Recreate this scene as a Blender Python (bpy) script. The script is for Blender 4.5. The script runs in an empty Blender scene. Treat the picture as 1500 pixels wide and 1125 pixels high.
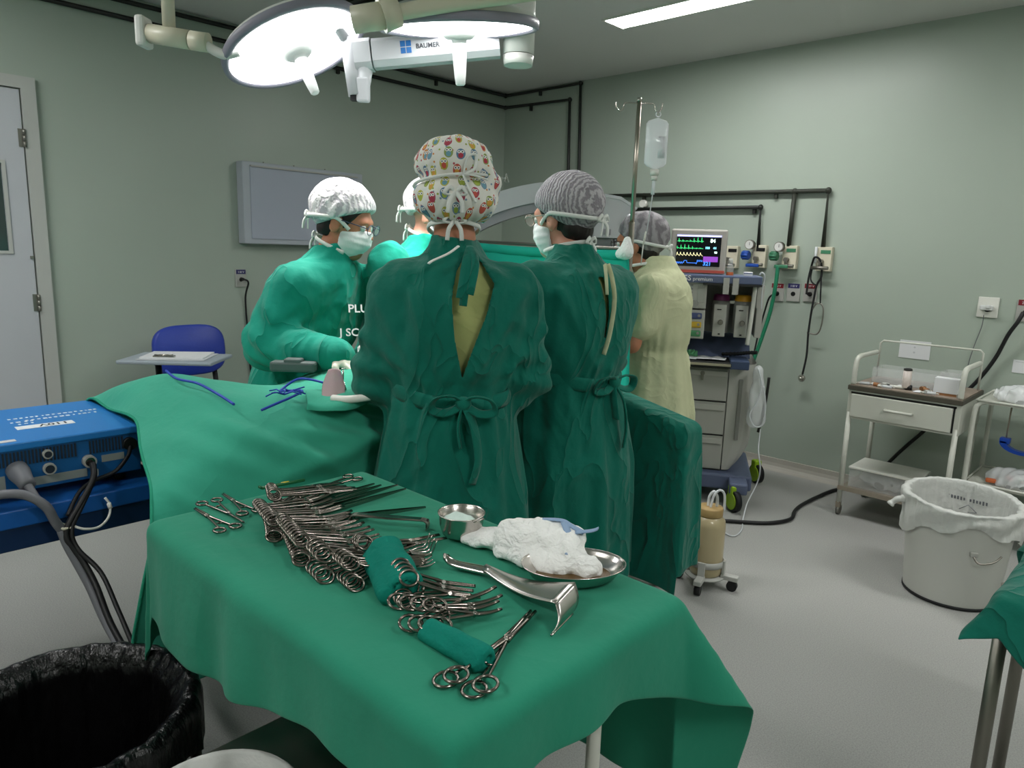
import bpy, bmesh, math, random
import numpy as np
from mathutils import Vector, Matrix
PI = math.pi
SC = bpy.context.scene
COL = SC.collection

# ------------------------------------------------------------------ camera
CAM_H = 1.42
FPX, YAW, PITCH, ROLL = 1049.4, 0.755765, 0.185, 0.03253
_f = Vector((-math.sin(YAW)*math.cos(PITCH), math.cos(YAW)*math.cos(PITCH), -math.sin(PITCH)))
_r = Vector((math.cos(YAW), math.sin(YAW), 0)); _u = _r.cross(_f)
_R = math.cos(ROLL)*_r + math.sin(ROLL)*_u; _U = -math.sin(ROLL)*_r + math.cos(ROLL)*_u
cd = bpy.data.cameras.new('camera'); cam = bpy.data.objects.new('camera', cd); COL.objects.link(cam)
cd.sensor_fit = 'HORIZONTAL'; cd.sensor_width = 36; cd.lens = 36*FPX/1500; cd.clip_start = .02
cam.matrix_world = Matrix(((_R.x, _U.x, -_f.x, 0), (_R.y, _U.y, -_f.y, 0), (_R.z, _U.z, -_f.z, CAM_H), (0, 0, 0, 1)))
SC.camera = cam

# ------------------------------------------------------------------ world and exposure
W = bpy.data.worlds.new('world'); SC.world = W; W.use_nodes = True
W.node_tree.nodes['Background'].inputs[0].default_value = (.5, .5, .5, 1)
W.node_tree.nodes['Background'].inputs[1].default_value = .05
SC.view_settings.view_transform = 'Standard'; SC.view_settings.look = 'None'
SC.view_settings.gamma = 1; SC.view_settings.use_curve_mapping = False
SC.view_settings.exposure = 0.72
STRIP_E = 29.0
LAMP_E = 3.2        # surgical lamp faces
LAMP_SPOT = 48.0    # watts of each surgical lamp beam

# ------------------------------------------------------------------ materials
MATS = {}
def srgb(h):
    h = h.lstrip('#'); c = [int(h[i:i+2], 16)/255 for i in (0, 2, 4)]
    return tuple((x/12.92 if x <= .04045 else ((x+.055)/1.055)**2.4) for x in c)
def mat(name, col, rough=.5, metal=0, bump=0, bscale=40, var=0, vscale=6, spec=.5, trans=0, emis=None, estr=0, alpha=1, sheen=0, sub=0, coat=0, stretch=None, ior=1.45, bdist=.01):
    m = bpy.data.materials.new(name); m.use_nodes = True; nt = m.node_tree; b = nt.nodes['Principled BSDF']
    c = srgb(col) if isinstance(col, str) else col
    b.inputs['Base Color'].default_value = (*c, 1); b.inputs['Roughness'].default_value = rough
    b.inputs['Metallic'].default_value = metal; b.inputs['Specular IOR Level'].default_value = spec
    b.inputs['Transmission Weight'].default_value = trans; b.inputs['Alpha'].default_value = alpha
    b.inputs['Sheen Weight'].default_value = sheen; b.inputs['Subsurface Weight'].default_value = sub
    b.inputs['Coat Weight'].default_value = coat; b.inputs['IOR'].default_value = ior
    if sub: b.inputs['Subsurface Radius'].default_value = (.012, .005, .003)
    if emis:
        b.inputs['Emission Color'].default_value = (*srgb(emis), 1); b.inputs['Emission Strength'].default_value = estr
    vec = None
    if bump or var:
        tc = nt.nodes.new('ShaderNodeTexCoord'); mp = nt.nodes.new('ShaderNodeMapping')
        nt.links.new(tc.outputs['Object'], mp.inputs[0]); vec = mp.outputs[0]
        if stretch: mp.inputs['Scale'].default_value = stretch
    if var:
        n = nt.nodes.new('ShaderNodeTexNoise'); n.inputs['Scale'].default_value = vscale; n.inputs['Detail'].default_value = 5
        nt.links.new(vec, n.inputs['Vector'])
        mr = nt.nodes.new('ShaderNodeMapRange'); mr.inputs['To Min'].default_value = 1-var; mr.inputs['To Max'].default_value = 1+var
        mr.inputs['From Min'].default_value = .25; mr.inputs['From Max'].default_value = .75
        nt.links.new(n.outputs[0], mr.inputs[0])
        mx = nt.nodes.new('ShaderNodeVectorMath'); mx.operation = 'SCALE'; mx.inputs[0].default_value = c
        nt.links.new(mr.outputs[0], mx.inputs['Scale']); nt.links.new(mx.outputs[0], b.inputs['Base Color'])
    if bump:
        n = nt.nodes.new('ShaderNodeTexNoise'); n.inputs['Scale'].default_value = bscale; n.inputs['Detail'].default_value = 6
        nt.links.new(vec, n.inputs['Vector'])
        bp = nt.nodes.new('ShaderNodeBump'); bp.inputs['Strength'].default_value = bump; bp.inputs['Distance'].default_value = bdist
        nt.links.new(n.outputs[0], bp.inputs['Height']); nt.links.new(bp.outputs[0], b.inputs['Normal'])
    MATS[name] = m; return m
mat('wall', '#a4afa3', .36, bump=.12, bscale=9, var=.03, vscale=1.5, spec=.45)
mat('ceiling', '#d2d2ce', .7)
mat('trim_grey', '#a9a59c', .6)
mat('door', '#b8bbc0', .5, var=.02)
mat('door_frame', '#b3b5b0', .5)
mat('hinge', '#85847c', .4, metal=.7)
mat('box_white', '#aab0b8', .45); mat('box_panel', '#a7adbb', .5)
mat('pipe_dark', '#30332b', .5); mat('pipe_black', '#1d201d', .5)
mat('plastic_white', '#dcdcd4', .4); mat('plastic_cream', '#cfc9b4', .45); mat('plate_grey', '#a8a8a2', .45)
mat('label_red', '#7a1c28', .5); mat('label_blue', '#2c2a5e', .5); mat('black', '#0e0e0e', .45); mat('rubber', '#17181a', .6)
mat('white_ink', '#e8e8e8', .6); mat('dark_ink', '#1c1c22', .6)
mat('steel', '#c4beb8', .16, metal=1); mat('steel_dark', '#8a827b', .18, metal=1); mat('steel_tray', '#c3beb8', .25, metal=1); mat('steel_dull', '#8f8b83', .42, metal=1)
mat('steel_pole', '#b0a79a', .3, metal=1)
mat('gown', '#066858', .85, bump=.35, bscale=55, var=.1, vscale=5, spec=.25, sheen=.12, bdist=.006)
mat('gown_light', '#0e8f7a', .85, bump=.35, bscale=45, var=.08, vscale=5, spec=.25, sheen=.12, bdist=.006)
mat('drape', '#3a9f85', .88, bump=.35, bscale=38, var=.07, vscale=5, spec=.2, sheen=.1, bdist=.006)
mat('table_drape', '#27866b', .88, bump=.3, bscale=35, var=.08, vscale=5, spec=.2, sheen=.1, bdist=.006)
mat('towel', '#0d7a6a', .9, bump=.5, bscale=120, var=.1, spec=.2, bdist=.004)
mat('screen_drape', '#1fa08c', .85, bump=.25, bscale=30, var=.05, spec=.2, bdist=.006)
mat('hem', '#2c9275', .9, bump=.6, bscale=160, spec=.2, bdist=.004)
mat('scrub_yellow', '#b3b878', .9, bump=.3, bscale=40, var=.06, spec=.2, bdist=.005)
mat('scrub_pale', '#c9cba6', .9, bump=.3, bscale=40, var=.05, spec=.2, bdist=.005)
mat('skin', '#b5795c', .5, bump=.08, bscale=200, var=.05, sub=.08, bdist=.002)
mat('skin_light', '#cf957f', .5, bump=.08, bscale=200, var=.05, sub=.08, bdist=.002)
mat('hair', '#1a120f', .5, bump=.8, bscale=90, stretch=(1, 1, .15), bdist=.004)
mat('mask', '#e4e6e6', .85, bump=.3, bscale=70, bdist=.004); mat('tie', '#dfe1dc', .8)
mat('glass', '#ffffff', .03, trans=1, ior=1.2); mat('glasses_frame', '#2b3550', .4); mat('frame_dark', '#241a18', .4)
mat('glove', '#e0dccb', .5)
mat('gauze', '#f6f6f3', .95, bump=.9, bscale=130, var=.03, spec=.1, bdist=.004); mat('gauze_stripe', '#8ea6c4', .9)
mat('cotton', '#d7eae2', .95, bump=.7, bscale=90, spec=.1)
mat('saline', '#8a6a3c', .15, trans=.6)
mat('lamp_shell', '#d9d9d3', .35); mat('lamp_bezel', '#8d8b98', .4); mat('lamp_cream', '#d3cfb8', .35); mat('arm_white', '#c2c4c7', .4)
mat('arm_link', '#b9bbbe', .4)
mat('logo_blue', '#1f6ab0', .4); mat('logo_grey', '#6d7076', .5); mat('logo_dark', '#3a3c42', .6)
mat('lamp_face', '#ffffff', .4, emis='#ffffff', estr=LAMP_E)
mat('lamp_handle', '#f2f2f0', .35, sub=0)
mat('strip_face', '#ffffff', .4, emis='#fafaf8', estr=STRIP_E)
mat('blue_machine', '#2478c0', .38, var=.03); mat('blue_front', '#135a94', .45, var=.06); mat('blue_cart', '#1a5ca8', .4); mat('blue_dark', '#0d2d55', .5)
mat('vent_dark', '#1a2430', .6); mat('metal_label', '#8d948f', .5)
mat('sticker', '#dfe3e6', .5); mat('cable_grey', '#6a6b70', .5); mat('cable_black', '#141416', .5)
mat('chair_blue', '#2a3fa0', .45, bump=.1, bscale=80); mat('chair_tablet', '#9aa3ac', .4); mat('paper', '#d9dadc', .7); mat('paper_grey', '#bfc1c4', .7)
mat('liner_black', '#0a0a0b', .28, bump=1.0, bscale=22, stretch=(1, 1, .35), spec=.5, bdist=.02)
mat('bin_black', '#121315', .45)
mat('bin_white', '#c4c4be', .45); mat('liner_white', '#c9cac6', .4, bump=.5, bscale=25, spec=.5, bdist=.015)
mat('cart_white', '#c6c7bd', .42, var=.03); mat('cart_edge', '#4a463c', .5); mat('cart_steel', '#a59a8c', .35, metal=.6)
mat('acrylic', '#ffffff', .08, trans=1, ior=1.15); mat('clear_plastic', '#eef0f0', .10, alpha=.20)
mat('bag_plastic', '#eceef0', .15, alpha=.55); mat('iv_bag', '#f6f9fc', .08, alpha=.6); mat('iv_label', '#d8dade', .5)
mat('tube_clear', '#dfe3e6', .2, alpha=.75)
mat('an_body', '#a9a9a2', .45); mat('an_panel', '#b2b2ab', .45); mat('an_grey', '#8f8f8a', .5); mat('an_blue', '#5a6480', .4); mat('an_blue_dark', '#3b4a68', .45)
mat('an_dark', '#20211f', .6); mat('an_steel', '#b9b29c', .35, metal=.5)
mat('vap_purple', '#6e2a5c', .4); mat('vap_yellow', '#d79a24', .4); mat('panel_yellow', '#c9a93a', .45); mat('panel_green', '#4f8f62', .45); mat('panel_blue', '#4a5580', .45)
mat('caster_green', '#93b81e', .4); mat('monitor_shell', '#b3aea8', .45); mat('monitor_red', '#c4584a', .45)
mat('screen_black', '#05060a', .2, emis='#04050c', estr=.4)
def glow(name, col, s=1.2): return mat(name, col, .5, emis=col, estr=s)
glow('wave_green', '#38c070', 1.1); glow('wave_yellow', '#d8d0a0', 1.0); glow('wave_blue', '#3a78e0', 1.2); glow('digit_white', '#d8fff0', 1.1); glow('digit_cyan', '#80d8f0', 1.0)
glow('digit_purple', '#7a3aa0', .8); glow('bar_lilac', '#b8b8f0', .9); glow('lcd_white', '#dfe8ff', .9); glow('lcd_blue', '#3050d0', .9); glow('lcd_green', '#80d8a0', .8)
mat('valve_blue', '#1e4aa0', .45); mat('valve_green', '#3d7a5a', .45); mat('gauge_white', '#d6d6d2', .3); mat('hose_green', '#1f7a58', .45)
mat('jar_body', '#b8a985', .3, alpha=.96, coat=.3); mat('jar_lid', '#a58a5a', .55); mat('jar_cart', '#b9b9b4', .45)
mat('plug_white', '#d2d4d2', .45); mat('clamp_blue', '#1c4fc0', .35); mat('orange', '#c8683a', .5); mat('green_stick', '#155e33', .4); mat('yellow', '#c9b524', .4)
mat('pouch', '#c9a7ac', .25, alpha=.75); mat('cord_blue', '#1c3fae', .45); mat('pen_white', '#e6e4dc', .35); mat('block_grey', '#55605e', .6)
mat('carm', '#b9babd', .45); mat('carm_edge', '#8f8f93', .45); mat('carm_dark', '#707274', .5)
mat('shoe_green', '#1a7a5c', .6); mat('shoe', '#d8d8d4', .6)
mat('wood', '#9a6b45', .6)

def creases(name, scale, dist, strength=.6, stretch=(1, 1, 1), sharp=.8):
    """wrinkles of the cloth: ridged noise as relief, added to the weave"""
    nt = MATS[name].node_tree; b = nt.nodes['Principled BSDF']; old = b.inputs['Normal'].links[0].from_socket if b.inputs['Normal'].links else None
    tc = nt.nodes.new('ShaderNodeTexCoord'); mp = nt.nodes.new('ShaderNodeMapping'); mp.inputs['Scale'].default_value = stretch; nt.links.new(tc.outputs['Object'], mp.inputs[0])
    n = nt.nodes.new('ShaderNodeTexNoise'); n.inputs['Scale'].default_value = scale; n.inputs['Detail'].default_value = 2.5; n.inputs['Distortion'].default_value = .7; nt.links.new(mp.outputs[0], n.inputs['Vector'])
    a = nt.nodes.new('ShaderNodeMath'); a.operation = 'SUBTRACT'; a.inputs[1].default_value = .5; nt.links.new(n.outputs[0], a.inputs[0])
    c = nt.nodes.new('ShaderNodeMath'); c.operation = 'ABSOLUTE'; nt.links.new(a.outputs[0], c.inputs[0])
    d = nt.nodes.new('ShaderNodeMath'); d.operation = 'POWER'; d.inputs[1].default_value = sharp; nt.links.new(c.outputs[0], d.inputs[0])
    bp = nt.nodes.new('ShaderNodeBump'); bp.inputs['Strength'].default_value = strength; bp.inputs['Distance'].default_value = dist; bp.invert = True; nt.links.new(d.outputs[0], bp.inputs['Height'])
    if old is not None: nt.links.new(old, bp.inputs['Normal'])
    nt.links.new(bp.outputs[0], b.inputs['Normal'])
for nm in ('gown', 'gown_light'): creases(nm, 5.5, .045, .75, (1, 1, .6), .6)
creases('scrub_pale', 6, .03, .6); creases('scrub_yellow', 7, .03, .6)
creases('drape', 2.6, .03, .32); creases('table_drape', 2.4, .02, .30); creases('screen_drape', 3, .03, .5, (1, 1, .5)); creases('towel', 14, .012, .5); creases('gauze', 30, .012, .8)
# ------------------------------------------------------------------ helpers
def M(m): return MATS[m] if isinstance(m, str) else m
def link(me, name, parent=None, m=None, smooth=True):
    o = bpy.data.objects.new(name, me); COL.objects.link(o)
    if m is not None:
        me.materials.clear(); me.materials.append(M(m))
    if parent is not None: o.parent = parent
    return o
def T_of(o):
    return Matrix.Translation(o.location) @ o.rotation_euler.to_matrix().to_4x4()
def thing(name, label, cat, loc=(0, 0, 0), rz=0, group=None):
    o = bpy.data.objects.new(name, None); COL.objects.link(o); o.empty_display_size = .05
    o.location = loc; o.rotation_euler = (0, 0, rz); o['label'] = label; o['category'] = cat
    if group: o['group'] = group
    return o
def tag(o, label, cat, group=None):
    o['label'] = label; o['category'] = cat
    if group: o['group'] = group
    return o
def struct(o): o['kind'] = 'structure'; return o
def fast_mesh(name, V, Fq, smooth=True):
    V = np.asarray(V, np.float32); Fq = np.asarray(Fq, np.int32); me = bpy.data.meshes.new(name)
    me.vertices.add(len(V)); me.vertices.foreach_set('co', V.ravel())
    n, k = Fq.shape; me.loops.add(n*k); me.loops.foreach_set('vertex_index', Fq.ravel())
    me.polygons.add(n); me.polygons.foreach_set('loop_start', np.arange(0, n*k, k, dtype=np.int32))
    try: me.polygons.foreach_set('loop_total', np.full(n, k, np.int32))
    except Exception: pass
    me.polygons.foreach_set('use_smooth', np.full(n, smooth, bool))
    me.update(calc_edges=True); me.validate(); return me
def tolocal(V, parent):
    """world points to the parent's frame"""
    T = np.array(T_of(parent).inverted()); V = np.asarray(V, float)
    return V @ T[:3, :3].T + T[:3, 3]
class MB:
    """collects shapes into one bmesh"""
    def __init__(s): s.v = []; s.f = []; s.sm = []
    def add(s, vs, fs, smooth=False, T=None):
        b = len(s.v)
        for p in vs:
            p = Vector(p)
            s.v.append(tuple(T @ p) if T is not None else tuple(p))
        for f in fs: s.f.append(tuple(b+i for i in f)); s.sm.append(smooth)
        return s
    def box(s, c, d, rz=0, bev=0, T=None):
        x, y, z = [q/2 for q in d]
        R = Matrix.Translation(c) @ Matrix.Rotation(rz, 4, 'Z')
        if T is not None: R = T @ R
        if not bev:
            vs = [(i*x, j*y, k*z) for k in (-1, 1) for j in (-1, 1) for i in (-1, 1)]
            s.add(vs, [(0, 2, 3, 1), (4, 5, 7, 6), (0, 1, 5, 4), (2, 6, 7, 3), (0, 4, 6, 2), (1, 3, 7, 5)], False, R)
        else:
            bm = bmesh.new(); bmesh.ops.create_cube(bm, size=1)
            bmesh.ops.scale(bm, vec=d, verts=bm.verts)
            bmesh.ops.bevel(bm, geom=bm.edges[:], offset=bev, segments=2, affect='EDGES', profile=.5)
            bm.verts.index_update()
            s.add([v.co.copy() for v in bm.verts], [[v.index for v in f.verts] for f in bm.faces], False, R); bm.free()
        return s
    def b2(s, a, b, bev=0, T=None):
        return s.box([(a[i]+b[i])/2 for i in range(3)], [abs(a[i]-b[i]) for i in range(3)], 0, bev, T)
    def tube(s, path, r, n=8, caps=True, closed=False, T=None, sy=1):
        P = [Vector(p) for p in path]; k = len(P)
        rs = r if isinstance(r, (list, tuple)) else [r]*k
        vs = []; up = None
        for i in range(k):
            if closed: d = P[(i+1) % k]-P[i-1]
            else: d = P[min(i+1, k-1)]-P[max(i-1, 0)]
            d.normalize()
            if up is None:
                up = Vector((0, 0, 1)) if abs(d.z) < .9 else Vector((1, 0, 0))
            a = d.cross(up)
            if a.length < 1e-6: a = d.orthogonal()
            a.normalize(); b = a.cross(d).normalized(); up = b
            for j in range(n):
                t = 2*PI*j/n; vs.append(P[i]+a*math.cos(t)*rs[i]+b*math.sin(t)*rs[i]*sy)
        fs = []
        for i in range(k if closed else k-1):
            q = (i+1) % k
            for j in range(n): fs.append((i*n+j, i*n+(j+1) % n, q*n+(j+1) % n, q*n+j))
        if caps and not closed:
            fs.append(tuple(range(n))[::-1]); fs.append(tuple((k-1)*n+j for j in range(n)))
        return s.add(vs, fs, True, T)
    def cyl(s, a, b, r, r2=None, n=20, T=None):
        a = Vector(a); b = Vector(b); d = (b-a).normalized(); u = d.orthogonal().normalized(); w = d.cross(u)
        r2 = r if r2 is None else r2; vs = []
        for p, q in ((a, r), (b, r2)):
            for j in range(n): t = 2*PI*j/n; vs.append(p+(u*math.cos(t)+w*math.sin(t))*q)
        bo = len(s.v); s.add(vs, [(j, (j+1) % n, n+(j+1) % n, n+j) for j in range(n)], True, T)
        s.f.append(tuple(bo+j for j in range(n))[::-1]); s.sm.append(False)
        s.f.append(tuple(bo+n+j for j in range(n))); s.sm.append(False); return s
    def lathe(s, prof, c=(0, 0, 0), n=28, T=None, sx=1, sy=1):
        vs = []; k = len(prof)
        for r, z in prof:
            for j in range(n): t = 2*PI*j/n; vs.append((c[0]+r*math.cos(t)*sx, c[1]+r*math.sin(t)*sy, c[2]+z))
        fs = [(i*n+j, i*n+(j+1) % n, (i+1)*n+(j+1) % n, (i+1)*n+j) for i in range(k-1) for j in range(n)]
        return s.add(vs, fs, True, T)
    def torus(s, c, R, r, n=20, m=8, T=None, ax=None):
        path = [(R*math.cos(2*PI*i/n), R*math.sin(2*PI*i/n), 0) for i in range(n)]
        TT = Matrix.Translation(c)
        if ax is not None: TT = TT @ Vector((0, 0, 1)).rotation_difference(Vector(ax)).to_matrix().to_4x4()
        if T is not None: TT = T @ TT
        return s.tube(path, r, m, closed=True, T=TT)
    def prism(s, poly, z0, z1, T=None):
        n = len(poly); vs = [(p[0], p[1], z0) for p in poly]+[(p[0], p[1], z1) for p in poly]
        fs = [tuple(range(n))[::-1], tuple(range(n, 2*n))]+[(i, (i+1) % n, n+(i+1) % n, n+i) for i in range(n)]
        return s.add(vs, fs, False, T)
    def sph(s, c, r, n=12, m=8, T=None):
        rr = r if isinstance(r, (tuple, list)) else (r, r, r); vs = []; fs = []
        for i in range(m+1):
            a = PI*i/m
            for j in range(n):
                b = 2*PI*j/n; vs.append((c[0]+rr[0]*math.sin(a)*math.cos(b), c[1]+rr[1]*math.sin(a)*math.sin(b), c[2]-rr[2]*math.cos(a)))
        for i in range(m):
            for j in range(n): fs.append((i*n+j, i*n+(j+1) % n, (i+1)*n+(j+1) % n, (i+1)*n+j))
        return s.add(vs, fs, True, T)
    def grid(s, fn, nu, nv, T=None, closed_u=False):
        vs = [fn(i/(nu if closed_u else nu-1), j/(nv-1)) for i in range(nu) for j in range(nv)]; fs = []
        for i in range(nu if closed_u else nu-1):
            q = (i+1) % nu
            for j in range(nv-1): fs.append((i*nv+j, q*nv+j, q*nv+j+1, i*nv+j+1))
        return s.add(vs, fs, True, T)
    def mesh(s, name):
        me = bpy.data.meshes.new(name); me.from_pydata(s.v, [], s.f)
        me.polygons.foreach_set('use_smooth', s.sm); me.update()
        bm = bmesh.new(); bm.from_mesh(me); bmesh.ops.remove_doubles(bm, verts=bm.verts, dist=1e-6)
        bmesh.ops.recalc_face_normals(bm, faces=bm.faces); bm.to_mesh(me); bm.free(); return me
    def build(s, name, m, parent=None, world=False, solid=0, sub=0):
        if world and parent is not None:
            s.v = [tuple(q) for q in tolocal(np.array([tuple(v) for v in s.v]), parent)]
        o = link(s.mesh(name), name, parent, m)
        if solid: md = o.modifiers.new('solid', 'SOLIDIFY'); md.thickness = solid; md.offset = -1
        if sub: md = o.modifiers.new('sub', 'SUBSURF'); md.levels = sub; md.render_levels = sub
        return o
def cm(pts, n=10, closed=False):
    """Catmull-Rom through points"""
    P = [Vector(p) for p in pts]; out = []; k = len(P)
    for i in range(k if closed else k-1):
        if closed: a, b, c, d = P[i-1], P[i], P[(i+1) % k], P[(i+2) % k]
        else: a, b, c, d = P[max(i-1, 0)], P[i], P[i+1], P[min(i+2, k-1)]
        for j in range(n):
            t = j/n; out.append(.5*((2*b)+(c-a)*t+(2*a-5*b+4*c-d)*t*t+(3*b-a-3*c+d)*t**3))
    if not closed: out.append(P[-1])
    return out
def text_obj(name, txt, size, m, T, parent=None, extrude=.0004, align='LEFT', bold=0):
    cu = bpy.data.curves.new(name, 'FONT'); cu.body = txt; cu.size = size; cu.extrude = extrude; cu.align_x = align; cu.resolution_u = 3; cu.offset = bold
    t = bpy.data.objects.new(name, cu); COL.objects.link(t)
    bpy.context.view_layer.update()
    me = bpy.data.meshes.new_from_object(t.evaluated_get(bpy.context.evaluated_depsgraph_get()))
    bpy.data.objects.remove(t); bpy.data.curves.remove(cu)
    me.transform(T); o = link(me, name, parent, m); return o
def frame(o, x, y):
    """4x4 from origin, x axis and y axis"""
    x = Vector(x).normalized(); y = Vector(y); y = (y-x*y.dot(x)).normalized(); z = x.cross(y)
    return Matrix(((x.x, y.x, z.x, o[0]), (x.y, y.y, z.y, o[1]), (x.z, y.z, z.z, o[2]), (0, 0, 0, 1)))
def copy_tree(o, parent=None):
    c = o.copy(); COL.objects.link(c); c.parent = parent
    for ch in [q for q in o.children]: copy_tree(ch, c)
    return c

# ---- signed distance modelling (surface nets on a rectilinear grid)
def surf_nets(F, xs, ys, zs):
    S = F < 0; nx, ny, nz = F.shape
    cnt = np.zeros((nx-1, ny-1, nz-1), np.int8)
    for a in (0, 1):
        for b in (0, 1):
            for c in (0, 1): cnt += S[a:nx-1+a, b:ny-1+b, c:nz-1+c]
    act = (cnt > 0) & (cnt < 8); I, J, K = np.nonzero(act); n = len(I)
    idx = np.full(act.shape, -1, np.int32); idx[I, J, K] = np.arange(n)
    cor = {(a, b, c): F[I+a, J+b, K+c] for a in (0, 1) for b in (0, 1) for c in (0, 1)}
    acc = np.zeros((n, 3)); num = np.zeros(n)
    C8 = list(cor)
    for p in C8:
        for ax in range(3):
            if p[ax]: continue
            q = list(p); q[ax] = 1; q = tuple(q); f0, f1 = cor[p], cor[q]
            m = (f0 < 0) != (f1 < 0); t = np.where(m, f0/np.where(m, f0-f1, 1), 0)
            pt = np.zeros((n, 3)); pt[:] = p; pt[:, ax] += t
            acc += pt*m[:, None]; num += m
    acc /= num[:, None]
    V = np.stack([xs[I]+acc[:, 0]*(xs[I+1]-xs[I]), ys[J]+acc[:, 1]*(ys[J+1]-ys[J]), zs[K]+acc[:, 2]*(zs[K+1]-zs[K])], 1)
    Q = []
    def quads(m, off):
        i, j, k = np.nonzero(m); return i, j, k
    d = S[:-1] != S[1:]; d[:, 0, :] = d[:, -1, :] = False; d[:, :, 0] = d[:, :, -1] = False
    i, j, k = np.nonzero(d); q = np.stack([idx[i, j-1, k-1], idx[i, j, k-1], idx[i, j, k], idx[i, j-1, k]], 1)
    fl = ~S[i, j, k]; q[fl] = q[fl][:, ::-1]; Q.append(q)
    d = S[:, :-1] != S[:, 1:]; d[0] = d[-1] = False; d[:, :, 0] = d[:, :, -1] = False
    i, j, k = np.nonzero(d); q = np.stack([idx[i-1, j, k-1], idx[i-1, j, k], idx[i, j, k], idx[i, j, k-1]], 1)
    fl = ~S[i, j, k]; q[fl] = q[fl][:, ::-1]; Q.append(q)
    d = S[:, :, :-1] != S[:, :, 1:]; d[0] = d[-1] = False; d[:, 0] = d[:, -1] = False
    i, j, k = np.nonzero(d); q = np.stack([idx[i-1, j-1, k], idx[i, j-1, k], idx[i, j, k], idx[i-1, j, k]], 1)
    fl = ~S[i, j, k]; q[fl] = q[fl][:, ::-1]; Q.append(q)
    return V, np.concatenate(Q)
def ax(a, b, h): return np.linspace(a, b, max(3, int(round((b-a)/h))+1)).astype(np.float32)
class G:
    """grid of points for distance functions"""
    def __init__(s, xs, ys, zs):
        s.xs, s.ys, s.zs = xs, ys, zs
        s.X, s.Y, s.Z = xs[:, None, None], ys[None, :, None], zs[None, None, :]
    def cap(s, a, b, ra, rb=None, e=(1, 1, 1)):
        rb = ra if rb is None else rb
        a = np.asarray(a, np.float32); b = np.asarray(b, np.float32); d = b-a; L = max(float(d@d), 1e-9)
        x, y, z = s.X-a[0], s.Y-a[1], s.Z-a[2]
        t = np.clip((x*d[0]+y*d[1]+z*d[2])/L, 0, 1)
        return np.sqrt(((x-t*d[0])/e[0])**2+((y-t*d[1])/e[1])**2+((z-t*d[2])/e[2])**2)-(ra+(rb-ra)*t)
    def ell(s, c, r):
        q = np.sqrt(((s.X-c[0])/r[0])**2+((s.Y-c[1])/r[1])**2+((s.Z-c[2])/r[2])**2)
        return (q-1)*min(r)
    def loft(s, prof, pleat=None, sq=2):
        """prof rows z, rx, ry, cx, cy"""
        p = np.array(sorted(prof), np.float32); z = s.zs
        rx, ry, cx, cy = [np.interp(z, p[:, 0], p[:, k]).astype(np.float32)[None, None, :] for k in (1, 2, 3, 4)]
        dx = s.X-cx; dy = s.Y-cy
        q = np.sqrt((dx/rx)**2+(dy/ry)**2) if sq == 2 else (np.abs(dx/rx)**sq+np.abs(dy/ry)**sq)**(1/sq)
        f = (q-1)*np.minimum(rx, ry)
        if pleat is not None: f = f+pleat(np.arctan2(dy, dx), s.Z)
        return np.maximum(f, np.maximum(p[0, 0]-s.Z, s.Z-p[-1, 0]))
    def wave(s, amp, k, seed, n=4):
        """fold-like ridges, k = spatial frequency per axis"""
        R = np.random.RandomState(seed); out = 0
        for i in range(n):
            d = R.normal(size=3); d /= np.linalg.norm(d); ph = R.uniform(0, 6.28); w = R.uniform(.7, 1.5)
            d2 = R.normal(size=3); d2 /= np.linalg.norm(d2)
            arg = (s.X*d[0]*k[0]+s.Y*d[1]*k[1]+s.Z*d[2]*k[2])*w+ph
            arg = arg+.9*np.sin((s.X*d2[0]*k[0]+s.Y*d2[1]*k[1]+s.Z*d2[2]*k[2])*.8+ph*2)
            out = out+(1-2*np.abs(np.sin(arg)))
        return amp*out/n
    def fold(s, F, a, b, w, h):
        d = s.cap(a, b, 0); return F-h*np.exp(-(d/w)**2)
    def mesh(s, F, name): 
        V, Q = surf_nets(np.broadcast_to(F, (len(s.xs), len(s.ys), len(s.zs))), s.xs, s.ys, s.zs); return V, Q
def smin(a, b, k):
    h = np.clip(.5+.5*(b-a)/k, 0, 1); return b+(a-b)*h-k*h*(1-h)
def smax(a, b, k): return -smin(-a, -b, k)
def sdf_obj(name, g, F, m, parent, smooth=2, cut=None, solid=0, edge=None):
    V, Q = g.mesh(F, name)
    if cut is not None:
        c = V[Q].mean(1); Q = Q[~cut(c)]
        u, inv = np.unique(Q, return_inverse=True); V = V[u]; Q = inv.reshape(-1, 4)
        if edge is not None:      # straighten the cut along the outline (x, z)
            E = np.sort(np.concatenate([Q[:, [0, 1]], Q[:, [1, 2]], Q[:, [2, 3]], Q[:, [3, 0]]]), 1); key = E[:, 0].astype(np.int64)*len(V)+E[:, 1]
            k, n_ = np.unique(key, return_counts=True); bk = k[n_ == 1]; bv = np.unique(np.concatenate([bk//len(V), bk % len(V)]))
            bv = bv[V[bv, 1] < 0]; P = V[bv][:, [0, 2]]; best = np.full(len(bv), 9.); to = P.copy(); po = np.array(edge)
            for a, b in zip(po, np.roll(po, -1, 0)):
                t = np.clip(((P-a)@(b-a))/((b-a)@(b-a)), 0, 1); q = a+t[:, None]*(b-a); d = np.linalg.norm(q-P, axis=1); m_ = d < best; best[m_] = d[m_]; to[m_] = q[m_]
            m_ = best < .03; V[bv[m_], 0] = to[m_, 0]; V[bv[m_], 2] = to[m_, 1]
    o = link(fast_mesh(name, V, Q), name, parent, m)
    if smooth: md = o.modifiers.new('smooth', 'SMOOTH'); md.iterations = smooth; md.factor = .5
    if solid: md = o.modifiers.new('solid', 'SOLIDIFY'); md.thickness = solid; md.offset = -1
    return o
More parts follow.
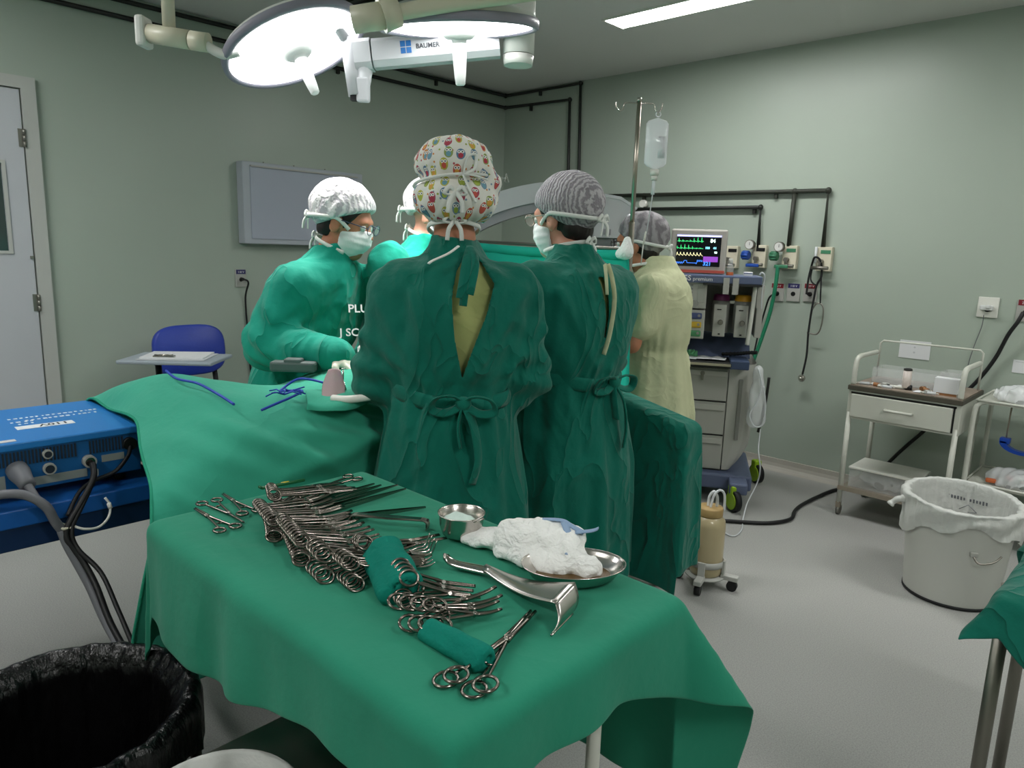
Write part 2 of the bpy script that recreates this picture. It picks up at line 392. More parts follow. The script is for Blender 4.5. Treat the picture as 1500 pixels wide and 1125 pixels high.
# ------------------------------------------------------------------ the room
XL, YB, XR, YF, ZC = -4.617, 4.70, 2.4, -2.2, 2.75
def floor_mat():
    m = mat('floor', '#a3a3a0', .5, var=.05, vscale=1.2, spec=.35); nt = m.node_tree; b = nt.nodes['Principled BSDF']
    tc = nt.nodes.new('ShaderNodeTexCoord'); n = nt.nodes.new('ShaderNodeTexNoise'); n.inputs['Scale'].default_value = 230; n.inputs['Detail'].default_value = 3
    nt.links.new(tc.outputs['Object'], n.inputs['Vector'])
    r = nt.nodes.new('ShaderNodeValToRGB'); r.color_ramp.elements[0].position = .34; r.color_ramp.elements[1].position = .62
    r.color_ramp.elements[0].color = (.80, .80, .80, 1); r.color_ramp.elements[1].color = (1.06, 1.06, 1.05, 1)
    nt.links.new(n.outputs[0], r.inputs[0])
    old = b.inputs['Base Color'].links[0].from_socket
    mx = nt.nodes.new('ShaderNodeVectorMath'); mx.operation = 'MULTIPLY'
    nt.links.new(old, mx.inputs[0]); nt.links.new(r.outputs[0], mx.inputs[1]); nt.links.new(mx.outputs[0], b.inputs['Base Color'])
floor_mat()
struct(MB().b2((XL-.1, YF-.1, -.1), (XR+.1, YB+.1, 0)).build('floor', 'floor'))
struct(MB().b2((XL-.1, YF-.1, ZC), (XR+.1, YB+.1, ZC+.1)).build('ceiling', 'ceiling'))
struct(MB().b2((XL-.1, YF, 0), (XL, YB+.1, ZC)).build('wall_left', 'wall'))
struct(MB().b2((XL, YB, 0), (XR+.1, YB+.1, ZC)).build('wall_back', 'wall'))
struct(MB().b2((XR, YF, 0), (XR+.1, YB, ZC)).build('wall_right', 'wall'))
struct(MB().b2((XL, YF-.1, 0), (XR, YF, ZC)).build('wall_front', 'wall'))
def cove(a, b, nrm):
    """floor covering turned up the wall"""
    a = Vector(a); b = Vector(b); n = Vector(nrm)
    prof = [(.06, 0), (.045, .003), (.03, .010), (.016, .025), (.009, .045), (.006, .075), (0, .077), (0, 0)]
    m = MB(); k = len(prof)
    vs = [tuple(p+n*q+Vector((0, 0, z))) for p in (a, b) for q, z in prof]
    m.add(vs, [(i, (i+1) % k, k+(i+1) % k, k+i) for i in range(k)]+[tuple(range(k)), tuple(range(k, 2*k))]); return m
struct(cove((XL, YB, 0), (XR, YB, 0), (0, -1, 0)).build('baseboard_back', 'trim_grey'))
struct(cove((XL, 1.16, 0), (XL, YB, 0), (1, 0, 0)).build('baseboard_left', 'trim_grey'))

# door in the left wall
d = struct(thing('door_1', '', '', (XL, .62, 0))); del d['label']; del d['category']
MB().b2((XL, 1.073, 0), (XL+.03, 1.14, 2.225)).b2((XL, .16, 2.165), (XL+.03, 1.073, 2.225)).b2((XL, .10, 0), (XL+.03, .16, 2.225)).build('door_frame', 'door_frame', d, True)
lf = MB()
for a, b in (((.166, .012), (.40, 2.158)), ((.958, .012), (1.066, 2.158)), ((.40, .012), (.958, 1.33)), ((.40, 1.78), (.958, 2.158))):
    lf.b2((XL+.002, a[0], a[1]), (XL+.018, b[0], b[1]))
leaf = lf.build('door_leaf', 'door', d, True)
MB().b2((XL+.003, .40, 1.33), (XL+.008, .958, 1.78)).build('pane', mat('door_glass', '#3c4a48', .1), leaf, False)
q = leaf.children[0]; q.data.transform(Matrix(T_of(d)).inverted())
w = MB()
for a, b in (((.385, 1.315), (.40, 1.795)), ((.958, 1.315), (.975, 1.795)), ((.40, 1.315), (.958, 1.33)), ((.40, 1.78), (.958, 1.795))):
    w.b2((XL+.018, a[0], a[1]), (XL+.026, b[0], b[1]))
o = w.build('window_bead', 'door_frame', leaf); o.data.transform(Matrix(T_of(d)).inverted())
for z in (1.915, 1.052):
    h = MB()
    for i in range(3): h.cyl((XL+.034, 1.07, z-.045+i*.031), (XL+.034, 1.07, z-.045+i*.031+.028), .008, n=10)
    h.b2((XL+.018, 1.045, z-.045), (XL+.022, 1.068, z+.047)).build('hinge', 'hinge', d, True)
MB().b2((XL+.0185, 1.050, 1.29), (XL+.03, 1.066, 1.305)).build('door_bolt', 'hinge', d, True)

# ceiling luminaires: one in view, four unseen ones added to light the room
def strip(cx, cy, label):
    t = thing('ceiling_light', label, 'light', (cx, cy, ZC), 0, 'recessed fluorescent strips')
    L, Wd = 1.24, .18
    MB().b2((-L/2-.015, -Wd/2-.015, -.012), (L/2+.015, -Wd/2, -.0005)).b2((-L/2-.015, Wd/2, -.012), (L/2+.015, Wd/2+.015, -.0005)).b2((-L/2-.015, -Wd/2, -.012), (-L/2, Wd/2, -.0005)).b2((L/2, -Wd/2, -.012), (L/2+.015, Wd/2, -.0005)).build('frame', 'plastic_white', t)
    MB().b2((-L/2, -Wd/2, -.009), (L/2, Wd/2, -.002)).build('diffuser', 'strip_face', t)
strip(-2.10, 3.66, 'lit white fluorescent strip in the ceiling above the monitor')
strip(.6, 3.3, 'added unseen fluorescent strip in the ceiling over the white bin, beyond the frame')
strip(-3.45, -.05, 'added unseen fluorescent strip in the ceiling over the blue unit, beyond the frame')
strip(-1.3, -1.2, 'added unseen fluorescent strip in the ceiling behind the photographer, beyond the frame')
strip(1.25, .7, 'added unseen fluorescent strip in the ceiling right of the instrument table, beyond the frame')
v = thing('ceiling_vent', 'dark slatted air vent in the ceiling above the left surgical lamp', 'vent', (-3.42, 2.30, ZC))
MB().b2((-.32, -.32, -.012), (.32, .32, -.0005)).build('backing', 'black', v)
for i in range(9):
    MB().box((0, -.28+i*.07, -.018), (.6, .022, .010)).build('slat', 'pipe_dark', v)

# film viewer on the left wall
b = thing('film_viewer', 'pale grey metal film viewer box hung on the left wall', 'viewer box', (XL, 2.70, 1.40))
y0, y1, z0, z1, dp = 2.235, 3.15, 1.405, 1.925, .085
MB().b2((XL, y0, z0), (XL+dp, y1, z1), .006).build('housing', 'box_white', b, True)
MB().b2((XL+dp-.001, y0+.05, z0+.035), (XL+dp+.006, y1-.05, z1-.03)).build('panel', 'box_panel', b, True)
MB().b2((XL+dp, y0+.05, z1-.032), (XL+dp+.016, y1-.05, z1-.022)).build('clip_rail', 'plate_grey', b, True)
for yy in (2.40, 2.62, 2.86): MB().cyl((XL+.05, yy, z1-.002), (XL+.05, yy, z1+.010), .005, n=8).build('screw', 'steel_dull', b, True)

# outlets
def outlet(name, label, P, ux, n, w, h, cap, txt, ink='white_ink', hole='black', plug=None, grp=None):
    t = thing(name, label, 'outlet', P, 0, grp); ux = Vector(ux); n = Vector(n); T = frame((0, 0, 0), ux, (0, 0, 1))
    MB().box((0, 0, .005), (w, h, .010), 0, .003, T).build('plate', 'plate_grey' if cap else 'plastic_white', t)
    if cap:
        l = MB().box((0, h*.36, .0108), (w*.86, h*.25, .0012), 0, 0, T).build('label', cap, t)
        text_obj('label_text', txt, h*.16, ink, T @ Matrix.Translation((0, h*.30, .0118)), l, .0002, 'CENTER')
    MB().cyl((0, -h*.08, .0102), (0, -h*.08, .0122), w*.17, n=14, T=T).build('socket', hole, t)
    if plug == 'black': MB().cyl((0, -h*.05, .0122), (0, -h*.05, .045), .012, .009, n=12, T=T).build('plug', 'cable_black', t)
    if plug == 'white': MB().box((-w*.02, -h*.02, .028), (w*.62, h*.24, .034), 0, .006, T).box((w*.08, h*.05, .048), (w*.2, h*.16, .012), 0, .003, T).build('plug', 'plug_white', t)
    return t
LW = ((0, 1, 0), (1, 0, 0)); BW = ((1, 0, 0), (0, -1, 0))
outlet('power_outlet', 'white power outlet under the film viewer with a black plug', (XL, 2.237, 1.178), *LW, .075, .115, 'label_blue', '110 V', plug='black')
tag(MB().tube(cm([(XL+.045, 2.240, 1.172), (XL+.06, 2.262, 1.15), (XL+.02, 2.258, 1.05), (XL+.012, 2.267, .85), (XL+.012, 2.277, .61), (XL+.012, 2.294, .39), (XL+.03, 2.31, .12), (XL+.10, 2.33, .012), (XL+.5, 2.40, .012)], 8), .006, 8).build('hanging_cable', 'cable_black'), 'thin black power cord hanging down the left wall beside the blue chair', 'cord')
outlet('power_outlet', 'red-labelled wall outlet half hidden by the green hose', (-2.027, YB, 1.200), *BW, .092, .118, 'label_red', '220 V', plug='black')
outlet('power_outlet', 'blue-labelled grey wall outlet with nothing plugged in', (-1.919, YB, 1.205), *BW, .088, .118, 'label_blue', '110 V')
outlet('power_outlet', 'red-labelled wall outlet beside the hanging stethoscope', (-1.810, YB, 1.210), *BW, .088, .118, 'label_red', '220 V', plug='black')
outlet('power_outlet', 'grey wall outlet with a square white adapter plugged in', (-.830, YB, 1.192), *BW, .10, .112, None, '', plug='white')
outlet('power_outlet', 'red-labelled outlet at the right edge feeding a thick cable', (-.655, YB, 1.187), *BW, .088, .118, 'label_red', '220 V', plug='black')
tag(MB().tube(cm([(-.84, YB-.03, 1.15), (-.845, YB-.012, 1.08), (-.87, YB-.012, .95), (-.885, YB-.012, .80), (-.89, YB-.012, .45), (-.89, YB-.02, .16)], 6), .0022, 6).build('adapter_wire', 'cable_grey'), 'thin grey wire running down from the white adapter', 'wire')
tag(MB().tube(cm([(-.66, YB-.045, 1.18), (-.675, YB-.06, 1.13), (-.712, YB-.05, 1.05), (-.757, YB-.03, .915), (-.83, YB-.03, .77), (-.95, YB-.025, .60), (-1.05, YB-.025, .45), (-1.16, YB-.025, .30), (-1.30, YB-.03, .10), (-1.42, YB-.10, .02), (-1.47, 4.45, .012), (-1.489, 4.13, .012), (-1.478, 3.96, .012), (-1.44, 3.80, .012), (-1.49, 3.66, .012), (-1.58, 3.57, .012), (-1.67, 3.50, .012), (-1.73, 3.41, .012), (-1.83, 3.30, .012), (-2.05, 3.15, .012)], 8), .0105, 8).build('power_cable', 'cable_black'), 'thick black power cable running down behind the carts and across the floor', 'cable')
tag(MB().tube(cm([(-2.027, YB-.045, 1.19), (-2.06, YB-.05, 1.16), (-2.095, YB-.03, 1.05), (-2.118, YB-.03, .93), (-2.13, YB-.06, .75), (-2.15, YB-.12, .55)], 8), .006, 8).build('machine_cable', 'cable_black'), 'short black cord from the outlet to the back of the anaesthesia machine', 'cord')

# conduits and gas pipes
def pipe(name, label, paths, r, m, clips=(), elbows=(), cat='pipe'):
    t = thing(name, label, cat, paths[0][0])
    for p in paths: MB().tube(p, r, 10).build('pipe_run', m, t, True)
    for e in elbows: MB().sph(e, r*1.45, 10, 8).build('elbow', m, t, True)
    for c, dv in clips:
        c = Vector(c); MB().box(c+Vector(dv), (.022, .022, .05), 0, .003).build('pipe_clip', m, t, True)
    return t
o = .022
pipe('conduit', 'upper dark conduit running round the corner just under the ceiling', [[(XL+o, .3, 2.715), (XL+o, YB-o, 2.727), (-3.772, YB-o, 2.727), (-3.745, YB-o, 2.0), (-3.745, YB-o, .4)]], .013, 'pipe_black', [((XL+.014, 3.9, 2.70), (0, 0, 0)), ((-4.2, YB-.014, 2.71), (0, 0, 0)), ((XL+.014, 2.4, 2.70), (0, 0, 0))], [(XL+o, YB-o, 2.727), (-3.772, YB-o, 2.727)], 'conduit')
pipe('conduit', 'lower dark conduit running round the corner below the upper one', [[(XL+o, .3, 2.632), (XL+o, YB-o, 2.630), (-3.875, YB-o, 2.617), (-3.855, YB-o, 2.0), (-3.855, YB-o, .4)]], .013, 'pipe_black', [((XL+.014, 3.0, 2.62), (0, 0, 0)), ((-4.3, YB-.014, 2.60), (0, 0, 0))], [(XL+o, YB-o, 2.630), (-3.875, YB-o, 2.617)], 'conduit')
o = .03
pipe('gas_pipe', 'long green-black gas pipe high on the back wall with two drops', [[(-3.6, YB-o, 1.858), (-1.757, YB-o, 1.845), (-1.752, YB-o, 1.50)], [(-1.968, YB-o, 1.846), (-1.972, YB-o, 1.50)]], .014, 'pipe_dark', [((-2.095, YB-.016, 1.83), (0, 0, 0)), ((-3.115, YB-.016, 1.845), (0, 0, 0))], [(-1.757, YB-o, 1.845), (-1.968, YB-o, 1.846)], 'pipe')
pipe('gas_pipe', 'shorter black gas pipe below the long one, ending above the blue valve', [[(-3.6, YB-o, 1.752), (-2.188, YB-o, 1.750), (-2.178, YB-o, 1.48)]], .013, 'pipe_black', [((-2.235, YB-.016, 1.735), (0, 0, 0))], [(-2.188, YB-o, 1.750)], 'pipe')
MB().cyl((-3.10, YB-.06, 1.79), (-3.10, YB-.02, 1.79), .028, n=16).cyl((-3.10, YB-.02, 1.79), (-3.10, YB, 1.79), .012, n=10).build('wall_knob', 'plastic_white')  # plain round knob fixed to the wall
tag(bpy.data.objects['wall_knob'], 'round white knob on the back wall beside the drip stand', 'bumper')

# gas outlets on the back wall
def gas_outlet(x, z, label, lab, gauge=None, valve=None):
    t = thing('gas_outlet', label, 'gas outlet', (x, YB, z))
    MB().box((0, -.02, 0), (.095, .04, .15), 0, .004).build('housing', 'plastic_cream', t)
    MB().box((.01, -.0415, .045), (.06, .003, .022)).build('label', lab, t)
    MB().cyl((-.01, -.04, -.015), (-.01, -.075, -.015), .014, n=12).cyl((-.01, -.06, -.015), (-.01, -.06, -.06), .010, n=10).cyl((-.06, -.07, -.055), (.045, -.07, -.055), .011, n=10).build('valve_body', 'steel_dull', t)
    if gauge:
        g = MB().cyl((gauge[0], -.06, gauge[1]), (gauge[0], -.09, gauge[1]), .032, n=20).build('pressure_gauge', 'steel_dull', t)
        MB().cyl((gauge[0], -.0895, gauge[1]), (gauge[0], -.0915, gauge[1]), .027, n=20).build('dial_face', 'gauge_white', g)
        MB().box((gauge[0]+.003, -.092, gauge[1]+.006), (.003, .001, .020)).build('needle', 'black', g)
    if valve:
        vm = MB()
        for i in range(8):
            a = 2*PI*i/8; vm.cyl((valve[0]-.022, -.075+.022*math.cos(a), valve[1]+.022*math.sin(a)), (valve[0]+.022, -.075+.022*math.cos(a), valve[1]+.022*math.sin(a)), .009, n=8)
        vm.cyl((valve[0]-.024, -.075, valve[1]), (valve[0]+.024, -.075, valve[1]), .025, n=16).build('knob', valve[2], t)
        MB().box((valve[0]+.055, -.08, valve[1]-.065), (.09, .02, .022), 0, .005).build('lever', valve[2], t)
    return t
gas_outlet(-2.365, 1.42, 'cream gas outlet partly hidden behind the patient monitor', 'black')
gas_outlet(-2.165, 1.43, 'gas outlet with a bright blue knob and a round gauge', 'black', (-.05, .075), (-.075, .005, 'valve_blue'))
gas_outlet(-1.958, 1.43, 'gas outlet with green knob and gauge feeding the green hose', 'valve_green', (-.055, .065), (-.085, .005, 'valve_green'))
gas_outlet(-1.738, 1.425, 'cream gas outlet at the right with the stethoscope hung on it', 'valve_green')
MB().tube([(-1.783, YB-.055, 1.40), (-1.783, YB-.055, 1.50)], .009, 8).build('flow_tube', 'tube_clear')
tag(bpy.data.objects['flow_tube'], 'clear upright flow tube on the rightmost gas outlet', 'tube')
tag(MB().tube(cm([(-2.008, YB-.08, 1.375), (-2.008, YB-.09, 1.24), (-2.022, YB-.09, 1.10), (-2.046, YB-.10, .96), (-2.10, YB-.14, .70), (-2.16, YB-.22, .45), (-2.2, YB-.3, .25)], 8), .0125, 10).build('gas_hose', 'hose_green'), 'green gas hose hanging from the wall to the anaesthesia machine', 'hose')
# stethoscope
s = thing('stethoscope', 'black stethoscope hanging from the rightmost gas outlet', 'stethoscope', (-1.78, YB, .65))
y = YB-.055
MB().tube(cm([(-1.815, y, 1.20), (-1.812, y, 1.30), (-1.800, y, 1.39), (-1.775, y-.03, 1.435), (-1.745, y-.02, 1.42), (-1.735, y, 1.36), (-1.735, y, 1.31), (-1.755, y, 1.265), (-1.763, y, 1.20), (-1.772, y, 1.08), (-1.776, y, .95), (-1.772, y, .81), (-1.785, y, .685)], 6), .0068, 8).build('tubing', 'rubber', s, True)
MB().tube(cm([(-1.800, y+.01, 1.36), (-1.800, y+.005, 1.30), (-1.78, y, 1.272), (-1.757, y, 1.262)], 6), .005, 8).tube(cm([(-1.735, y, 1.34), (-1.728, y, 1.24), (-1.722, y, 1.15)], 6), .005, 8).build('binaural_tube', 'rubber', s, True)
MB().tube(cm([(-1.765, y, 1.11), (-1.745, y, 1.145), (-1.715, y, 1.145), (-1.697, y, 1.105), (-1.700, y, 1.01), (-1.722, y, .955), (-1.785, y, .957)], 6), .0045, 8).build('ear_tube', 'steel_dull', s, True)
MB().lathe([(0, -.012), (.022, -.012), (.024, -.004), (.018, .004), (.008, .012), (.006, .02), (0, .02)], T=Matrix.Translation((-1.786, y-.01, .66)) @ Matrix.Rotation(PI/2, 4, 'X')).build('chest_piece', 'steel', s, True)
# notice on the wall behind the cart
n_ = thing('wall_card', 'white card fixed to the wall behind the drawer trolley', 'card', (-1.165, YB, .915))
MB().box((0, -.002, 0), (.165, .004, .105)).build('card', 'paper', n_)
MB().cyl((0, -.004, .015), (0, -.0055, .015), .006, n=10).cyl((0, -.004, -.015), (0, -.0055, -.015), .006, n=10).build('holes', 'paper_grey', n_)
# ------------------------------------------------------------------ surgical lamps
def lamp_head(t, c, n, R, label_part=None):
    c = Vector(c); n = Vector(n).normalized(); x = n.orthogonal().normalized(); T = frame(c, x, (-n).cross(x))   # local +z = -n
    MB().lathe([(0, .075), (R*.35, .072), (R*.75, .055), (R*.95, .030), (R, .012), (R, .004), (R*.985, 0), (R*.93, -.001), (R*.93, .004), (0, .004)], n=56, T=T).build('lamp_shell', 'lamp_shell', t, True)
    MB().lathe([(R*1.001, .016), (R*1.012, .010), (R*1.012, -.010), (R*.985, -.016), (R*.935, -.013), (R*.935, .002)], n=56, T=T).build('bezel', 'lamp_bezel', t, True)
    MB().lathe([(R*.20, -.013), (R*.5, -.016), (R*.8, -.014), (R*.935, -.006), (R*.935, .003), (R*.20, .003), (R*.20, -.013)], n=56, T=T).build('lamp_face', 'lamp_face', t, True)
    h = MB().lathe([(0, -.012), (R*.21, -.012), (R*.21, -.030), (R*.16, -.040), (.026, -.042), (.024, -.055), (0, -.055)], n=28, T=T).build('handle_mount', 'lamp_handle', t, True)
    MB().lathe([(.0, -.05), (.024, -.05), (.026, -.075), (.020, -.16), (.017, -.185), (.012, -.19), (0, -.19)], n=20, T=T).build('handle', 'lamp_handle', t, True)
    ld = bpy.data.lights.new('lamp_beam', 'SPOT'); ld.energy = LAMP_SPOT; ld.spot_size = math.radians(75); ld.spot_blend = .7; ld.shadow_soft_size = .2; ld.color = (1, .98, .95)
    lo = bpy.data.objects.new('lamp_beam', ld); COL.objects.link(lo); lo.parent = t
    lo.matrix_local = T_of(t).inverted() @ (frame(c+n*.20, x, (-n).cross(x)))
CL, NL, RL = (-2.602, 1.509, 2.147), (.384, .211, -.899), .275
t = thing('surgical_lamp', 'tilted round surgical lamp, lit, over the woman at left', 'surgical lamp', CL)
lamp_head(t, CL, NL, RL)
MB().tube([(-2.795, 1.125, 2.73), (-2.795, 1.125, 2.14)], .022, 16).build('drop_tube', 'lamp_cream', t, True)
MB().cyl((-2.795, 1.125, 2.75), (-2.795, 1.125, 2.70), .06, n=24).build('ceiling_flange', 'lamp_cream', t, True)
MB().cyl((-2.845, 1.075, 2.137), (-2.735, 1.172, 2.118), .033, n=20).cyl((-2.732, 1.175, 2.117), (-2.685, 1.215, 2.110), .033, n=20).build('yoke_joint', 'lamp_cream', t, True)
MB().box((-2.86, 1.062, 2.140), (.035, .075, .105), .72, .012).build('yoke_end_cap', 'lamp_shell', t, True)
MB().tube(cm([(-2.690, 1.212, 2.100), (-2.665, 1.232, 2.082), (-2.640, 1.255, 2.072), (-2.612, 1.29, 2.085)], 6), .017, 12).build('yoke_arm', 'lamp_shell', t, True)
# spring arm with the maker's name
a0, a1 = Vector((-2.455, 1.72, 2.135)), Vector((-2.09, 2.07, 2.195)); dv = (a1-a0).normalized(); up = Vector((0, 0, 1)); up = (up-dv*up.dot(dv)).normalized()
TA = frame(a0, dv, up); LA = (a1-a0).length      # local x along, y up, z towards the camera
def hexbox(L0, L1, h, w): return MB().add([(l, y_, z_) for l in (L0, L1) for y_, z_ in ((h, -w*.6), (h, w*.6), (h*.7, w), (-h*.6, w), (-h, w*.55), (-h, -w*.55), (-h*.6, -w), (h*.7, -w))], [tuple(range(8)), tuple(range(8, 16))]+[(i, (i+1) % 8, 8+(i+1) % 8, 8+i) for i in range(8)], False, TA)
arm = hexbox(.035, LA*.74, .052, .045).build('spring_arm', 'arm_white', t, True)
TI = T_of(t).inverted()
lg = MB()
for i in (0, 1):
    for j in (0, 1): lg.box((.155+i*.022, -.006+j*.024, .0458), (.019, .021, .0016), 0, .0006, TA)
lg.build('logo', 'logo_blue', arm); arm.children[0].data.transform(TI)
text_obj('maker_name', 'BAUMER', .0235, 'logo_dark', TI @ TA @ Matrix.Translation((.204, -.003, .0466)), arm, .0006, bold=.0005)
hexbox(LA*.755, LA*1.02, .050, .043).build('arm_end', 'arm_white', t, True)
hexbox(-.035, .03, .056, .048).build('arm_knuckle', 'arm_white', t, True)
MB().tube(cm([tuple(a0), (-2.452, 1.716, 2.07), (-2.442, 1.706, 2.03)], 6), [.044, .044, .04, .036, .034, .032, .03, .029, .028, .028, .027, .026, .026], 14).build('elbow', 'arm_white', t, True)
MB().box((-2.437, 1.700, 2.005), (.05, .034, .09), .75, .008).build('pivot_block', 'arm_link', t, True)
MB().tube([(-2.462, 1.682, 1.985), (-2.500, 1.672, 2.19)], .030, 6).build('link_bar', 'arm_link', t, True)
MB().box((-2.462, 1.682, 1.975), (.035, .03, .02), .75).build('link_foot', 'rubber', t, True)
MB().tube([(-2.500, 1.672, 2.18), (-2.47, 1.56, 2.27), (-2.45, 1.51, 2.33), (-2.56, 1.51, 2.22)], .02, 10).build('rear_yoke', 'arm_link', t, True)
MB().cyl((-2.035, 2.135, 2.12), (-2.035, 2.135, 2.155), .055, .060, n=28).cyl((-2.035, 2.135, 2.158), (-2.035, 2.135, 2.42), .060, n=28).build('arm_hub', 'lamp_shell', t, True)
MB().cyl((-1.992, 2.092, 2.235), (-1.989, 2.089, 2.235), .008, n=10).build('hub_screw', 'steel_dull', t, True)
MB().tube([(-2.035, 2.135, 2.42), (-2.035, 2.135, 2.745)], .035, 16).build('ceiling_post', 'lamp_shell', t, True)

CR, NR, RR = (-1.984, 1.779, 2.172), (-.087, .148, -.985), .275
t = thing('surgical_lamp', 'level round surgical lamp, lit, above the two surgeons at centre', 'surgical lamp', CR)
lamp_head(t, CR, NR, RR)
p0, p1 = Vector((-1.985, 1.382, 2.103)), Vector((-1.50, 1.865, 2.228)); dv = (p1-p0).normalized()
MB().cyl(p0-dv*.028, p0+dv*.075, .040, n=24).build('arm_end_cap', 'lamp_cream', t, True)
for s_ in (-1, 1):
    MB().cyl(p0-dv*.0285+Vector((0, 0, s_*.022)), p0-dv*.030+Vector((0, 0, s_*.022)), .004, n=8).build('screw', 'rubber', t, True)
MB().tube(cm([tuple(p0+dv*.02), tuple(p0.lerp(p1, .35)+Vector((0, 0, .004))), tuple(p0.lerp(p1, .7)), tuple(p1)], 6), .024, 14).build('yoke_tube', 'lamp_cream', t, True)
MB().cyl(p0+dv*.06, p0+dv*.11+Vector((-.01, .01, .01)), .050, .044, n=24).build('yoke_collar', 'lamp_cream', t, True)
MB().cyl(p1-dv*.02, p1+dv*.09, .036, n=20).build('yoke_cap', 'lamp_shell', t, True)
MB().tube(cm([tuple(p1+dv*.05), (-1.44, 1.93, 2.40), (-1.55, 1.90, 2.60), (-1.70, 1.85, 2.745)], 6), .024, 12).build('drop_tube', 'lamp_cream', t, True)
MB().tube(cm([(-1.70, 1.66, 2.19), (-1.80, 1.70, 2.235), (-1.94, 1.79, 2.25)], 6), .03, 10).build('head_bracket', 'lamp_cream', t, True)
# ------------------------------------------------------------------ people
def cap_owl_mat():
    """white cotton printed with small coloured owls and dots, laid out over the cap by angle and height"""
    m = bpy.data.materials.new('owl_print'); m.use_nodes = True; nt = m.node_tree; b = nt.nodes['Principled BSDF']; b.inputs['Roughness'].default_value = .85
    N = nt.nodes.new; L = nt.links.new
    def math_(op, a, c=None, d=None):
        n = N('ShaderNodeMath'); n.operation = op
        for i, v in enumerate((a, c, d)):
            if v is None: continue
            if isinstance(v, (int, float)): n.inputs[i].default_value = v
            else: L(v, n.inputs[i])
        return n.outputs[0]
    at = N('ShaderNodeAttribute'); at.attribute_name = 'print_uv'
    vo = N('ShaderNodeTexVoronoi'); vo.voronoi_dimensions = '2D'; vo.inputs['Scale'].default_value = 27; vo.inputs['Randomness'].default_value = .55
    L(at.outputs['Vector'], vo.inputs['Vector'])
    sc = N('ShaderNodeVectorMath'); sc.operation = 'SCALE'; sc.inputs['Scale'].default_value = 1; L(at.outputs['Vector'], sc.inputs[0])
    df = N('ShaderNodeVectorMath'); df.operation = 'SUBTRACT'; L(sc.outputs[0], df.inputs[0]); L(vo.outputs['Position'], df.inputs[1])
    s2 = N('ShaderNodeVectorMath'); s2.operation = 'SCALE'; s2.inputs['Scale'].default_value = 27; L(df.outputs[0], s2.inputs[0])
    se = N('ShaderNodeSeparateXYZ'); L(s2.outputs[0], se.inputs[0]); x, z = se.outputs[0], se.outputs[1]
    def ellipse(cx, cz, rx, rz):
        a = math_('DIVIDE', math_('SUBTRACT', x, cx), rx); c = math_('DIVIDE', math_('SUBTRACT', z, cz), rz)
        return math_('LESS_THAN', math_('ADD', math_('MULTIPLY', a, a), math_('MULTIPLY', c, c)), 1.0)
    sx = N('ShaderNodeSeparateColor'); L(vo.outputs['Color'], sx.inputs[0])
    def ramp(v, cols):
        r = N('ShaderNodeValToRGB'); r.color_ramp.interpolation = 'CONSTANT'; e = r.color_ramp.elements
        while len(e) < len(cols): e.new(.5)
        for i, c in enumerate(cols): e[i].position = i/len(cols); e[i].color = (*srgb(c), 1)
        L(v, r.inputs[0]); return r.outputs[0]
    c1 = ramp(sx.outputs[0], ['#7b93a8', '#c05a4a', '#b8b44a', '#5f7f9a', '#a8465a', '#d08a4a', '#8fa05a'])
    c2 = ramp(sx.outputs[1], ['#d8a04a', '#b03a4a', '#6f9fb0', '#a3b34a', '#c8584a'])
    def mix(f, a, c):
        n = N('ShaderNodeMix'); n.data_type = 'RGBA'; L(f, n.inputs[0])
        for i, v in ((6, a), (7, c)):
            if isinstance(v, tuple): n.inputs[i].default_value = v
            else: L(v, n.inputs[i])
        return n.outputs[2]
    v2 = N('ShaderNodeTexVoronoi'); v2.voronoi_dimensions = '2D'; v2.inputs['Scale'].default_value = 58; L(at.outputs['Vector'], v2.inputs['Vector'])
    s3 = N('ShaderNodeSeparateColor'); L(v2.outputs['Color'], s3.inputs[0])
    dot = math_('MULTIPLY', math_('LESS_THAN', v2.outputs['Distance'], .16), math_('GREATER_THAN', s3.outputs[0], .45))
    col = mix(dot, (*srgb('#e6e4dc'), 1), ramp(s3.outputs[1], ['#b8505a', '#9aa84a', '#d08848', '#7a96a8']))
    col = mix(ellipse(0, 0, .30, .40), col, c1)
    col = mix(ellipse(0, -.12, .17, .2), col, c2)
    for s_ in (-.11, .11):
        col = mix(ellipse(s_, .15, .115, .115), col, (.8, .8, .76, 1)); col = mix(ellipse(s_, .15, .05, .05), col, (.03, .03, .05, 1))
    L(col, b.inputs['Base Color']); MATS['owl_print'] = m
cap_owl_mat()
def net_mat(name, c0, c1, scale, axis, dist=3.0):
    """pleated non-woven cap: hair shows darker between the pale pleats"""
    m = bpy.data.materials.new(name); m.use_nodes = True; nt = m.node_tree; b = nt.nodes['Principled BSDF']; b.inputs['Roughness'].default_value = .8
    tc = nt.nodes.new('ShaderNodeTexCoord'); w = nt.nodes.new('ShaderNodeTexWave'); w.bands_direction = axis
    w.inputs['Scale'].default_value = scale; w.inputs['Distortion'].default_value = dist; w.inputs['Detail Scale'].default_value = 2.5; w.inputs['Detail'].default_value = 3
    nt.links.new(tc.outputs['Object'], w.inputs['Vector'])
    r = nt.nodes.new('ShaderNodeValToRGB'); r.color_ramp.elements[0].color = (*srgb(c0), 1); r.color_ramp.elements[1].color = (*srgb(c1), 1)
    r.color_ramp.elements[0].position = .15; r.color_ramp.elements[1].position = .8
    nt.links.new(w.outputs[1], r.inputs[0]); nt.links.new(r.outputs[0], b.inputs['Base Color'])
    bp = nt.nodes.new('ShaderNodeBump'); bp.inputs['Strength'].default_value = .7; bp.inputs['Distance'].default_value = .005
    nt.links.new(w.outputs[1], bp.inputs['Height']); nt.links.new(bp.outputs[0], b.inputs['Normal']); MATS[name] = m
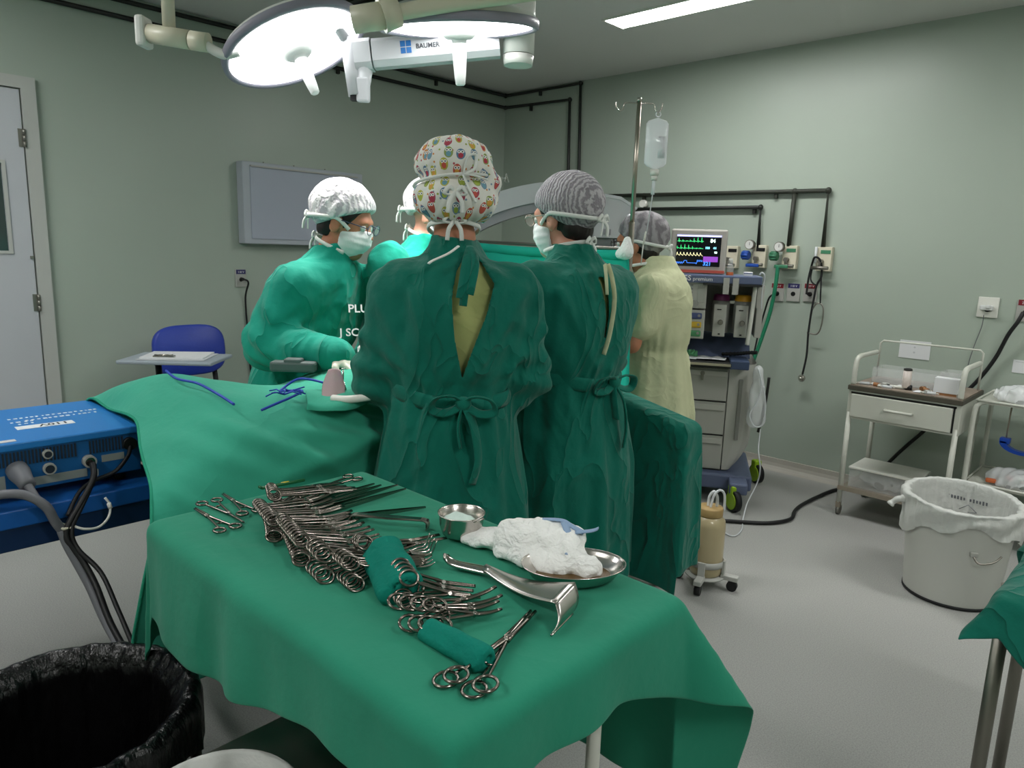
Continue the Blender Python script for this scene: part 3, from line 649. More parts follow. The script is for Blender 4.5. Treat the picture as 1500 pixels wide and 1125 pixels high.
net_mat('cap_net', '#8a858b', '#bcb8bc', 27, 'Y', 5); net_mat('cap_net_light', '#bdb9bf', '#e4e2e2', 20, 'X', 5); net_mat('cap_net_dark', '#746f74', '#9b979a', 7, 'Y', 6)

class HG(G):
    """distance grid seen from a moved frame (head, hand)"""
    def __init__(s, g, T):
        Ti = np.array(Matrix(T).inverted(), np.float32); s.xs, s.ys, s.zs = g.xs, g.ys, g.zs
        X, Y, Z = g.X, g.Y, g.Z
        s.X, s.Y, s.Z = [Ti[i, 0]*X+Ti[i, 1]*Y+Ti[i, 2]*Z+Ti[i, 3] for i in range(3)]
def head_sdf(h, ear=1):
    f = h.ell((0, -.012, .028), (.076, .096, .094))
    f = smin(f, h.ell((0, .028, -.045), (.060, .064, .080)), .03)
    f = smin(f, h.cap((0, .062, -.098), (0, .05, -.10), .028), .03)
    f = smin(f, h.cap((-.03, .078, .022), (.03, .078, .022), .014), .02)
    f = smin(f, h.cap((0, .090, .008), (0, .106, -.028), .009, .014), .012)
    f = smin(f, h.cap((-.02, .086, -.066), (.02, .086, -.066), .008), .012)
    for s_ in (-1, 1):
        f = smax(f, -h.ell((s_*.031, .098, .004), (.018, .016, .012)), .012)
        e = h.ell((s_*.080, -.008, -.014), (.011, .021, .034)); e = smax(e, -h.ell((s_*.094, .000, -.014), (.010, .011, .020)), .006)
        f = smin(f, e, .008)
    return f
def hand_sdf(g, wrist, dirv, up, side, curl=.5):
    """palm, four unequal bent fingers and a thumb leaving the side of the palm"""
    d = Vector(dirv).normalized(); u = Vector(up); u = (u-d*u.dot(d)).normalized(); r = d.cross(u)*side
    W0 = Vector(wrist); F = g.cap(W0, W0+d*.03, .026, .028)
    palm = W0+d*.06
    for k in (-1.2, 0, 1.2): F = smin(F, g.cap(W0+d*.02+r*k*.010, palm+r*k*.022, .016, .015), .02)
    for i, L in enumerate((.066, .076, .070, .054)):
        b = palm+d*.02+r*(-.03+.02*i)*1.0; p = [b]
        a = 0
        for q, fr in enumerate((.45, .32, .23)):
            a += curl*(.6 if q == 0 else .8); p.append(p[-1]+(d*math.cos(a)-u*math.sin(a))*L*fr)
        for q in range(3): F = smin(F, g.cap(p[q], p[q+1], .0092-.0008*q, .0086-.0008*q), .006)
    tb = W0+d*.028-r*.028; t1 = tb+(d*.6-r*.7-u*.3).normalized()*.038; t2 = t1+(d*.85-r*.1-u*.5).normalized()*.03
    F = smin(F, g.cap(tb, t1, .013, .011), .012); F = smin(F, g.cap(t1, t2, .0105, .0085), .006)
    return F
def Th(c, yaw, pitch=0, roll=0):
    return Matrix.Translation(c) @ Matrix.Rotation(yaw, 4, 'Z') @ Matrix.Rotation(-pitch, 4, 'X') @ Matrix.Rotation(roll, 4, 'Y')
def inpoly(px, pz, poly):
    ins = np.zeros(px.shape, bool); n = len(poly); j = n-1
    for i in range(n):
        xi, zi = poly[i]; xj, zj = poly[j]
        c = ((zi > pz) != (zj > pz)) & (px < (xj-xi)*(pz-zi)/(zj-zi+1e-12)+xi); ins ^= c; j = i
    return ins
def person(label, root, rz, sp):
    p = thing('person', label, 'person', root, rz); R = np.array(T_of(p).inverted())
    hT = Th(sp['head'], sp.get('hyaw', 0), sp.get('hpitch', 0), sp.get('hroll', 0)); hc = Vector(sp['head'])
    skin = sp.get('skin', 'skin'); rows = sp['rows']; arms = sp['arms']
    nb = Vector(sp['neck']); bz = sp.get('lean', lambda z: 0)
    # body: one continuous figure
    zs = np.unique(np.concatenate([ax(.02, nb.z-.10, .016), ax(nb.z-.10, hc.z+.16, .0062)]))
    g = G(ax(-.42, .42, .0085), ax(-.30, .52, .0085), zs)
    F = g.loft([(z, max(rx-.035, .04), max(ry-.035, .04), cx, cy) for z, rx, ry, cx, cy in rows if z > .80]+[(.78, .13, .09, rows[-1][3]*0, bz(.8))])
    for s_ in (-1, 1):
        F = smin(F, g.cap((s_*.09, bz(.8), .84), (s_*.10, bz(.5)+.01, .48), .075, .055), .04)
        F = smin(F, g.cap((s_*.10, bz(.5)+.01, .48), (s_*.10, bz(.1), .09), .052, .036), .02)
        F = smin(F, g.cap((s_*.10, bz(.1)-.02, .05), (s_*.11, bz(.1)+.13, .045), .035, .03), .02)
    for sh, el, wr in arms:
        F = smin(F, g.cap(sh, el, .050, .038), .03); F = smin(F, g.cap(el, wr, .040, .027), .02)
    F = smin(F, g.cap(nb-Vector((0, 0, .06)), hT @ Vector((0, -.02, -.055)), .066, .054), .035)
    F = smin(F, head_sdf(HG(g, hT)), .018)
    body = sdf_obj('body', g, F, skin, p, 2)
    # garment
    vox = sp.get('vox', .0095); amp = sp.get('amp', 1)
    allp = np.array([tuple(q) for a in arms for q in a]); x0, x1 = min(-.30, allp[:, 0].min()-.15), max(.30, allp[:, 0].max()+.15); y0, y1 = min(-.26, allp[:, 1].min()-.15), max(.28, allp[:, 1].max()+.12)
    g = G(ax(x0, x1, vox), ax(y0, y1, vox), ax(sp.get('hem', .30)-.03, 1.50, vox))
    nf = sp.get('pleats', 9); ph = sp.get('phase', .4); zb = sp.get('belt_z', 1.0)
    def pleat(th, Z):
        k = np.clip((zb-Z)/.45, 0, 1); w_ = np.exp(-((Z-zb)/.09)**2)
        a = np.sin(nf*th+ph+1.2*np.sin(2*th+Z*3)); c = np.sin(nf*1.7*th+ph*2+Z*2)
        return amp*(k*(.014*a+.008*c)+w_*.004*np.sin(25*th+3*np.sin(4*th)))
    F = g.loft([r for r in rows], pleat)
    sl = sp.get('sleeve', (.075, .078, .05)); short = sp.get('short', 0)
    for sh, el, wr in arms:
        if short:
            e2 = Vector(sh).lerp(Vector(el), short); F = smin(F, g.cap(sh, e2, sl[0], sl[1]), .05)
        else:
            A_ = g.cap(sh, el, sl[0], sl[1]); A_ = smin(A_, g.cap(el, wr, sl[1], sl[2]), .03)
            d = g.cap(el, el, 0); A_ = A_-amp*.010*np.exp(-(d/.16)**2)*np.sin(95*(g.Z*.8+.5*g.X+.35*g.Y)+3*np.sin(14*g.X+9*g.Y))
            F = smin(F, A_, .06)
    zr = np.clip((g.Z-(zb+.02))/.08, 0, 1)
    F = F+zr*g.wave(.012*amp, (20, 20, 11), sp.get('seed', 1), 4)+zr*g.wave(.0045*amp, (55, 55, 30), sp.get('seed', 1)+3, 4)+(1-zr)*g.wave(.011*amp, (15, 15, 3.5), sp.get('seed', 1)+7, 3)
    for a, b, w, h in sp.get('folds', ()): F = g.fold(F, a, b, w, h)
    if short:    # cut the open sleeve ends so the bare arms come out
        for sh, el, wr in arms:
            e2 = Vector(sh).lerp(Vector(el), short); d = (Vector(el)-Vector(sh)).normalized()
            pl = (g.X-e2.x)*d.x+(g.Y-e2.y)*d.y+(g.Z-e2.z)*d.z; near = g.cap(e2, e2+d*.14, .10)
            F = np.maximum(F, np.minimum(pl+.0, -near))if False else F
    F = np.maximum(F, sp.get('hem', .30)-g.Z)
    cut = None
    if 'slit' in sp:
        po = sp['slit']; cut = lambda c: inpoly(c[:, 0], c[:, 2], po) & (c[:, 1] < sp.get('slit_y', 0))
    gown = sdf_obj(sp.get('gname', 'surgical_gown'), g, F, sp.get('gmat', 'gown'), p, 1, cut, .003 if cut else 0, sp.get('slit'))
    if 'slit' in sp:
        g2 = G(ax(-.25, .25, .011), ax(-.22, .25, .011), ax(.95, 1.46, .011))
        F = g2.loft([(z, max(rx-.022, .03), max(ry-.022, .03), cx, cy) for z, rx, ry, cx, cy in rows if z < 1.44])+g2.wave(.006, (16, 16, 9), 5, 4)
        sdf_obj('scrub_shirt', g2, F, 'scrub_yellow', p, 1)
    # trousers and shoes
    g = G(ax(-.22, .22, .015), ax(-.2, .25, .015), ax(.06, .95, .018))
    F = g.cap((-.09, bz(.8), .86), (-.10, bz(.1), .10), .095, .065)
    F = smin(F, g.cap((.09, bz(.8), .86), (.10, bz(.1), .10), .095, .065), .02)
    sdf_obj('trousers', g, np.maximum(F, .09-g.Z), sp.get('pants', 'gown'), p, 1)
    for s_ in (-1, 1):
        MB().sph((s_*.105, bz(.1)+.05, .045), (.050, .145, .045), 16, 8).build('shoe', 'shoe', p)
    # head wear
    kind = sp['cap']; T = hT
    g = G(ax(-.15, .15, .0045), ax(-.19, .15, .0045), ax(-.12, .20, .0045))
    if kind == 'owl':
        F = g.ell((0, -.03, .075), (.108, .122, .080)); F = smin(F, g.ell((.004, -.055, -.022), (.116, .100, .072)), .012)
        F = smin(F, g.ell((-.085, .03, .105), (.03, .03, .02)), .03); F = smin(F, g.ell((.10, -.05, .03), (.03, .05, .03)), .02)
        F = F+g.wave(.006, (45, 45, 30), 3, 4)
        F = np.maximum(F, -(g.Z+.098)); F = smax(F, (-.030-g.Z)*.7+(g.Y-.035)*.75, .012)
    else:
        F = g.ell((0, -.03, .045), sp.get('cap_r', (.098, .124, .108)))
        F = F+g.wave(.0035, (60, 60, 30), 8, 4)
        F = smax(F, (-g.Z+.004+sp.get('cap_cut', .0))*.85+g.Y*.53*sp.get('cap_slope', 1), .008)
    V, Q = g.mesh(F, 'cap'); me = fast_mesh('cap', V, Q)
    if kind == 'owl':
        at = me.attributes.new('print_uv', 'FLOAT_VECTOR', 'POINT'); th = np.arctan2(V[:, 0], -(V[:, 1]+.03))
        at.data.foreach_set('vector', np.stack([th*.115, V[:, 2], V[:, 2]*0], 1).astype(np.float32).ravel())
    me.transform(T); c = link(me, 'surgical_cap', p, {'owl': 'owl_print'}.get(kind, kind)); md = c.modifiers.new('smooth', 'SMOOTH'); md.iterations = 2
    # hair at the nape
    if sp.get('hair', True):
        g = G(ax(-.10, .10, .005), ax(-.14, .10, .005), ax(-.12, .12, .005))
        F = np.minimum(g.ell((0, -.016, .026), (.0825, .103, .099)), g.ell((0, -.055, -.035), (.066, .050, .06)))
        F = smax(F, g.Y*1.0+(-g.Z)*.55-.035, .008); F = smax(F, -(g.Z+sp.get('nape', .075)), .01)
        for s_ in (-1, 1): F = smax(F, -g.ell((s_*.085, -.004, -.014), (.03, .026, .042)), .006)
        V, Q = g.mesh(F+g.wave(.002, (90, 90, 20), 4, 3), 'hair'); me = fast_mesh('hair', V, Q); me.transform(T); link(me, 'hair', p, 'hair')
    # mask with four ties
    if sp.get('mask', True):
        g = G(ax(-.085, .085, .0042), ax(-.02, .13, .0042), ax(-.15, .02, .0042))
        F = g.ell((0, .026, -.052), (.068, .078, .082)); F = smin(F, g.cap((0, .095, -.02), (0, .098, -.05), .018, .016), .03)
        F = F+.0007*np.sin(g.Z*260); F = smax(F, -g.ell((0, .02, -.05), (.060, .064, .076)), .004)
        F = smax(F, .012-g.Y+.0*g.Z, .006); F = smax(F, g.Z+.004, .006)
        V, Q = g.mesh(F, 'mask'); me = fast_mesh('mask', V, Q); me.transform(T); mk = link(me, 'face_mask', p, 'mask')
        def strap(pts, w=.0036):
            m_ = MB().tube(cm(pts, 5), w, 6, sy=2.2); m_.v = [tuple(T @ Vector(v)) for v in m_.v]; m_.build('mask_tie', 'tie', mk)
        for s_ in (-1, 1):
            strap([(s_*.066, .045, -.015), (s_*.088, .0, .012), (s_*.098, -.045, .006), (s_*.086, -.105, -.008), (s_*.03, -.146, -.018), (0, -.150, -.020)])
            strap([(s_*.055, .045, -.105), (s_*.072, .0, -.098), (s_*.070, -.045, -.092), (s_*.04, -.085, -.088), (0, -.098, -.086)])
        kz = (-.020, -.150), (-.086, -.10)
        for zz, yy in kz:
            for s_ in (-1, 1): strap([(0, yy, zz), (s_*.016, yy-.012, zz+.012), (s_*.03, yy-.006, zz-.004), (s_*.012, yy-.004, zz-.008)], .003)
            for s_ in (-1, 1): strap([(0, yy-.004, zz), (s_*.016, yy-.010, zz-.025), (s_*.020, yy-.004, zz-.055)], .003)
    if sp.get('glasses'):
        m_ = MB()
        for s_ in (-1, 1):
            ring = [(s_*.033+.026*math.cos(a), .112, .006+.019*math.sin(a)) for a in [2*PI*i/20 for i in range(20)]]
            m_.tube(ring, .0016, 6, closed=True); m_.tube([(s_*.059, .112, .010), (s_*.080, .09, .012), (s_*.084, .0, .010), (s_*.082, -.03, -.004)], .002, 6)
        m_.tube([(-.008, .112, .008), (0, .115, .011), (.008, .112, .008)], .0018, 6)
        m_.v = [tuple(T @ Vector(v)) for v in m_.v]; gl = m_.build('glasses', sp['glasses'], p)
        for s_ in (-1, 1):
            m_ = MB().lathe([(.0, 0), (.0255, .0)], n=20, sy=.73); m_.v = [tuple(T @ (Matrix.Translation((s_*.033, .112, .006)) @ Matrix.Rotation(PI/2, 4, 'X') @ Vector(v))) for v in m_.v]
            m_.build('lens', 'clear_plastic', gl)
    for s_ in (-1, 1):
        m_ = MB().sph((s_*.031, .080, .004), .0125, 12, 8); m_.v = [tuple(T @ Vector(v)) for v in m_.v]; m_.build('eye', 'gauge_white', p)
    # gloved hands
    if sp.get('gloves', True):
        for i, (sh, el, wr) in enumerate(arms):
            wr = Vector(wr); dv = sp.get('hand_dir', (0, .8, -.5)); g = G(ax(wr.x-.16, wr.x+.16, .0055), ax(wr.y-.1, wr.y+.18, .0055), ax(wr.z-.18, wr.z+.12, .0055))
            dd = wr-Vector(el); dd.normalize(); dd = (dd*.7+Vector(dv)*.5).normalized()
            F = hand_sdf(g, wr-dd*.01, dd, (0, .3, 1), 1 if i else -1); F = smin(F, g.cap(wr-(wr-Vector(el)).normalized()*.07, wr, .034, .029), .02)
            sdf_obj('glove', g, F, 'glove', p, 1)
    # belt
    if sp.get('belt', True):
        rz_ = np.array(rows, float); i0 = np.argsort(rz_[:, 0]); bx, by, bcx, bcy = [np.interp(zb, rz_[i0, 0], rz_[i0, k]) for k in (1, 2, 3, 4)]
        def bf(u, v):
            th = 2*PI*u; o = .010+.004*math.sin(9*th); z = zb+.012*math.sin(th*2+1)+(v-.5)*.045; bul = .004*math.sin(PI*v)
            return (bcx+(bx+o+bul)*math.cos(th), bcy+(by+o+bul)*math.sin(th), z)
        MB().grid(bf, 72, 5, closed_u=True).build('belt', sp.get('gmat', 'gown'), p, solid=.004)
        kx = sp.get('knot_x', .04); ky = bcy-by*math.sqrt(max(0, 1-(kx-bcx)**2/bx**2))-.022
        rib = MB()
        def ribbon(pts, w): rib.tube(cm(pts, 6), w, 8, sy=.28)
        for s_ in (-1, 1):
            ribbon([(kx, ky, zb), (kx+s_*.03, ky-.022, zb+.022), (kx+s_*.075, ky-.018, zb+.012), (kx+s_*.085, ky-.004, zb-.022), (kx+s_*.045, ky-.012, zb-.026), (kx, ky-.004, zb-.004)], .013)
        ribbon([(kx, ky, zb), (kx+.03, ky-.022, zb-.06), (kx+.045, ky-.028, zb-.15), (kx+.03, ky-.034, zb-.22)], .017)
        ribbon([(kx, ky, zb), (kx-.012, ky-.022, zb-.06), (kx-.004, ky-.028, zb-.12)], .016)
        rib.sph((kx, ky-.008, zb), (.022, .018, .020)).build('belt_bow', sp.get('gmat', 'gown'), p)
    for f in sp.get('extra', ()): f(p, hT)
    return p
def loc(root, rz, P):
    T = (Matrix.Translation(root) @ Matrix.Rotation(rz, 4, 'Z')).inverted(); return [T @ Vector(q) for q in P]
ROWS = [(.27, .265, .205, 0, 0), (.7, .25, .190, 0, 0), (.92, .20, .155, 0, 0), (1.0, .178, .138, 0, 0), (1.10, .200, .150, 0, 0), (1.25, .222, .152, 0, 0), (1.33, .215, .135, 0, 0), (1.385, .165, .110, 0, 0), (1.42, .095, .085, 0, .005), (1.455, .072, .070, 0, .012), (1.47, .068, .066, 0, .015)]
def shift(rows, f): return [(z, rx, ry, cx, cy+f(z)) for z, rx, ry, cx, cy in rows]
# ---- the woman in the printed cap, seen from behind
def owl_extra(p, T):
    m_ = MB().tube(cm([(.02, -.118, 1.425), (-.005, -.135, 1.405), (-.045, -.150, 1.385), (-.055, -.155, 1.377)], 5), .0075, 8, sy=.35); m_.build('hanging_tie', 'tie', p)
    s_ = MB()
    for x, z1 in ((.045, 1.27), (.062, 1.30), (.036, 1.29)): s_.tube(cm([(.05, -.098, 1.425), (x+.006, -.145, 1.385), (x, -.165, 1.33), (x-.006, -.168, z1)], 5), .011, 8, sy=.35)
    s_.build('neck_ties', 'gown', p)
    band = MB().tube([tuple(T @ Vector((.114*math.cos(a), -.028+.122*math.sin(a), .028+.012*math.cos(a)))) for a in [2*PI*i/40 for i in range(40)]], .0045, 6, closed=True); band.build('cap_tie', 'tie', p)
    k = MB()
    for q in (((.02, -.150, .028), (.03, -.162, .070), (.052, -.150, .080), (.05, -.152, .045), (.025, -.152, .03)), ((.02, -.152, .028), (.045, -.158, .025), (.085, -.135, .02)), ((.02, -.152, .026), (.035, -.160, -.01), (.055, -.152, -.045))):
        k.tube(cm([tuple(T @ Vector(v)) for v in q], 5), .005, 6, sy=.6)
    k.build('cap_bow', 'tie', p)
    MB().tube([tuple(T @ Vector(v)) for v in ((.105, .0, .055), (.125, .0, .058), (.150, .005, .056))], .0022, 6).tube([tuple(T @ Vector(v)) for v in ((.150, .005, .070), (.158, .005, .045), (.146, .005, .046), (.150, .005, .070))], .0018, 6).build('shield_clip', 'clear_plastic', p)
    MB().box(T @ Vector((.106, .0, .05)), (.006, .02, .035)).build('clip_base', 'rubber', p)
    MB().sph(T @ Vector((.083, -.012, -.058)), .006).sph(T @ Vector((.083, -.012, -.070)), .007).build('earring', 'steel', p)
P1 = (-1.545, 1.385, 0); R1 = math.radians(43)
person('person from behind in green gown and white cap printed with small owls', P1, R1, dict(
    rows=[(z-.025 if z > 1.2 else z, rx*.94, ry, cx, cy) for z, rx, ry, cx, cy in ROWS], head=(-.010, .055, 1.568), hyaw=.12, hpitch=.12, neck=(.0, .02, 1.41), cap='owl', hair=False, skin='skin',
    arms=[((-.160, .0, 1.300), (-.212, .03, 1.045), (-.08, .27, 1.04)), ((.165, .0, 1.300), (.205, .05, 1.06), (.10, .28, 1.06))],
    sleeve=(.076, .080, .055), belt_z=1.005, knot_x=.045, seed=11, pleats=8, phase=.8, gmat='gown', glasses='frame_dark',
    slit=[(.035, 1.402), (.075, 1.392), (.118, 1.33), (.104, 1.25), (.072, 1.17), (.040, 1.075), (.020, 1.17), (.006, 1.29), (.016, 1.36)], extra=[owl_extra],
    folds=[((-.13, -.13, 1.345), (-.01, -.152, 1.07), .018, .014), ((-.20, -.09, 1.27), (-.06, -.145, 1.05), .016, .013), ((.205, -.08, 1.31), (.055, -.150, 1.07), .02, .015), ((.12, -.14, 1.34), (.075, -.150, 1.14), .014, .012),
           ((.01, -.155, 1.30), (.035, -.15, 1.09), .012, .010), ((-.26, -.02, 1.17), (-.12, -.12, 1.09), .014, .010), ((-.28, 0, 1.10), (-.16, -.08, 1.14), .012, .010), ((.27, -.02, 1.20), (.17, -.10, 1.08), .014, .011),
           ((-.05, -.15, 1.0), (-.10, -.19, .55), .016, .014), ((.02, -.15, .99), (.0, -.20, .45), .016, .016), ((.12, -.12, .99), (.17, -.15, .5), .018, .014), ((-.15, -.09, .98), (-.21, -.10, .55), .018, .012)]))
# ---- the man beside him in a pleated cap
def man_extra(p, T):
    MB().tube(cm([(.005, -.150, 1.385), (.012, -.166, 1.34), (.018, -.176, 1.27), (.004, -.178, 1.17), (-.012, -.172, 1.10)], 6), .010, 8, sy=.3).build('neck_tape', 'scrub_pale', p)
    MB().tube(cm([(-.008, -.150, 1.385), (-.014, -.166, 1.345), (-.012, -.172, 1.29)], 6), .008, 8, sy=.3).build('neck_tape', 'scrub_pale', p)
P2 = (-1.515, 1.895, 0); R2 = math.radians(80)
person('person from behind in green gown and grey pleated cap, glasses at left', P2, R2, dict(
    rows=[(z-.03 if z > 1 else z, rx*.97, ry*1.06, cx, cy) for z, rx, ry, cx, cy in ROWS], head=(.0, .075, 1.528), hyaw=.30, hpitch=.12, neck=(0, .02, 1.39), cap='cap_net', skin='skin_light', glasses='steel_dull',
    arms=[((-.18, .0, 1.30), (-.25, .08, 1.03), (-.10, .32, 1.03)), ((.17, .0, 1.30), (.21, .08, 1.03), (.10, .32, 1.04))], nape=.095,
    sleeve=(.082, .086, .055), belt_z=1.005, knot_x=.045, seed=23, pleats=9, phase=2.0, gmat='gown', extra=[man_extra],
    slit=[(-.012, 1.345), (.010, 1.345), (.016, 1.27), (.004, 1.15), (-.004, 1.15), (-.002, 1.26)],
    folds=[((-.16, -.12, 1.30), (-.03, -.16, 1.05), .018, .012), ((-.22, -.03, 1.22), (-.10, -.12, 1.05), .016, .013), ((.17, -.10, 1.28), (.03, -.16, 1.05), .02, .014), ((-.06, -.15, 1.32), (-.02, -.155, 1.08), .013, .010), ((.20, -.02, 1.20), (.10, -.12, 1.06), .016, .012),
           ((-.04, -.15, 1.0), (-.09, -.20, .5), .016, .015), ((.03, -.15, 1.0), (.02, -.20, .45), .014, .014), ((.12, -.1, .99), (.17, -.15, .5), .018, .013), ((-.14, -.1, 1.0), (-.2, -.12, .5), .018, .013)]))
# ---- the woman across the table at the left, bowed over the field
def chest_text(p, T):
    T0 = T_of(p).inverted()
    for s_, pos, size in (('PLUS V', (-2.135, 1.420, 1.188), .042), ('J SC EIDO', (-2.150, 1.395, 1.105), .040), ('DO', (-2.155, 1.470, 1.035), .038)):
        text_obj('gown_lettering', s_, size, 'white_ink', T0 @ frame(pos, (.50, .86, 0), (-.38, .22, .9)), p, .0005, bold=.0006)
P3 = (-2.615, 1.50, 0); R3 = math.radians(-72)
lean3 = lambda z: max(0, z-.85)*.30
a3 = loc(P3, R3, [(-2.400, 1.375, 1.265), (-2.435, 1.290, 1.055), (-2.135, 1.375, 1.030)])
b3 = loc(P3, R3, [(-2.30, 1.72, 1.345), (-2.20, 1.80, 1.10), (-2.05, 1.62, 1.06)])
person('person in green gown bowed over the table at left, white cap and mask', P3, R3, dict(
    rows=shift([(z-.055 if z > 1 else z, rx*1.0, ry*1.15, cx, cy) for z, rx, ry, cx, cy in ROWS], lean3), lean=lambda z: 0, head=(-.015, .240, 1.502), hyaw=.26, hpitch=.30, neck=(.0, .17, 1.36), cap='cap_net_light', skin='skin', glasses='glasses_frame',
    arms=[a3, b3], sleeve=(.085, .092, .058), belt=False, seed=31, pleats=8, gmat='gown_light', extra=[chest_text], nape=.07, cap_r=(.102, .130, .112), cap_cut=.012,
    folds=[((-.19, .1, 1.30), (-.20, .2, 1.10), .016, .012), ((-.12, .25, 1.33), (-.05, .32, 1.08), .016, .011), ((.0, .32, 1.3), (.0, .3, 1.0), .015, .010), ((-.2, .05, 1.2), (-.12, .1, .9), .02, .012), ((.06, .30, 1.28), (.05, .28, 1.02), .014, .010)]))
# ---- second person across the table, mostly hidden behind the printed cap
P4 = (-2.605, 1.945, 0); R4 = math.radians(-78)
lean4 = lambda z: max(0, z-.85)*.30
person('person half hidden behind the printed cap, ear and white mask showing', P4, R4, dict(
    rows=shift([(z-.005, rx*.97, ry*1.05, cx, cy) for z, rx, ry, cx, cy in ROWS], lean4), lean=lambda z: 0, head=(-.03, .235, 1.555), hyaw=.30, hpitch=.25, neck=(.0, .17, 1.415), cap='cap_net_light', skin='skin_light',
    arms=[((-.155, .11, 1.265), (-.20, .28, 1.08), (-.08, .42, 1.04)), ((.155, .11, 1.265), (.20, .28, 1.08), (.08, .42, 1.04))], belt=False, seed=41, gmat='gown_light', vox=.012, hair=False, cap_cut=.03))
# ---- the person at the anaesthesia end in pale scrubs
P5 = (-1.855, 2.96, 0); R5 = math.radians(112)
person('person in pale yellow scrubs and sheer cap facing the drip stand', P5, R5, dict(
    rows=[(z-.06 if z > 1 else z-.02, rx*.90, ry*1.05, cx, cy) for z, rx, ry, cx, cy in ROWS], head=(.0, .115, 1.465), hyaw=-.02, hpitch=.05, neck=(0, .02, 1.34), cap='cap_net_dark', skin='skin', glasses='frame_dark',
    arms=[((-.185, .0, 1.255), (-.25, .06, 1.02), (-.12, .30, 1.0)), ((.185, .0, 1.255), (.25, .06, 1.02), (.12, .30, 1.0))], short=.62, sleeve=(.080, .078, .055), belt=False, gloves=False, gname='scrub_gown', gmat='scrub_pale', pants='scrub_pale', seed=51, amp=.8, nape=.095,
    folds=[((.12, -.14, 1.2), (.06, -.17, .9), .02, .012), ((-.05, -.16, 1.2), (-.02, -.17, .8), .02, .010), ((.2, -.05, 1.1), (.2, -.08, .6), .02, .012)]))
# ------------------------------------------------------------------ instrument table
TX0, TX1, TY0, TY1, TZ = -1.555, -.598, .545, 1.078, .82
t = thing('instrument_table', 'steel instrument table hidden under a green drape in the foreground', 'table', ((TX0+TX1)/2, (TY0+TY1)/2, 0))
MB().b2((TX0+.01, TY0+.01, TZ-.03), (TX1-.01, TY1-.01, TZ-.004), .004).build('table_top', 'steel_dull', t, True)
for x, y in ((TX0+.04, TY0+.04), (TX0+.04, TY1-.04), (TX1-.045, TY0+.08), (TX1-.045, TY1-.16)):
    MB().cyl((x, y, 0), (x, y, TZ-.03), .0125, n=14).build('leg', 'cart_white' if x > -1 else 'steel_dull', t, True)
MB().b2((TX0+.03, TY0+.03, .22), (TX1-.03, TY1-.03, .235)).build('lower_shelf', 'steel_dull', t, True)
def hangxy(du, dv, sx, sy, flare, r=.022):
    rho = math.hypot(du, dv)
    if rho < 1e-9: return 0, 0, 0
    a = r*PI/2
    if rho < a: out = r*math.sin(rho/r); dn = r*(1-math.cos(rho/r))
    else: out = r+(rho-a)*flare; dn = r+(rho-a)*math.sqrt(max(.05, 1-flare*flare))
    return sx*out*du/rho, sy*out*dv/rho, -dn
def nz(x, y, z=0): return math.sin(x*3.1+1.7*math.sin(y*2.3+.6))*math.cos(y*2.7+1.1*math.sin(x*1.9+z))
def drape(name, m, x0, x1, y0, y1, z, HL, HR, HN, HF, parent=None, nx=64, ny=44, nh=14, amp=.018, top=None, seed=0, fl0=.06, flc=None, cl=1):
    """cloth over a rectangle; H* give the overhang on each side as functions"""
    U = [('l', 1-i/nh) for i in range(nh)]+[('t', i/(nx-1)) for i in range(nx)]+[('r', (i+1)/nh) for i in range(nh)]
    V_ = [('n', 1-i/nh) for i in range(nh)]+[('t', i/(ny-1)) for i in range(ny)]+[('f', (i+1)/nh) for i in range(nh)]
    vs = []
    for ku, fu in U:
        for kv, fv in V_:
            x = x0+(x1-x0)*fu if ku == 't' else (x0 if ku == 'l' else x1); y = y0+(y1-y0)*fv if kv == 't' else (y0 if kv == 'n' else y1)
            cu = (x-x0)/(x1-x0); cv = (y-y0)/(y1-y0)
            hu = 0 if ku == 't' else (HL(cv) if ku == 'l' else HR(cv)); hv = 0 if kv == 't' else (HN(cu) if kv == 'n' else HF(cu))
            du = 0 if ku == 't' else fu*hu; dv = 0 if kv == 't' else fv*hv; sx = -1 if ku == 'l' else 1; sy = -1 if kv == 'n' else 1
            fl = fl0
            if du and dv: fl = fl0+(flc or {}).get(('l' if sx < 0 else 'r')+('n' if sy < 0 else 'f'), .05)*math.sin(2*math.atan2(dv, du))**2
            if du and dv:
                hy = math.hypot(du, dv); mx = max(du, dv); kk = (mx+(hy-mx)*cl)/hy; du *= kk; dv *= kk
            ox, oy, oz = hangxy(du, dv, sx, sy, fl)
            rho = math.hypot(du, dv); w = amp*min(1, rho/.18)
            s_ = x if dv > du else y
            rip = w*(math.sin(s_*17+seed+1.5*math.sin(s_*6+seed))+.45*math.sin(s_*39+seed*2))
            if rho > 0: ox += rip*sx*du/rho; oy += rip*sy*dv/rho
            zz = z+oz+(top(x, y) if (top and rho == 0) else 0)
            vs.append((x+ox, y+oy, zz))
    n2 = len(V_); n1 = len(U)
    fs = [(i*n2+j, (i+1)*n2+j, (i+1)*n2+j+1, i*n2+j+1) for i in range(n1-1) for j in range(n2-1)]
    mb = MB(); mb.add(vs, fs, True); o = mb.build(name, m, parent, parent is not None)
    md = o.modifiers.new('solid', 'SOLIDIFY'); md.thickness = .003; md.offset = 1
    md = o.modifiers.new('sub', 'SUBSURF'); md.levels = md.render_levels = 1
    return o
def tb_top(x, y):
    e = min(x-TX0, TX1-x, y-TY0, TY1-y); k = min(1, e/.08)
    return k*(.0016+.0016*nz(x*9, y*11)+.0012*math.sin(60*(y-.3*x))*max(0, nz(x*5+2, y*6)))
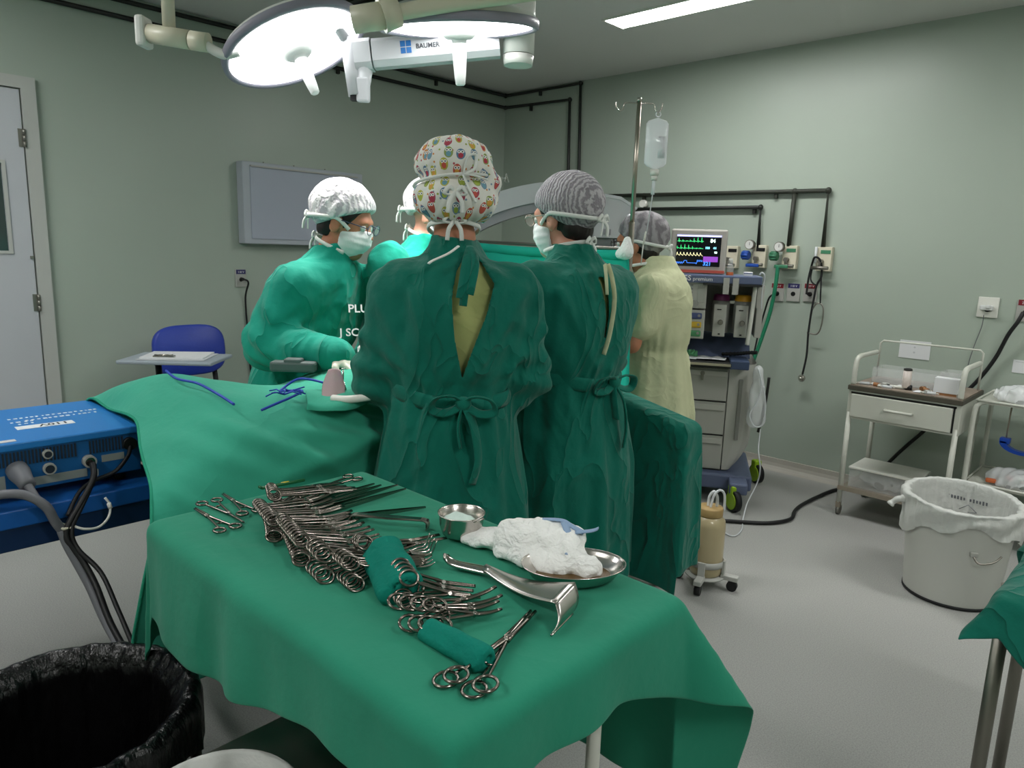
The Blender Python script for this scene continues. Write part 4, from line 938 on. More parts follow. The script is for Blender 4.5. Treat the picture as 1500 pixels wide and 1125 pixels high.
tag(drape('table_drape', 'table_drape', TX0, TX1, TY0, TY1, TZ, lambda v: .30, lambda v: .125+.26*max(0, v-.62)**1.3+.10*max(0, .30-v), lambda u: .19+.08*max(0, .3-u)+.05*math.sin(u*5+.4)+.10*max(0, u-.75), lambda u: .46, None, 60, 40, 14, .009, tb_top, 1.0, .05, dict(rf=.50, rn=.25, ln=.02, lf=.02)),
    'green cloth drape over the instrument table, hanging low at the corners', 'drape')

# ------------------------------------------------------------------ patient table and drape
t = thing('operating_table', 'operating table hidden under the long green patient drape', 'operating table', (-2.06, 1.7, 0))
MB().b2((-2.32, .95, .76), (-1.82, 2.45, .84), .02).build('mattress', 'rubber', t, True)
MB().b2((-2.30, .95, .70), (-1.84, 2.45, .757), .01).build('table_frame', 'steel_dull', t, True)
MB().b2((-2.18, 1.6, .10), (-1.94, 1.9, .70), .02).build('column', 'steel_dull', t, True)
MB().b2((-2.28, 1.35, 0), (-1.84, 2.15, .10), .02).build('base', 'steel_dull', t, True)
ST = [ [(-2.80, .740, .70), (-2.68, .738, .880), (-2.45, .736, .884), (-2.22, .732, .896), (-2.10, .705, .872), (-1.95, .662, .833), (-1.80, .622, .793), (-1.745, .590, .675), (-1.745, .545, .476), (-1.745, .53, .30)],
       [(-2.78, .80, .66), (-2.67, .80, .885), (-2.45, .79, .945), (-2.27, .79, .955), (-2.12, .77, .925), (-1.96, .74, .885), (-1.80, .71, .835), (-1.735, .69, .70), (-1.73, .67, .48), (-1.73, .66, .30)],
       [(-2.74, .90, .62), (-2.64, .90, .88), (-2.46, .88, .965), (-2.31, .87, 1.000), (-2.15, .88, .985), (-1.97, .88, .955), (-1.80, .87, .885), (-1.725, .86, .74), (-1.715, .85, .48), (-1.715, .85, .30)],
       [(-2.68, 1.06, .60), (-2.58, 1.05, .83), (-2.45, 1.04, .93), (-2.32, 1.03, .965), (-2.15, 1.03, .965), (-1.97, 1.03, .960), (-1.80, 1.02, .90), (-1.72, 1.02, .76), (-1.70, 1.02, .48), (-1.70, 1.02, .30)],
       [(-2.58, 1.25, .60), (-2.49, 1.25, .80), (-2.40, 1.24, .89), (-2.28, 1.22, .925), (-2.12, 1.20, .955), (-1.95, 1.19, .965), (-1.80, 1.17, .92), (-1.725, 1.16, .79), (-1.715, 1.15, .48), (-1.715, 1.15, .30)],
       [(-2.52, 1.45, .60), (-2.44, 1.45, .82), (-2.36, 1.44, .94), (-2.24, 1.42, .985), (-2.10, 1.40, 1.005), (-1.96, 1.38, 1.000), (-1.83, 1.37, .94), (-1.76, 1.36, .80), (-1.75, 1.36, .5), (-1.75, 1.36, .3)],
       [(-2.48, 1.75, .60), (-2.42, 1.75, .84), (-2.34, 1.75, .98), (-2.22, 1.75, 1.035), (-2.10, 1.75, 1.05), (-1.96, 1.75, 1.03), (-1.85, 1.75, .95), (-1.79, 1.75, .80), (-1.78, 1.75, .5), (-1.78, 1.75, .3)],
       [(-2.48, 2.10, .60), (-2.42, 2.10, .84), (-2.34, 2.10, .98), (-2.22, 2.10, 1.03), (-2.10, 2.10, 1.04), (-1.96, 2.10, 1.02), (-1.85, 2.10, .95), (-1.79, 2.10, .80), (-1.78, 2.10, .5), (-1.78, 2.10, .3)],
       [(-2.48, 2.50, .60), (-2.42, 2.50, .84), (-2.34, 2.50, .96), (-2.22, 2.50, 1.00), (-2.10, 2.50, 1.00), (-1.96, 2.50, .99), (-1.85, 2.50, .93), (-1.79, 2.50, .80), (-1.78, 2.50, .5), (-1.78, 2.50, .3)] ]
def surf_grid(ST, n=10, wr=None):
    rows = [cm(r, n) for r in ST]; m_ = len(rows[0]); cols = [cm([r[j] for r in rows], n) for j in range(m_)]
    V = np.array([[tuple(p) for p in c] for c in cols]); du = np.gradient(V, axis=0); dv = np.gradient(V, axis=1)
    N = np.cross(du, dv); N /= np.linalg.norm(N, axis=2, keepdims=True)+1e-9
    if wr is not None: V = V+N*wr(V)[..., None]
    return V
def grid_mesh(V, name, m, parent=None, solid=.003):
    a, b = V.shape[:2]; I = np.arange(a*b).reshape(a, b)
    Q = np.stack([I[:-1, :-1], I[1:, :-1], I[1:, 1:], I[:-1, 1:]], -1).reshape(-1, 4)
    me = fast_mesh(name, V.reshape(-1, 3) if parent is None else tolocal(V.reshape(-1, 3), parent), Q); o = link(me, name, parent, m)
    if solid: md = o.modifiers.new('solid', 'SOLIDIFY'); md.thickness = solid; md.offset = 0
    return o
def segs(V, L):
    out = np.zeros(V.shape[:2])
    for a, b, w, h in L:
        a = np.array(a); d = np.array(b)-a; t_ = np.clip(((V-a)@d)/(d@d), 0, 1); dist = np.linalg.norm(V-a-t_[..., None]*d, axis=2); out += h*np.exp(-(dist/w)**2)
    return out
def wr_patient(V):
    x, y, z = V[..., 0], V[..., 1], V[..., 2]
    w = .006*np.sin(9*y+14*z+2*np.sin(7*x+5*z))+.004*np.sin(21*x-13*y+2*np.sin(11*y))+.003*np.sin(33*z+17*y)
    w = w*np.clip((.92-z)/.1+.5, .35, 1)
    near = np.clip((x+2.02)/.10, 0, 1)
    for y0, z0, y1, z1, wd, h in ((.70, .84, .93, .74, .030, .016), (.80, .88, 1.10, .72, .026, .018), (.90, .72, 1.35, .80, .024, .020), (.98, .90, 1.30, .83, .020, .017), (1.06, .94, 1.34, .87, .013, .015), (1.12, .955, 1.38, .90, .011, .014),
                                  (.78, .66, 1.20, .66, .022, .014), (1.00, .80, 1.12, .70, .018, .012), (.66, .74, .80, .60, .022, .014), (.86, .60, 1.02, .52, .02, .012), (1.18, .95, 1.28, .78, .013, .014)):
        d = np.array((y1-y0, z1-z0)); q = np.stack([y-y0, z-z0-.06*(z0 < .9)], -1); t_ = np.clip(q@d/(d@d), 0, 1); dist = np.linalg.norm(q-t_[..., None]*d, axis=2)
        w = w+near*h*np.exp(-(dist/wd)**2)*np.sin(np.pi*np.clip(t_*.9+.05, 0, 1))**.6
    return w
V = surf_grid(ST, 20, wr_patient)
pd = thing('patient_drape', 'long light green drape covering the patient on the operating table', 'drape', (-2.06, 1.5, .3))
grid_mesh(V, 'cloth', 'drape', pd)
hm = V[:, 0, :] if False else V[0] if np.abs(V[0, :, 1]-V[0, 0, 1]).max() < .3 and V.shape[1] > 0 and abs(V[0, 0, 1]-V[0, -1, 1]) < .3 else V[:, 0]
MB().tube([tuple(p) for p in hm[::2]], .0045, 6).build('hem', 'hem', pd, True)
# turned-back towel round the incision
ft = [[(-1.825, 1.07, .944), (-1.775, 1.095, .946), (-1.725, 1.150, .950), (-1.775, 1.27, .955), (-1.82, 1.33, .958)], [(-1.83, 1.075, .962), (-1.785, 1.105, .962), (-1.735, 1.16, .966), (-1.785, 1.28, .972), (-1.83, 1.34, .974)], [(-1.88, 1.10, .976), (-1.835, 1.15, .978), (-1.80, 1.21, .980), (-1.84, 1.31, .984), (-1.87, 1.36, .986)], [(-1.93, 1.13, .972), (-1.89, 1.19, .978), (-1.86, 1.25, .984), (-1.89, 1.34, .990), (-1.92, 1.39, .996)]]
o = grid_mesh(surf_grid(ft, 8, lambda v: .004*np.sin(40*v[..., 0]+30*v[..., 1])), 'folded_towel', 'drape', None, .006)
tag(o, 'turned-back green towel edge lying on the patient drape beside the suction tube', 'towel')
tag(MB().tube(cm([(-2.31, .865, 1.012), (-2.20, .855, 1.004), (-2.10, .875, 1.002), (-1.98, .885, .985), (-1.90, .888, .972)], 8), .004, 6).build('blue_cable', 'cord_blue'), 'blue cord lying over the knees of the patient drape', 'cord')
b = thing('cautery_cable', 'tangled blue cautery cord on the drape beside the pouch', 'cord', (-1.9, 1.1, .96))
MB().tube(cm([(-1.855, .945, .955), (-1.85, 1.00, .972), (-1.86, 1.05, .982), (-1.90, 1.10, .985), (-1.93, 1.06, .985), (-1.99, 1.08, .975), (-2.00, 1.14, 1.00), (-1.95, 1.16, 1.005), (-1.88, 1.19, .998), (-1.90, 1.24, 1.005), (-1.97, 1.27, 1.01)], 8), .0038, 6).build('lead', 'cord_blue', b, True)
rn = random.Random(4)
tw = MB()
for i in range(9):
    a = rn.uniform(0, 6.28); c = Vector((-1.88, 1.03, .985)); tw.tube([tuple(c), tuple(c+Vector((math.cos(a)*.03, math.sin(a)*.03, .012))), tuple(c+Vector((math.cos(a)*.06, math.sin(a)*.06, rn.uniform(-.002, .02))))], .0022, 5)
tw.build('twist_tie', 'cord_blue', b, True)
pz = thing('instrument_pouch', 'clear pinkish plastic pouch standing on the drape with a white tube in it', 'pouch', (-1.86, 1.22, .97))
Pp = [[(-1.83, 1.125, 0.957), (-1.80, 1.145, 0.957), (-1.79, 1.175, 0.957)], [(-1.86, 1.145, 1.002), (-1.83, 1.165, 1.012), (-1.81, 1.190, 1.002)], [(-1.865, 1.170, 1.047), (-1.85, 1.180, 1.052), (-1.84, 1.195, 1.047)]]
grid_mesh(surf_grid(Pp, 6), 'pouch_film', 'pouch', pz, .002)
MB().tube(cm([(-1.79, 1.135, 0.975), (-1.74, 1.155, 0.978), (-1.70, 1.205, 0.987), (-1.68, 1.265, 1.002)], 6), .0115, 10).build('suction_tip', 'pen_white', pz, True)
MB().tube([(-1.83, 1.195, 0.982), (-1.832, 1.200, 1.047)], .003, 6).tube([(-1.822, 1.205, 0.977), (-1.832, 1.200, 1.012)], .003, 6).torus((-1.832, 1.200, 1.052), .005, .002, 10, 5).build('towel_clip', 'steel', pz, True)
tag(MB().tube([(-1.98, 1.36, 1.085), (-1.90, 1.40, 1.08), (-1.83, 1.45, 1.08)], .009, 10).build('cautery_pen', 'pen_white'), 'white cautery pen lying high on the drape near the gloved hand', 'pen')
tag(MB().box((-2.20, 1.245, 1.005), (.155, .05, .035), .75, .008).box((-2.20, 1.245, 1.018), (.06, .044, .030), .75, .006).build('instrument_case', 'block_grey'), 'dark grey block on the drape in front of the bowed person', 'case')
# ------------------------------------------------------------------ screen drape at the head end and its drip stand
PX, PY = -1.765, 2.575
t = thing('drip_stand', 'steel drip stand rising behind the screen drape with hooks on top', 'stand', (PX, PY, 0))
MB().cyl((PX, PY, .06), (PX, PY, 1.55), .0125, n=14).cyl((PX, PY, 1.55), (PX, PY, 2.035), .0095, n=14).build('pole', 'steel_pole', t, True)
for i in range(5):
    a = 2*PI*i/5; MB().tube([(PX, PY, .075), (PX+.24*math.cos(a), PY+.24*math.sin(a), .05)], .012, 8).sph((PX+.24*math.cos(a), PY+.24*math.sin(a), .022), .022, 10, 8).build('foot', 'steel_dull', t, True)
hx = Vector((.73, .685, 0))
for s_ in (-1, 1):
    c = Vector((PX, PY, 2.022)); MB().tube(cm([tuple(c), tuple(c+hx*s_*.055+Vector((0, 0, .002))), tuple(c+hx*s_*.066+Vector((0, 0, -.022))), tuple(c+hx*s_*.078+Vector((0, 0, -.030))), tuple(c+hx*s_*.092+Vector((0, 0, -.018))), tuple(c+hx*s_*.095+Vector((0, 0, .004)))], 5), .003, 7).build('hook', 'steel', t, True)
MB().cyl((PX, PY, 2.03), (PX, PY, 2.045), .012, .008, n=12).build('finial', 'steel', t, True)
c = Vector((PX, PY, 0))+hx*.080
b = thing('drip_bag', 'clear saline bag with drip chamber hanging from the drip stand hook', 'drip bag', (c.x, c.y, 1.70))
bg = lambda u, v: None
def bagf(u, v):
    th = 2*PI*u; z = 1.765+.205*v; w = .042*(min(1, v/.12)**.45)*(min(1, (1.0-v)/.10)**.45 if v < 1 else 0)+.004*(1 if 0 < v < 1 else 0); d_ = .019*math.sin(PI*min(1, max(0, v*.92+.06)))+.002
    p = c+hx*math.copysign(abs(math.cos(th))**.7, math.cos(th))*w+Vector((.685, -.73, 0))*math.sin(th)*d_; return (p.x, p.y, z)
MB().grid(bagf, 28, 18, closed_u=True).build('bag', 'iv_bag', b, True)
MB().grid(lambda u, v: tuple((c+hx*(.005+.028*u)+Vector((.685, -.73, 0))*(.0195))+Vector((0, 0, 1.81+.085*v))), 3, 3).build('bag_label', 'iv_label', b, True, solid=.0008)
MB().torus((c.x, c.y, 1.983), .010, .0025, 12, 6, ax=(.685, -.73, 0)).build('hanger', 'tube_clear', b, True)
MB().cyl((c.x, c.y, 1.766), (c.x, c.y, 1.742), .018, n=14).cyl((c.x, c.y, 1.742), (c.x, c.y, 1.722), .013, n=14).build('port', 'plastic_white', b, True)
MB().cyl((c.x, c.y, 1.722), (c.x-.002, c.y, 1.665), .0075, n=12).build('drip_chamber', 'tube_clear', b, True)
MB().tube(cm([(c.x-.002, c.y, 1.665), (c.x-.015, c.y+.01, 1.60), (c.x-.03, c.y+.02, 1.53)], 5)+[Vector((c.x-.035, c.y+.02, 1.50))], .0022, 6).build('drip_line', 'tube_clear', b, True)
MB().tube([(c.x-.035, c.y+.02, 1.515), (c.x-.045, c.y+.02, 1.46)], .0045, 8).tube([(c.x-.045, c.y+.02, 1.46), (c.x-.05, c.y+.02, 1.38)], .0025, 6).build('roller_clamp', 'plastic_white', b, True)
t = thing('screen_drape', 'teal green screen drape stretched between poles at the patient head end', 'drape', (-2.1, 2.60, .5))
def scr(u, v):
    x = PX+.012-1.02*u; y = 2.540-.02*math.sin(u*PI)+.014*math.sin(23*u+2*v)*v*min(1, u*5)+.03*v*v*min(1, u*4); z = 1.432+.022*u-.010*math.sin(PI*u)-v*1.0
    x += (.10*v**.8)*max(0, 1-u*4)+.012*math.sin(9*v+8*u)*v; return (x, y-.03*v*math.sin(8*u+1), z)
MB().grid(scr, 60, 36).build('cloth', 'screen_drape', t, True, solid=.003)
MB().grid(lambda u, v: (PX+.012-1.02*u, 2.536-.02*math.sin(u*PI)-.002*math.sin(40*u), 1.434+.022*u-.010*math.sin(PI*u)-.040*v), 40, 3).build('turned_hem', 'screen_drape', t, True, solid=.004)
MB().tube([(PX, PY+.0, 1.437), (-2.80, 2.58, 1.458)], .008, 8).build('rail', 'steel_dull', t, True)
MB().tube([(-2.80, 2.58, 1.458), (-2.80, 2.58, .0)], .010, 8).build('post', 'steel_dull', t, True)
g = G(ax(PX-.07, PX+.07, .005), ax(PY-.09, PY+.05, .005), ax(1.36, 1.52, .005))
F = g.cap((PX+.004, PY-.028, 1.475), (PX+.004, PY-.035, 1.425), .015, .030); F = smin(F, g.cap((PX, PY-.035, 1.43), (PX-.028, PY-.04, 1.415), .022, .016), .02)
tag(sdf_obj('gauze_knot', g, F+g.wave(.004, (70, 70, 50), 3, 4), 'gauze', None, 1), 'white gauze knot tying the screen drape to the drip stand', 'gauze')
# arm board drape at the right of the table head
AX0, AX1, AY0, AY1, AZ = -1.74, -1.245, 2.215, 2.30, .905
t = thing('arm_board', 'arm board stand under the green drape behind the second surgeon', 'stand', (-1.48, 2.26, 0))
MB().b2((AX0, AY0+.01, AZ-.05), (AX1-.01, AY1-.01, AZ-.006), .01).build('board', 'steel_dull', t, True)
MB().cyl((-1.5, 2.26, .03), (-1.5, 2.26, AZ-.05), .022, n=14).build('post', 'steel_dull', t, True)
MB().lathe([(0, 0), (.16, 0), (.16, .02), (.05, .03), (0, .03)], (-1.5, 2.26, 0), 24).build('base', 'steel_dull', t, True)
abd = tag(drape('arm_board_drape', 'gown', AX0, AX1, AY0, AY1, AZ, lambda v: .10, lambda v: .62, lambda u: .70, lambda u: .55, None, 30, 18, 22, .010, lambda x, y: 0, 2.0, .015, dict(rn=.03, rf=.03), 0),
    'dark green drape hanging to the floor behind the second surgeon', 'drape')
for v in abd.data.vertices:      # the board dips towards its free end
    k = max(0, v.co.x+1.62)*.20; v.co.z -= k*max(0, (v.co.z-.15)/.75)
for v in bpy.data.objects['board'].data.vertices: v.co.z -= max(0, v.co.x+.14)*.22
# ------------------------------------------------------------------ instruments on the table
ZT = TZ+.0065           # cloth surface
def forceps_half(L, s, ring, curve, jaw, thick=.0032, open_=.0):
    """one half: finger ring, shank, box lock side and jaw, lying in the xy plane, x to the tip"""
    m_ = MB(); lk = L*.62; rx = ring*1.15
    cy = s*(ring*1.15+.004)
    path = [(rx+rx*math.cos(a), cy+ring*math.sin(a), 0) for a in [2*PI*i/18 for i in range(18)]]
    m_.tube(path, .0027, 7, closed=True)
    z = .0008*s
    m_.tube(cm([(2*rx-.001, cy-s*ring*.3, z), (L*.28, s*(.010+open_), z), (lk-.012, s*(.0032), z), (lk, 0, z)], 5), [.0028]*5+[.003]*5+[.0034]*6, 6)
    j0 = lk; k = 6
    pts = [(j0+(L-j0)*i/k, -s*(.0016+open_*.7*(i/k))+curve*(i/k)**2, z) for i in range(k+1)]
    m_.tube(pts, [jaw*(1-.45*i/k) for i in range(k+1)], 6)
    m_.tube([(L*.30, s*.010, z), (L*.30, -s*.002, z)], .0018, 6)
    return m_
def forceps_proto(name, L, ring=.0115, curve=0, jaw=.0032, open_=0):
    t = bpy.data.objects.new(name, None); COL.objects.link(t); t.empty_display_size = .02
    for s in (-1, 1): forceps_half(L, s, ring, curve, jaw, open_=open_).build('half', 'steel_dark', t)
    MB().cyl((L*.62, 0, -.0042), (L*.62, 0, .0042), .0034, n=10).build('box_lock_screw', 'steel', t)
    return t
PROTO = {}
def place_forceps(key, ring_c, tip, label, group=None, roll=0, name='forceps', **kw):
    """ring_c: midpoint at the finger rings, tip: jaw end, roll about the long axis"""
    a = Vector(ring_c); b = Vector(tip); d = b-a; L = d.length
    k = (key, round(L, 2))
    if k not in PROTO: t = PROTO[k] = forceps_proto(name, round(L, 2), **kw)
    else: t = copy_tree(PROTO[k])
    x = d.normalized(); up = Vector((0, 0, 1)); y = up.cross(x).normalized(); z = x.cross(y)
    q = Matrix.Rotation(roll, 3, x); y = q @ y; z = q @ z
    t.rotation_euler = Matrix(((x.x, y.x, z.x), (x.y, y.y, z.y), (x.z, y.z, z.z))).to_euler(); t.location = a
    tag(t, label, 'forceps', group); t.name = name; return t
rn = random.Random(7)
ORD = ['first', 'second', 'third', 'fourth', 'fifth', 'sixth', 'seventh', 'eighth', 'ninth', 'tenth']
def stack(n, a0, a1, b0, b1, t0, t1, label, group, key, ring=.0138, lift=.0, curve=0, jaw=.0032):
    """a: lower-ring row (from, to), b: upper-ring row, t: tips"""
    for i in range(n):
        f = i/max(1, n-1); lo = Vector(a0).lerp(Vector(a1), f); hi = Vector(b0).lerp(Vector(b1), f); tip = Vector(t0).lerp(Vector(t1), f)+Vector((rn.uniform(-.008, .008), rn.uniform(-.008, .008), rn.uniform(0, .004)))
        c = (lo+hi)/2; y = (hi-lo); x = (tip-c).normalized(); y = (y-x*y.dot(x)).normalized(); up = Vector((0, 0, 1)); y0 = up.cross(x).normalized()
        roll = math.atan2(x.dot(y0.cross(y)), y0.dot(y))
        place_forceps(key, c, tip, ORD[i]+' '+label, group, roll, ring=ring, curve=curve, jaw=jaw)
# stacks of clamps, handles raised on a rolled towel
z0 = ZT+.013
stack(10, (-1.345, .672, z0), (-1.262, .642, z0), (-1.395, .700, z0+.030), (-1.305, .672, z0+.030), (-1.43, .90, ZT+.006), (-1.20, .83, ZT+.006), 'clamp from the left in the stack beside the three loose clamps', 'first clamp stack', 'a', curve=.01)
stack(10, (-1.235, .655, z0), (-1.135, .628, z0), (-1.275, .690, z0+.032), (-1.170, .655, z0+.032), (-1.28, .86, ZT+.006), (-1.06, .80, ZT+.006), 'clamp from the left in the long middle stack of rings', 'middle clamp stack', 'a', curve=.01)
stack(4, (-1.118, .628, z0), (-1.072, .615, z0), (-1.122, .672, z0+.022), (-1.078, .668, z0+.022), (-1.03, .83, ZT+.005), (-1.00, .80, ZT+.005), 'clamp from the left in the short stack at the near row end', 'third clamp stack', 'b', ring=.0142)
stack(4, (-1.040, .640, z0), (-1.005, .630, z0), (-1.055, .690, z0+.020), (-1.020, .690, z0+.020), (-1.00, .84, ZT+.006), (-.97, .82, ZT+.006), 'clamp from the left in the stack leaning on the rolled towel', 'towel clamp stack', 'b', ring=.0142)
stack(3, (-1.065, .712, z0+.006), (-1.048, .708, z0+.008), (-1.080, .742, z0+.020), (-1.062, .740, z0+.022), (-1.06, .93, ZT+.006), (-1.04, .92, ZT+.006), 'clamp from the left of those raised across the pile by the towel', 'raised clamps by the towel', 'b', ring=.013)
stack(5, (-1.43, .740, z0), (-1.395, .720, z0), (-1.462, .765, z0+.026), (-1.420, .745, z0+.026), (-1.515, .955, ZT+.005), (-1.42, .985, ZT+.005), 'long clamp from the left in the far stack by the green stick', 'far clamp stack', 'c', jaw=.0036, curve=-.008)
stack(4, (-.93, .690, z0+.004), (-.885, .672, z0+.004), (-.945, .718, z0+.034), (-.900, .702, z0+.034), (-.845, .815, ZT+.006), (-.815, .790, ZT+.006), 'clamp from the left with rings upright before the rolled towel', 'front upright clamps', 'd', ring=.0135)
stack(4, (-.822, .625, z0), (-.775, .645, z0+.004), (-.862, .655, z0+.018), (-.835, .700, z0+.020), (-.80, .84, ZT+.008), (-.735, .795, ZT+.008), 'wide-ringed clamp from the left in the fan on the small towel', 'front fanned clamps', 'e', ring=.0165, jaw=.004, curve=.012)
place_forceps('l1', (-1.382, .628, ZT+.003), (-1.556, .626, ZT+.003), 'loose clamp at the table edge with its rings towards the pile', name='forceps')
place_forceps('l2', (-1.585, .668, ZT+.003), (-1.405, .667, ZT+.003), 'loose clamp at the table edge with its rings towards the patient', name='forceps')
place_forceps('l3', (-1.435, .703, ZT+.005), (-1.604, .714, ZT+.003), 'loose clamp half under the pile, tip towards the patient', name='forceps')
place_forceps('sc', (-1.510, 1.025, ZT+.003), (-1.473, .798, ZT+.003), 'long scissors alone at the far corner with rings outwards', name='scissors', ring=.0115, jaw=.0036)
bpy.data.objects['scissors']['category'] = 'scissors'
for i, (a, b) in enumerate((((-.650, .592, ZT+.003), (-.718, .828, ZT+.006)), ((-.640, .604, ZT+.010), (-.704, .800, ZT+.012)))):
    place_forceps('big', a, b, ('upper' if i else 'lower')+' of the two large crossed clamps alone at the near corner', 'two large clamps', ring=.0165, jaw=.0052, open_=.004)
# tissue forceps (tweezers)
def tweezer(a, b, label, w=.0055):
    a = Vector(a); b = Vector(b); L = (b-a).length; x = (b-a).normalized(); y = Vector((0, 0, 1)).cross(x)
    t = thing('tissue_forceps', label, 'tweezers', a, 0, 'long tissue forceps'); T = frame((0, 0, 0), x, y)
    for s in (-1, 1):
        MB().add([(q*L, s*(.0012+.0075*math.sin(PI*min(1, q*1.02))*.8)+yy, zz) for q in [i/10 for i in range(11)] for yy, zz in ((-.0008, -w*(1-.75*q)), (.0008, -w*(1-.75*q)), (.0008, w*(1-.75*q)), (-.0008, w*(1-.75*q)))],
                 [(i*4+j, i*4+(j+1) % 4, i*4+4+(j+1) % 4, i*4+4+j) for i in range(10) for j in range(4)]+[(0, 1, 2, 3), (40, 41, 42, 43)], False, T).build('arm', 'steel_dark', t)
for i, (a, b) in enumerate((((-1.395, .790, ZT+.006), (-1.425, 1.020, ZT+.006)), ((-1.380, .795, ZT+.006), (-1.403, 1.025, ZT+.007)), ((-1.355, .790, ZT+.010), (-1.380, 1.058, ZT+.006)), ((-1.335, .785, ZT+.006), (-1.343, 1.055, ZT+.006)))):
    tweezer(a, b, ['thin dark', 'second thin dark', 'straight', 'broad shiny'][i]+' tissue forceps in the fan pointing at the far edge')
tweezer((-1.30, .775, ZT+.0065), (-1.212, 1.010, ZT+.006), 'longest tissue forceps beside the flat retractor', .007)
# green marking stick
t = thing('marking_stick', 'dark green stick with a yellow band at the far table edge', 'stick', (-1.573, .855, ZT+.004))
MB().tube([(-1.579, .800, ZT+.004), (-1.567, .908, ZT+.004)], .0042, 8).tube([(-1.579, .800, ZT+.004), (-1.588, .797, ZT+.006)], .0036, 8).build('stem', 'green_stick', t, True)
MB().tube([(-1.5755, .850, ZT+.004), (-1.573, .868, ZT+.004)], .0050, 8).build('band', 'yellow', t, True)
# flat double-ended retractor
def ribbon(m_, pts, w, th=.0016, T=None):
    """flat strap through points, width across local y"""
    n = len(pts); vs = []
    for i in range(n):
        p = Vector(pts[i]); d = (Vector(pts[min(i+1, n-1)])-Vector(pts[max(i-1, 0)])).normalized(); s = Vector((0, 1, 0)); nn = d.cross(s).normalized()
        ww = w if not isinstance(w, (list, tuple)) else w[i]
        for a, b in ((-1, -1), (1, -1), (1, 1), (-1, 1)): vs.append(p+s*a*ww/2+nn*b*th/2)
    m_.add(vs, [(i*4+j, i*4+(j+1) % 4, i*4+4+(j+1) % 4, i*4+4+j) for i in range(n-1) for j in range(4)]+[(0, 1, 2, 3), tuple((n-1)*4+j for j in range(4))], False, T)
a = Vector((-1.252, .838, ZT)); b = Vector((-1.118, .935, ZT)); x = (b-a).normalized(); L = (b-a).length
t = thing('flat_retractor', 'flat steel double-ended retractor lying in front of the small bowl', 'retractor', a); T = frame(a, x, Vector((0, 0, 1)).cross(x))
m_ = MB(); ribbon(m_, cm([(0, 0, .001), (-.004, 0, .012), (.002, 0, .020), (.012, 0, .022)], 4)+[Vector((L*.5, 0, .020))]+cm([(L-.012, 0, .022), (L-.002, 0, .020), (L+.004, 0, .012), (L, 0, .001)], 4), .020, .002, T); m_.build('strap', 'steel_dull', t, True)
m_ = MB(); ribbon(m_, [(.012, 0, .0235), (L-.012, 0, .0235)], .013, .0015, T); m_.build('spine', 'steel', t, True)
for q in (0, L): MB().box((q, .006, .011), (.006, .012, .020), 0, .002, T).build('hook', 'rubber' if q else 'steel_dark', t, True)
# small bowl with cotton
B0 = (-1.045, .968, ZT)
t = thing('steel_bowl', 'small polished steel bowl holding cotton', 'bowl', B0)
MB().lathe([(0, .001), (.030, .001), (.040, .008), (.0455, .025), (.047, .048), (.0485, .052), (.050, .0525), (.0495, .050), (.0455, .047), (.043, .025), (.037, .010), (.028, .005), (0, .005)], n=40).build('shell', 'steel_tray', t)
MB().tube([(.048, -.012, .050), (.053, -.014, .049), (.053, .014, .049), (.048, .012, .050)], .0018, 6).build('lip', 'steel', t)
g = G(ax(-.046, .046, .003), ax(-.046, .046, .003), ax(.0, .06, .003))
F = g.ell((-.008, -.006, .026), (.032, .030, .020)); F = smin(F, g.ell((.012, .006, .030), (.018, .020, .014)), .008); F = smin(F, g.ell((-.02, .008, .026), (.015, .02, .014)), .008)
o = sdf_obj('cotton', g, F+g.wave(.0025, (130, 130, 130), 2, 4), 'cotton', None, 1); o.location = B0; tag(o, 'pale cotton tuft inside the small steel bowl', 'cotton')
# rake retractors poking out of the rolled towel
for i, (c, d, nn) in enumerate((((-1.020, .838, ZT+.012), (.36, .93, 0), 4), ((-.985, .808, ZT+.005), (.45, .89, 0), 3))):
    t = thing('rake_retractor', ['four-pronged', 'three-pronged'][i]+' rake retractor beside the rolled towel', 'retractor', c); T = frame((0, 0, 0), d, Vector((0, 0, 1)).cross(Vector(d)))
    MB().tube([(-.10, 0, -.008), (-.02, 0, 0)], .0035, 6, T=T).build('shaft', 'steel_dark', t)
    for k in range(nn):
        yy = (k-(nn-1)/2)*.0115; MB().tube(cm([(-.02, yy*.4, 0), (.0, yy, .0), (.016, yy*1.15, .002), (.026, yy*1.2, .026 if i == 0 else .008)], 4), [.0026]*9+[.0022, .0018, .0013, .0008], 6, T=T).build('prong', 'steel', t)
# rolled towels
def roll_towel(name, a, b, r0, r1, label, fold):
    a = Vector(a); b = Vector(b); lo = Vector((min(a.x, b.x)-.07, min(a.y, b.y)-.07, ZT-.004)); hi = Vector((max(a.x, b.x)+.07, max(a.y, b.y)+.07, ZT+.11)); g = G(ax(lo.x, hi.x, .004), ax(lo.y, hi.y, .004), ax(lo.z, hi.z, .004))
    F = g.cap(a, b, r0, r1); d = (b-a).normalized(); s = Vector((0, 0, 1)).cross(d)
    for k in fold: F = smin(F, g.cap(a+s*k[0]+Vector((0, 0, k[1])), b+s*k[0]+Vector((0, 0, k[1])), k[2]), .006)
    F = F+g.wave(.003, (35, 35, 35), 6, 4); along = (g.X-a.x)*d.x+(g.Y-a.y)*d.y+(g.Z-a.z)*d.z; F = smax(F, np.maximum(-along-.012, along-(b-a).length-.012), .006)
    for k in (.35, .7): F = smax(F, -(np.abs(g.cap(a+s*.0, b+s*.0, r0*k))-.0012+np.maximum(0, np.minimum(along+.002, (b-a).length-along+.002))*8), .001)
    F = np.maximum(F, ZT-.001-g.Z)
    return tag(sdf_obj(name, g, F, 'towel', None, 1), label, 'towel')
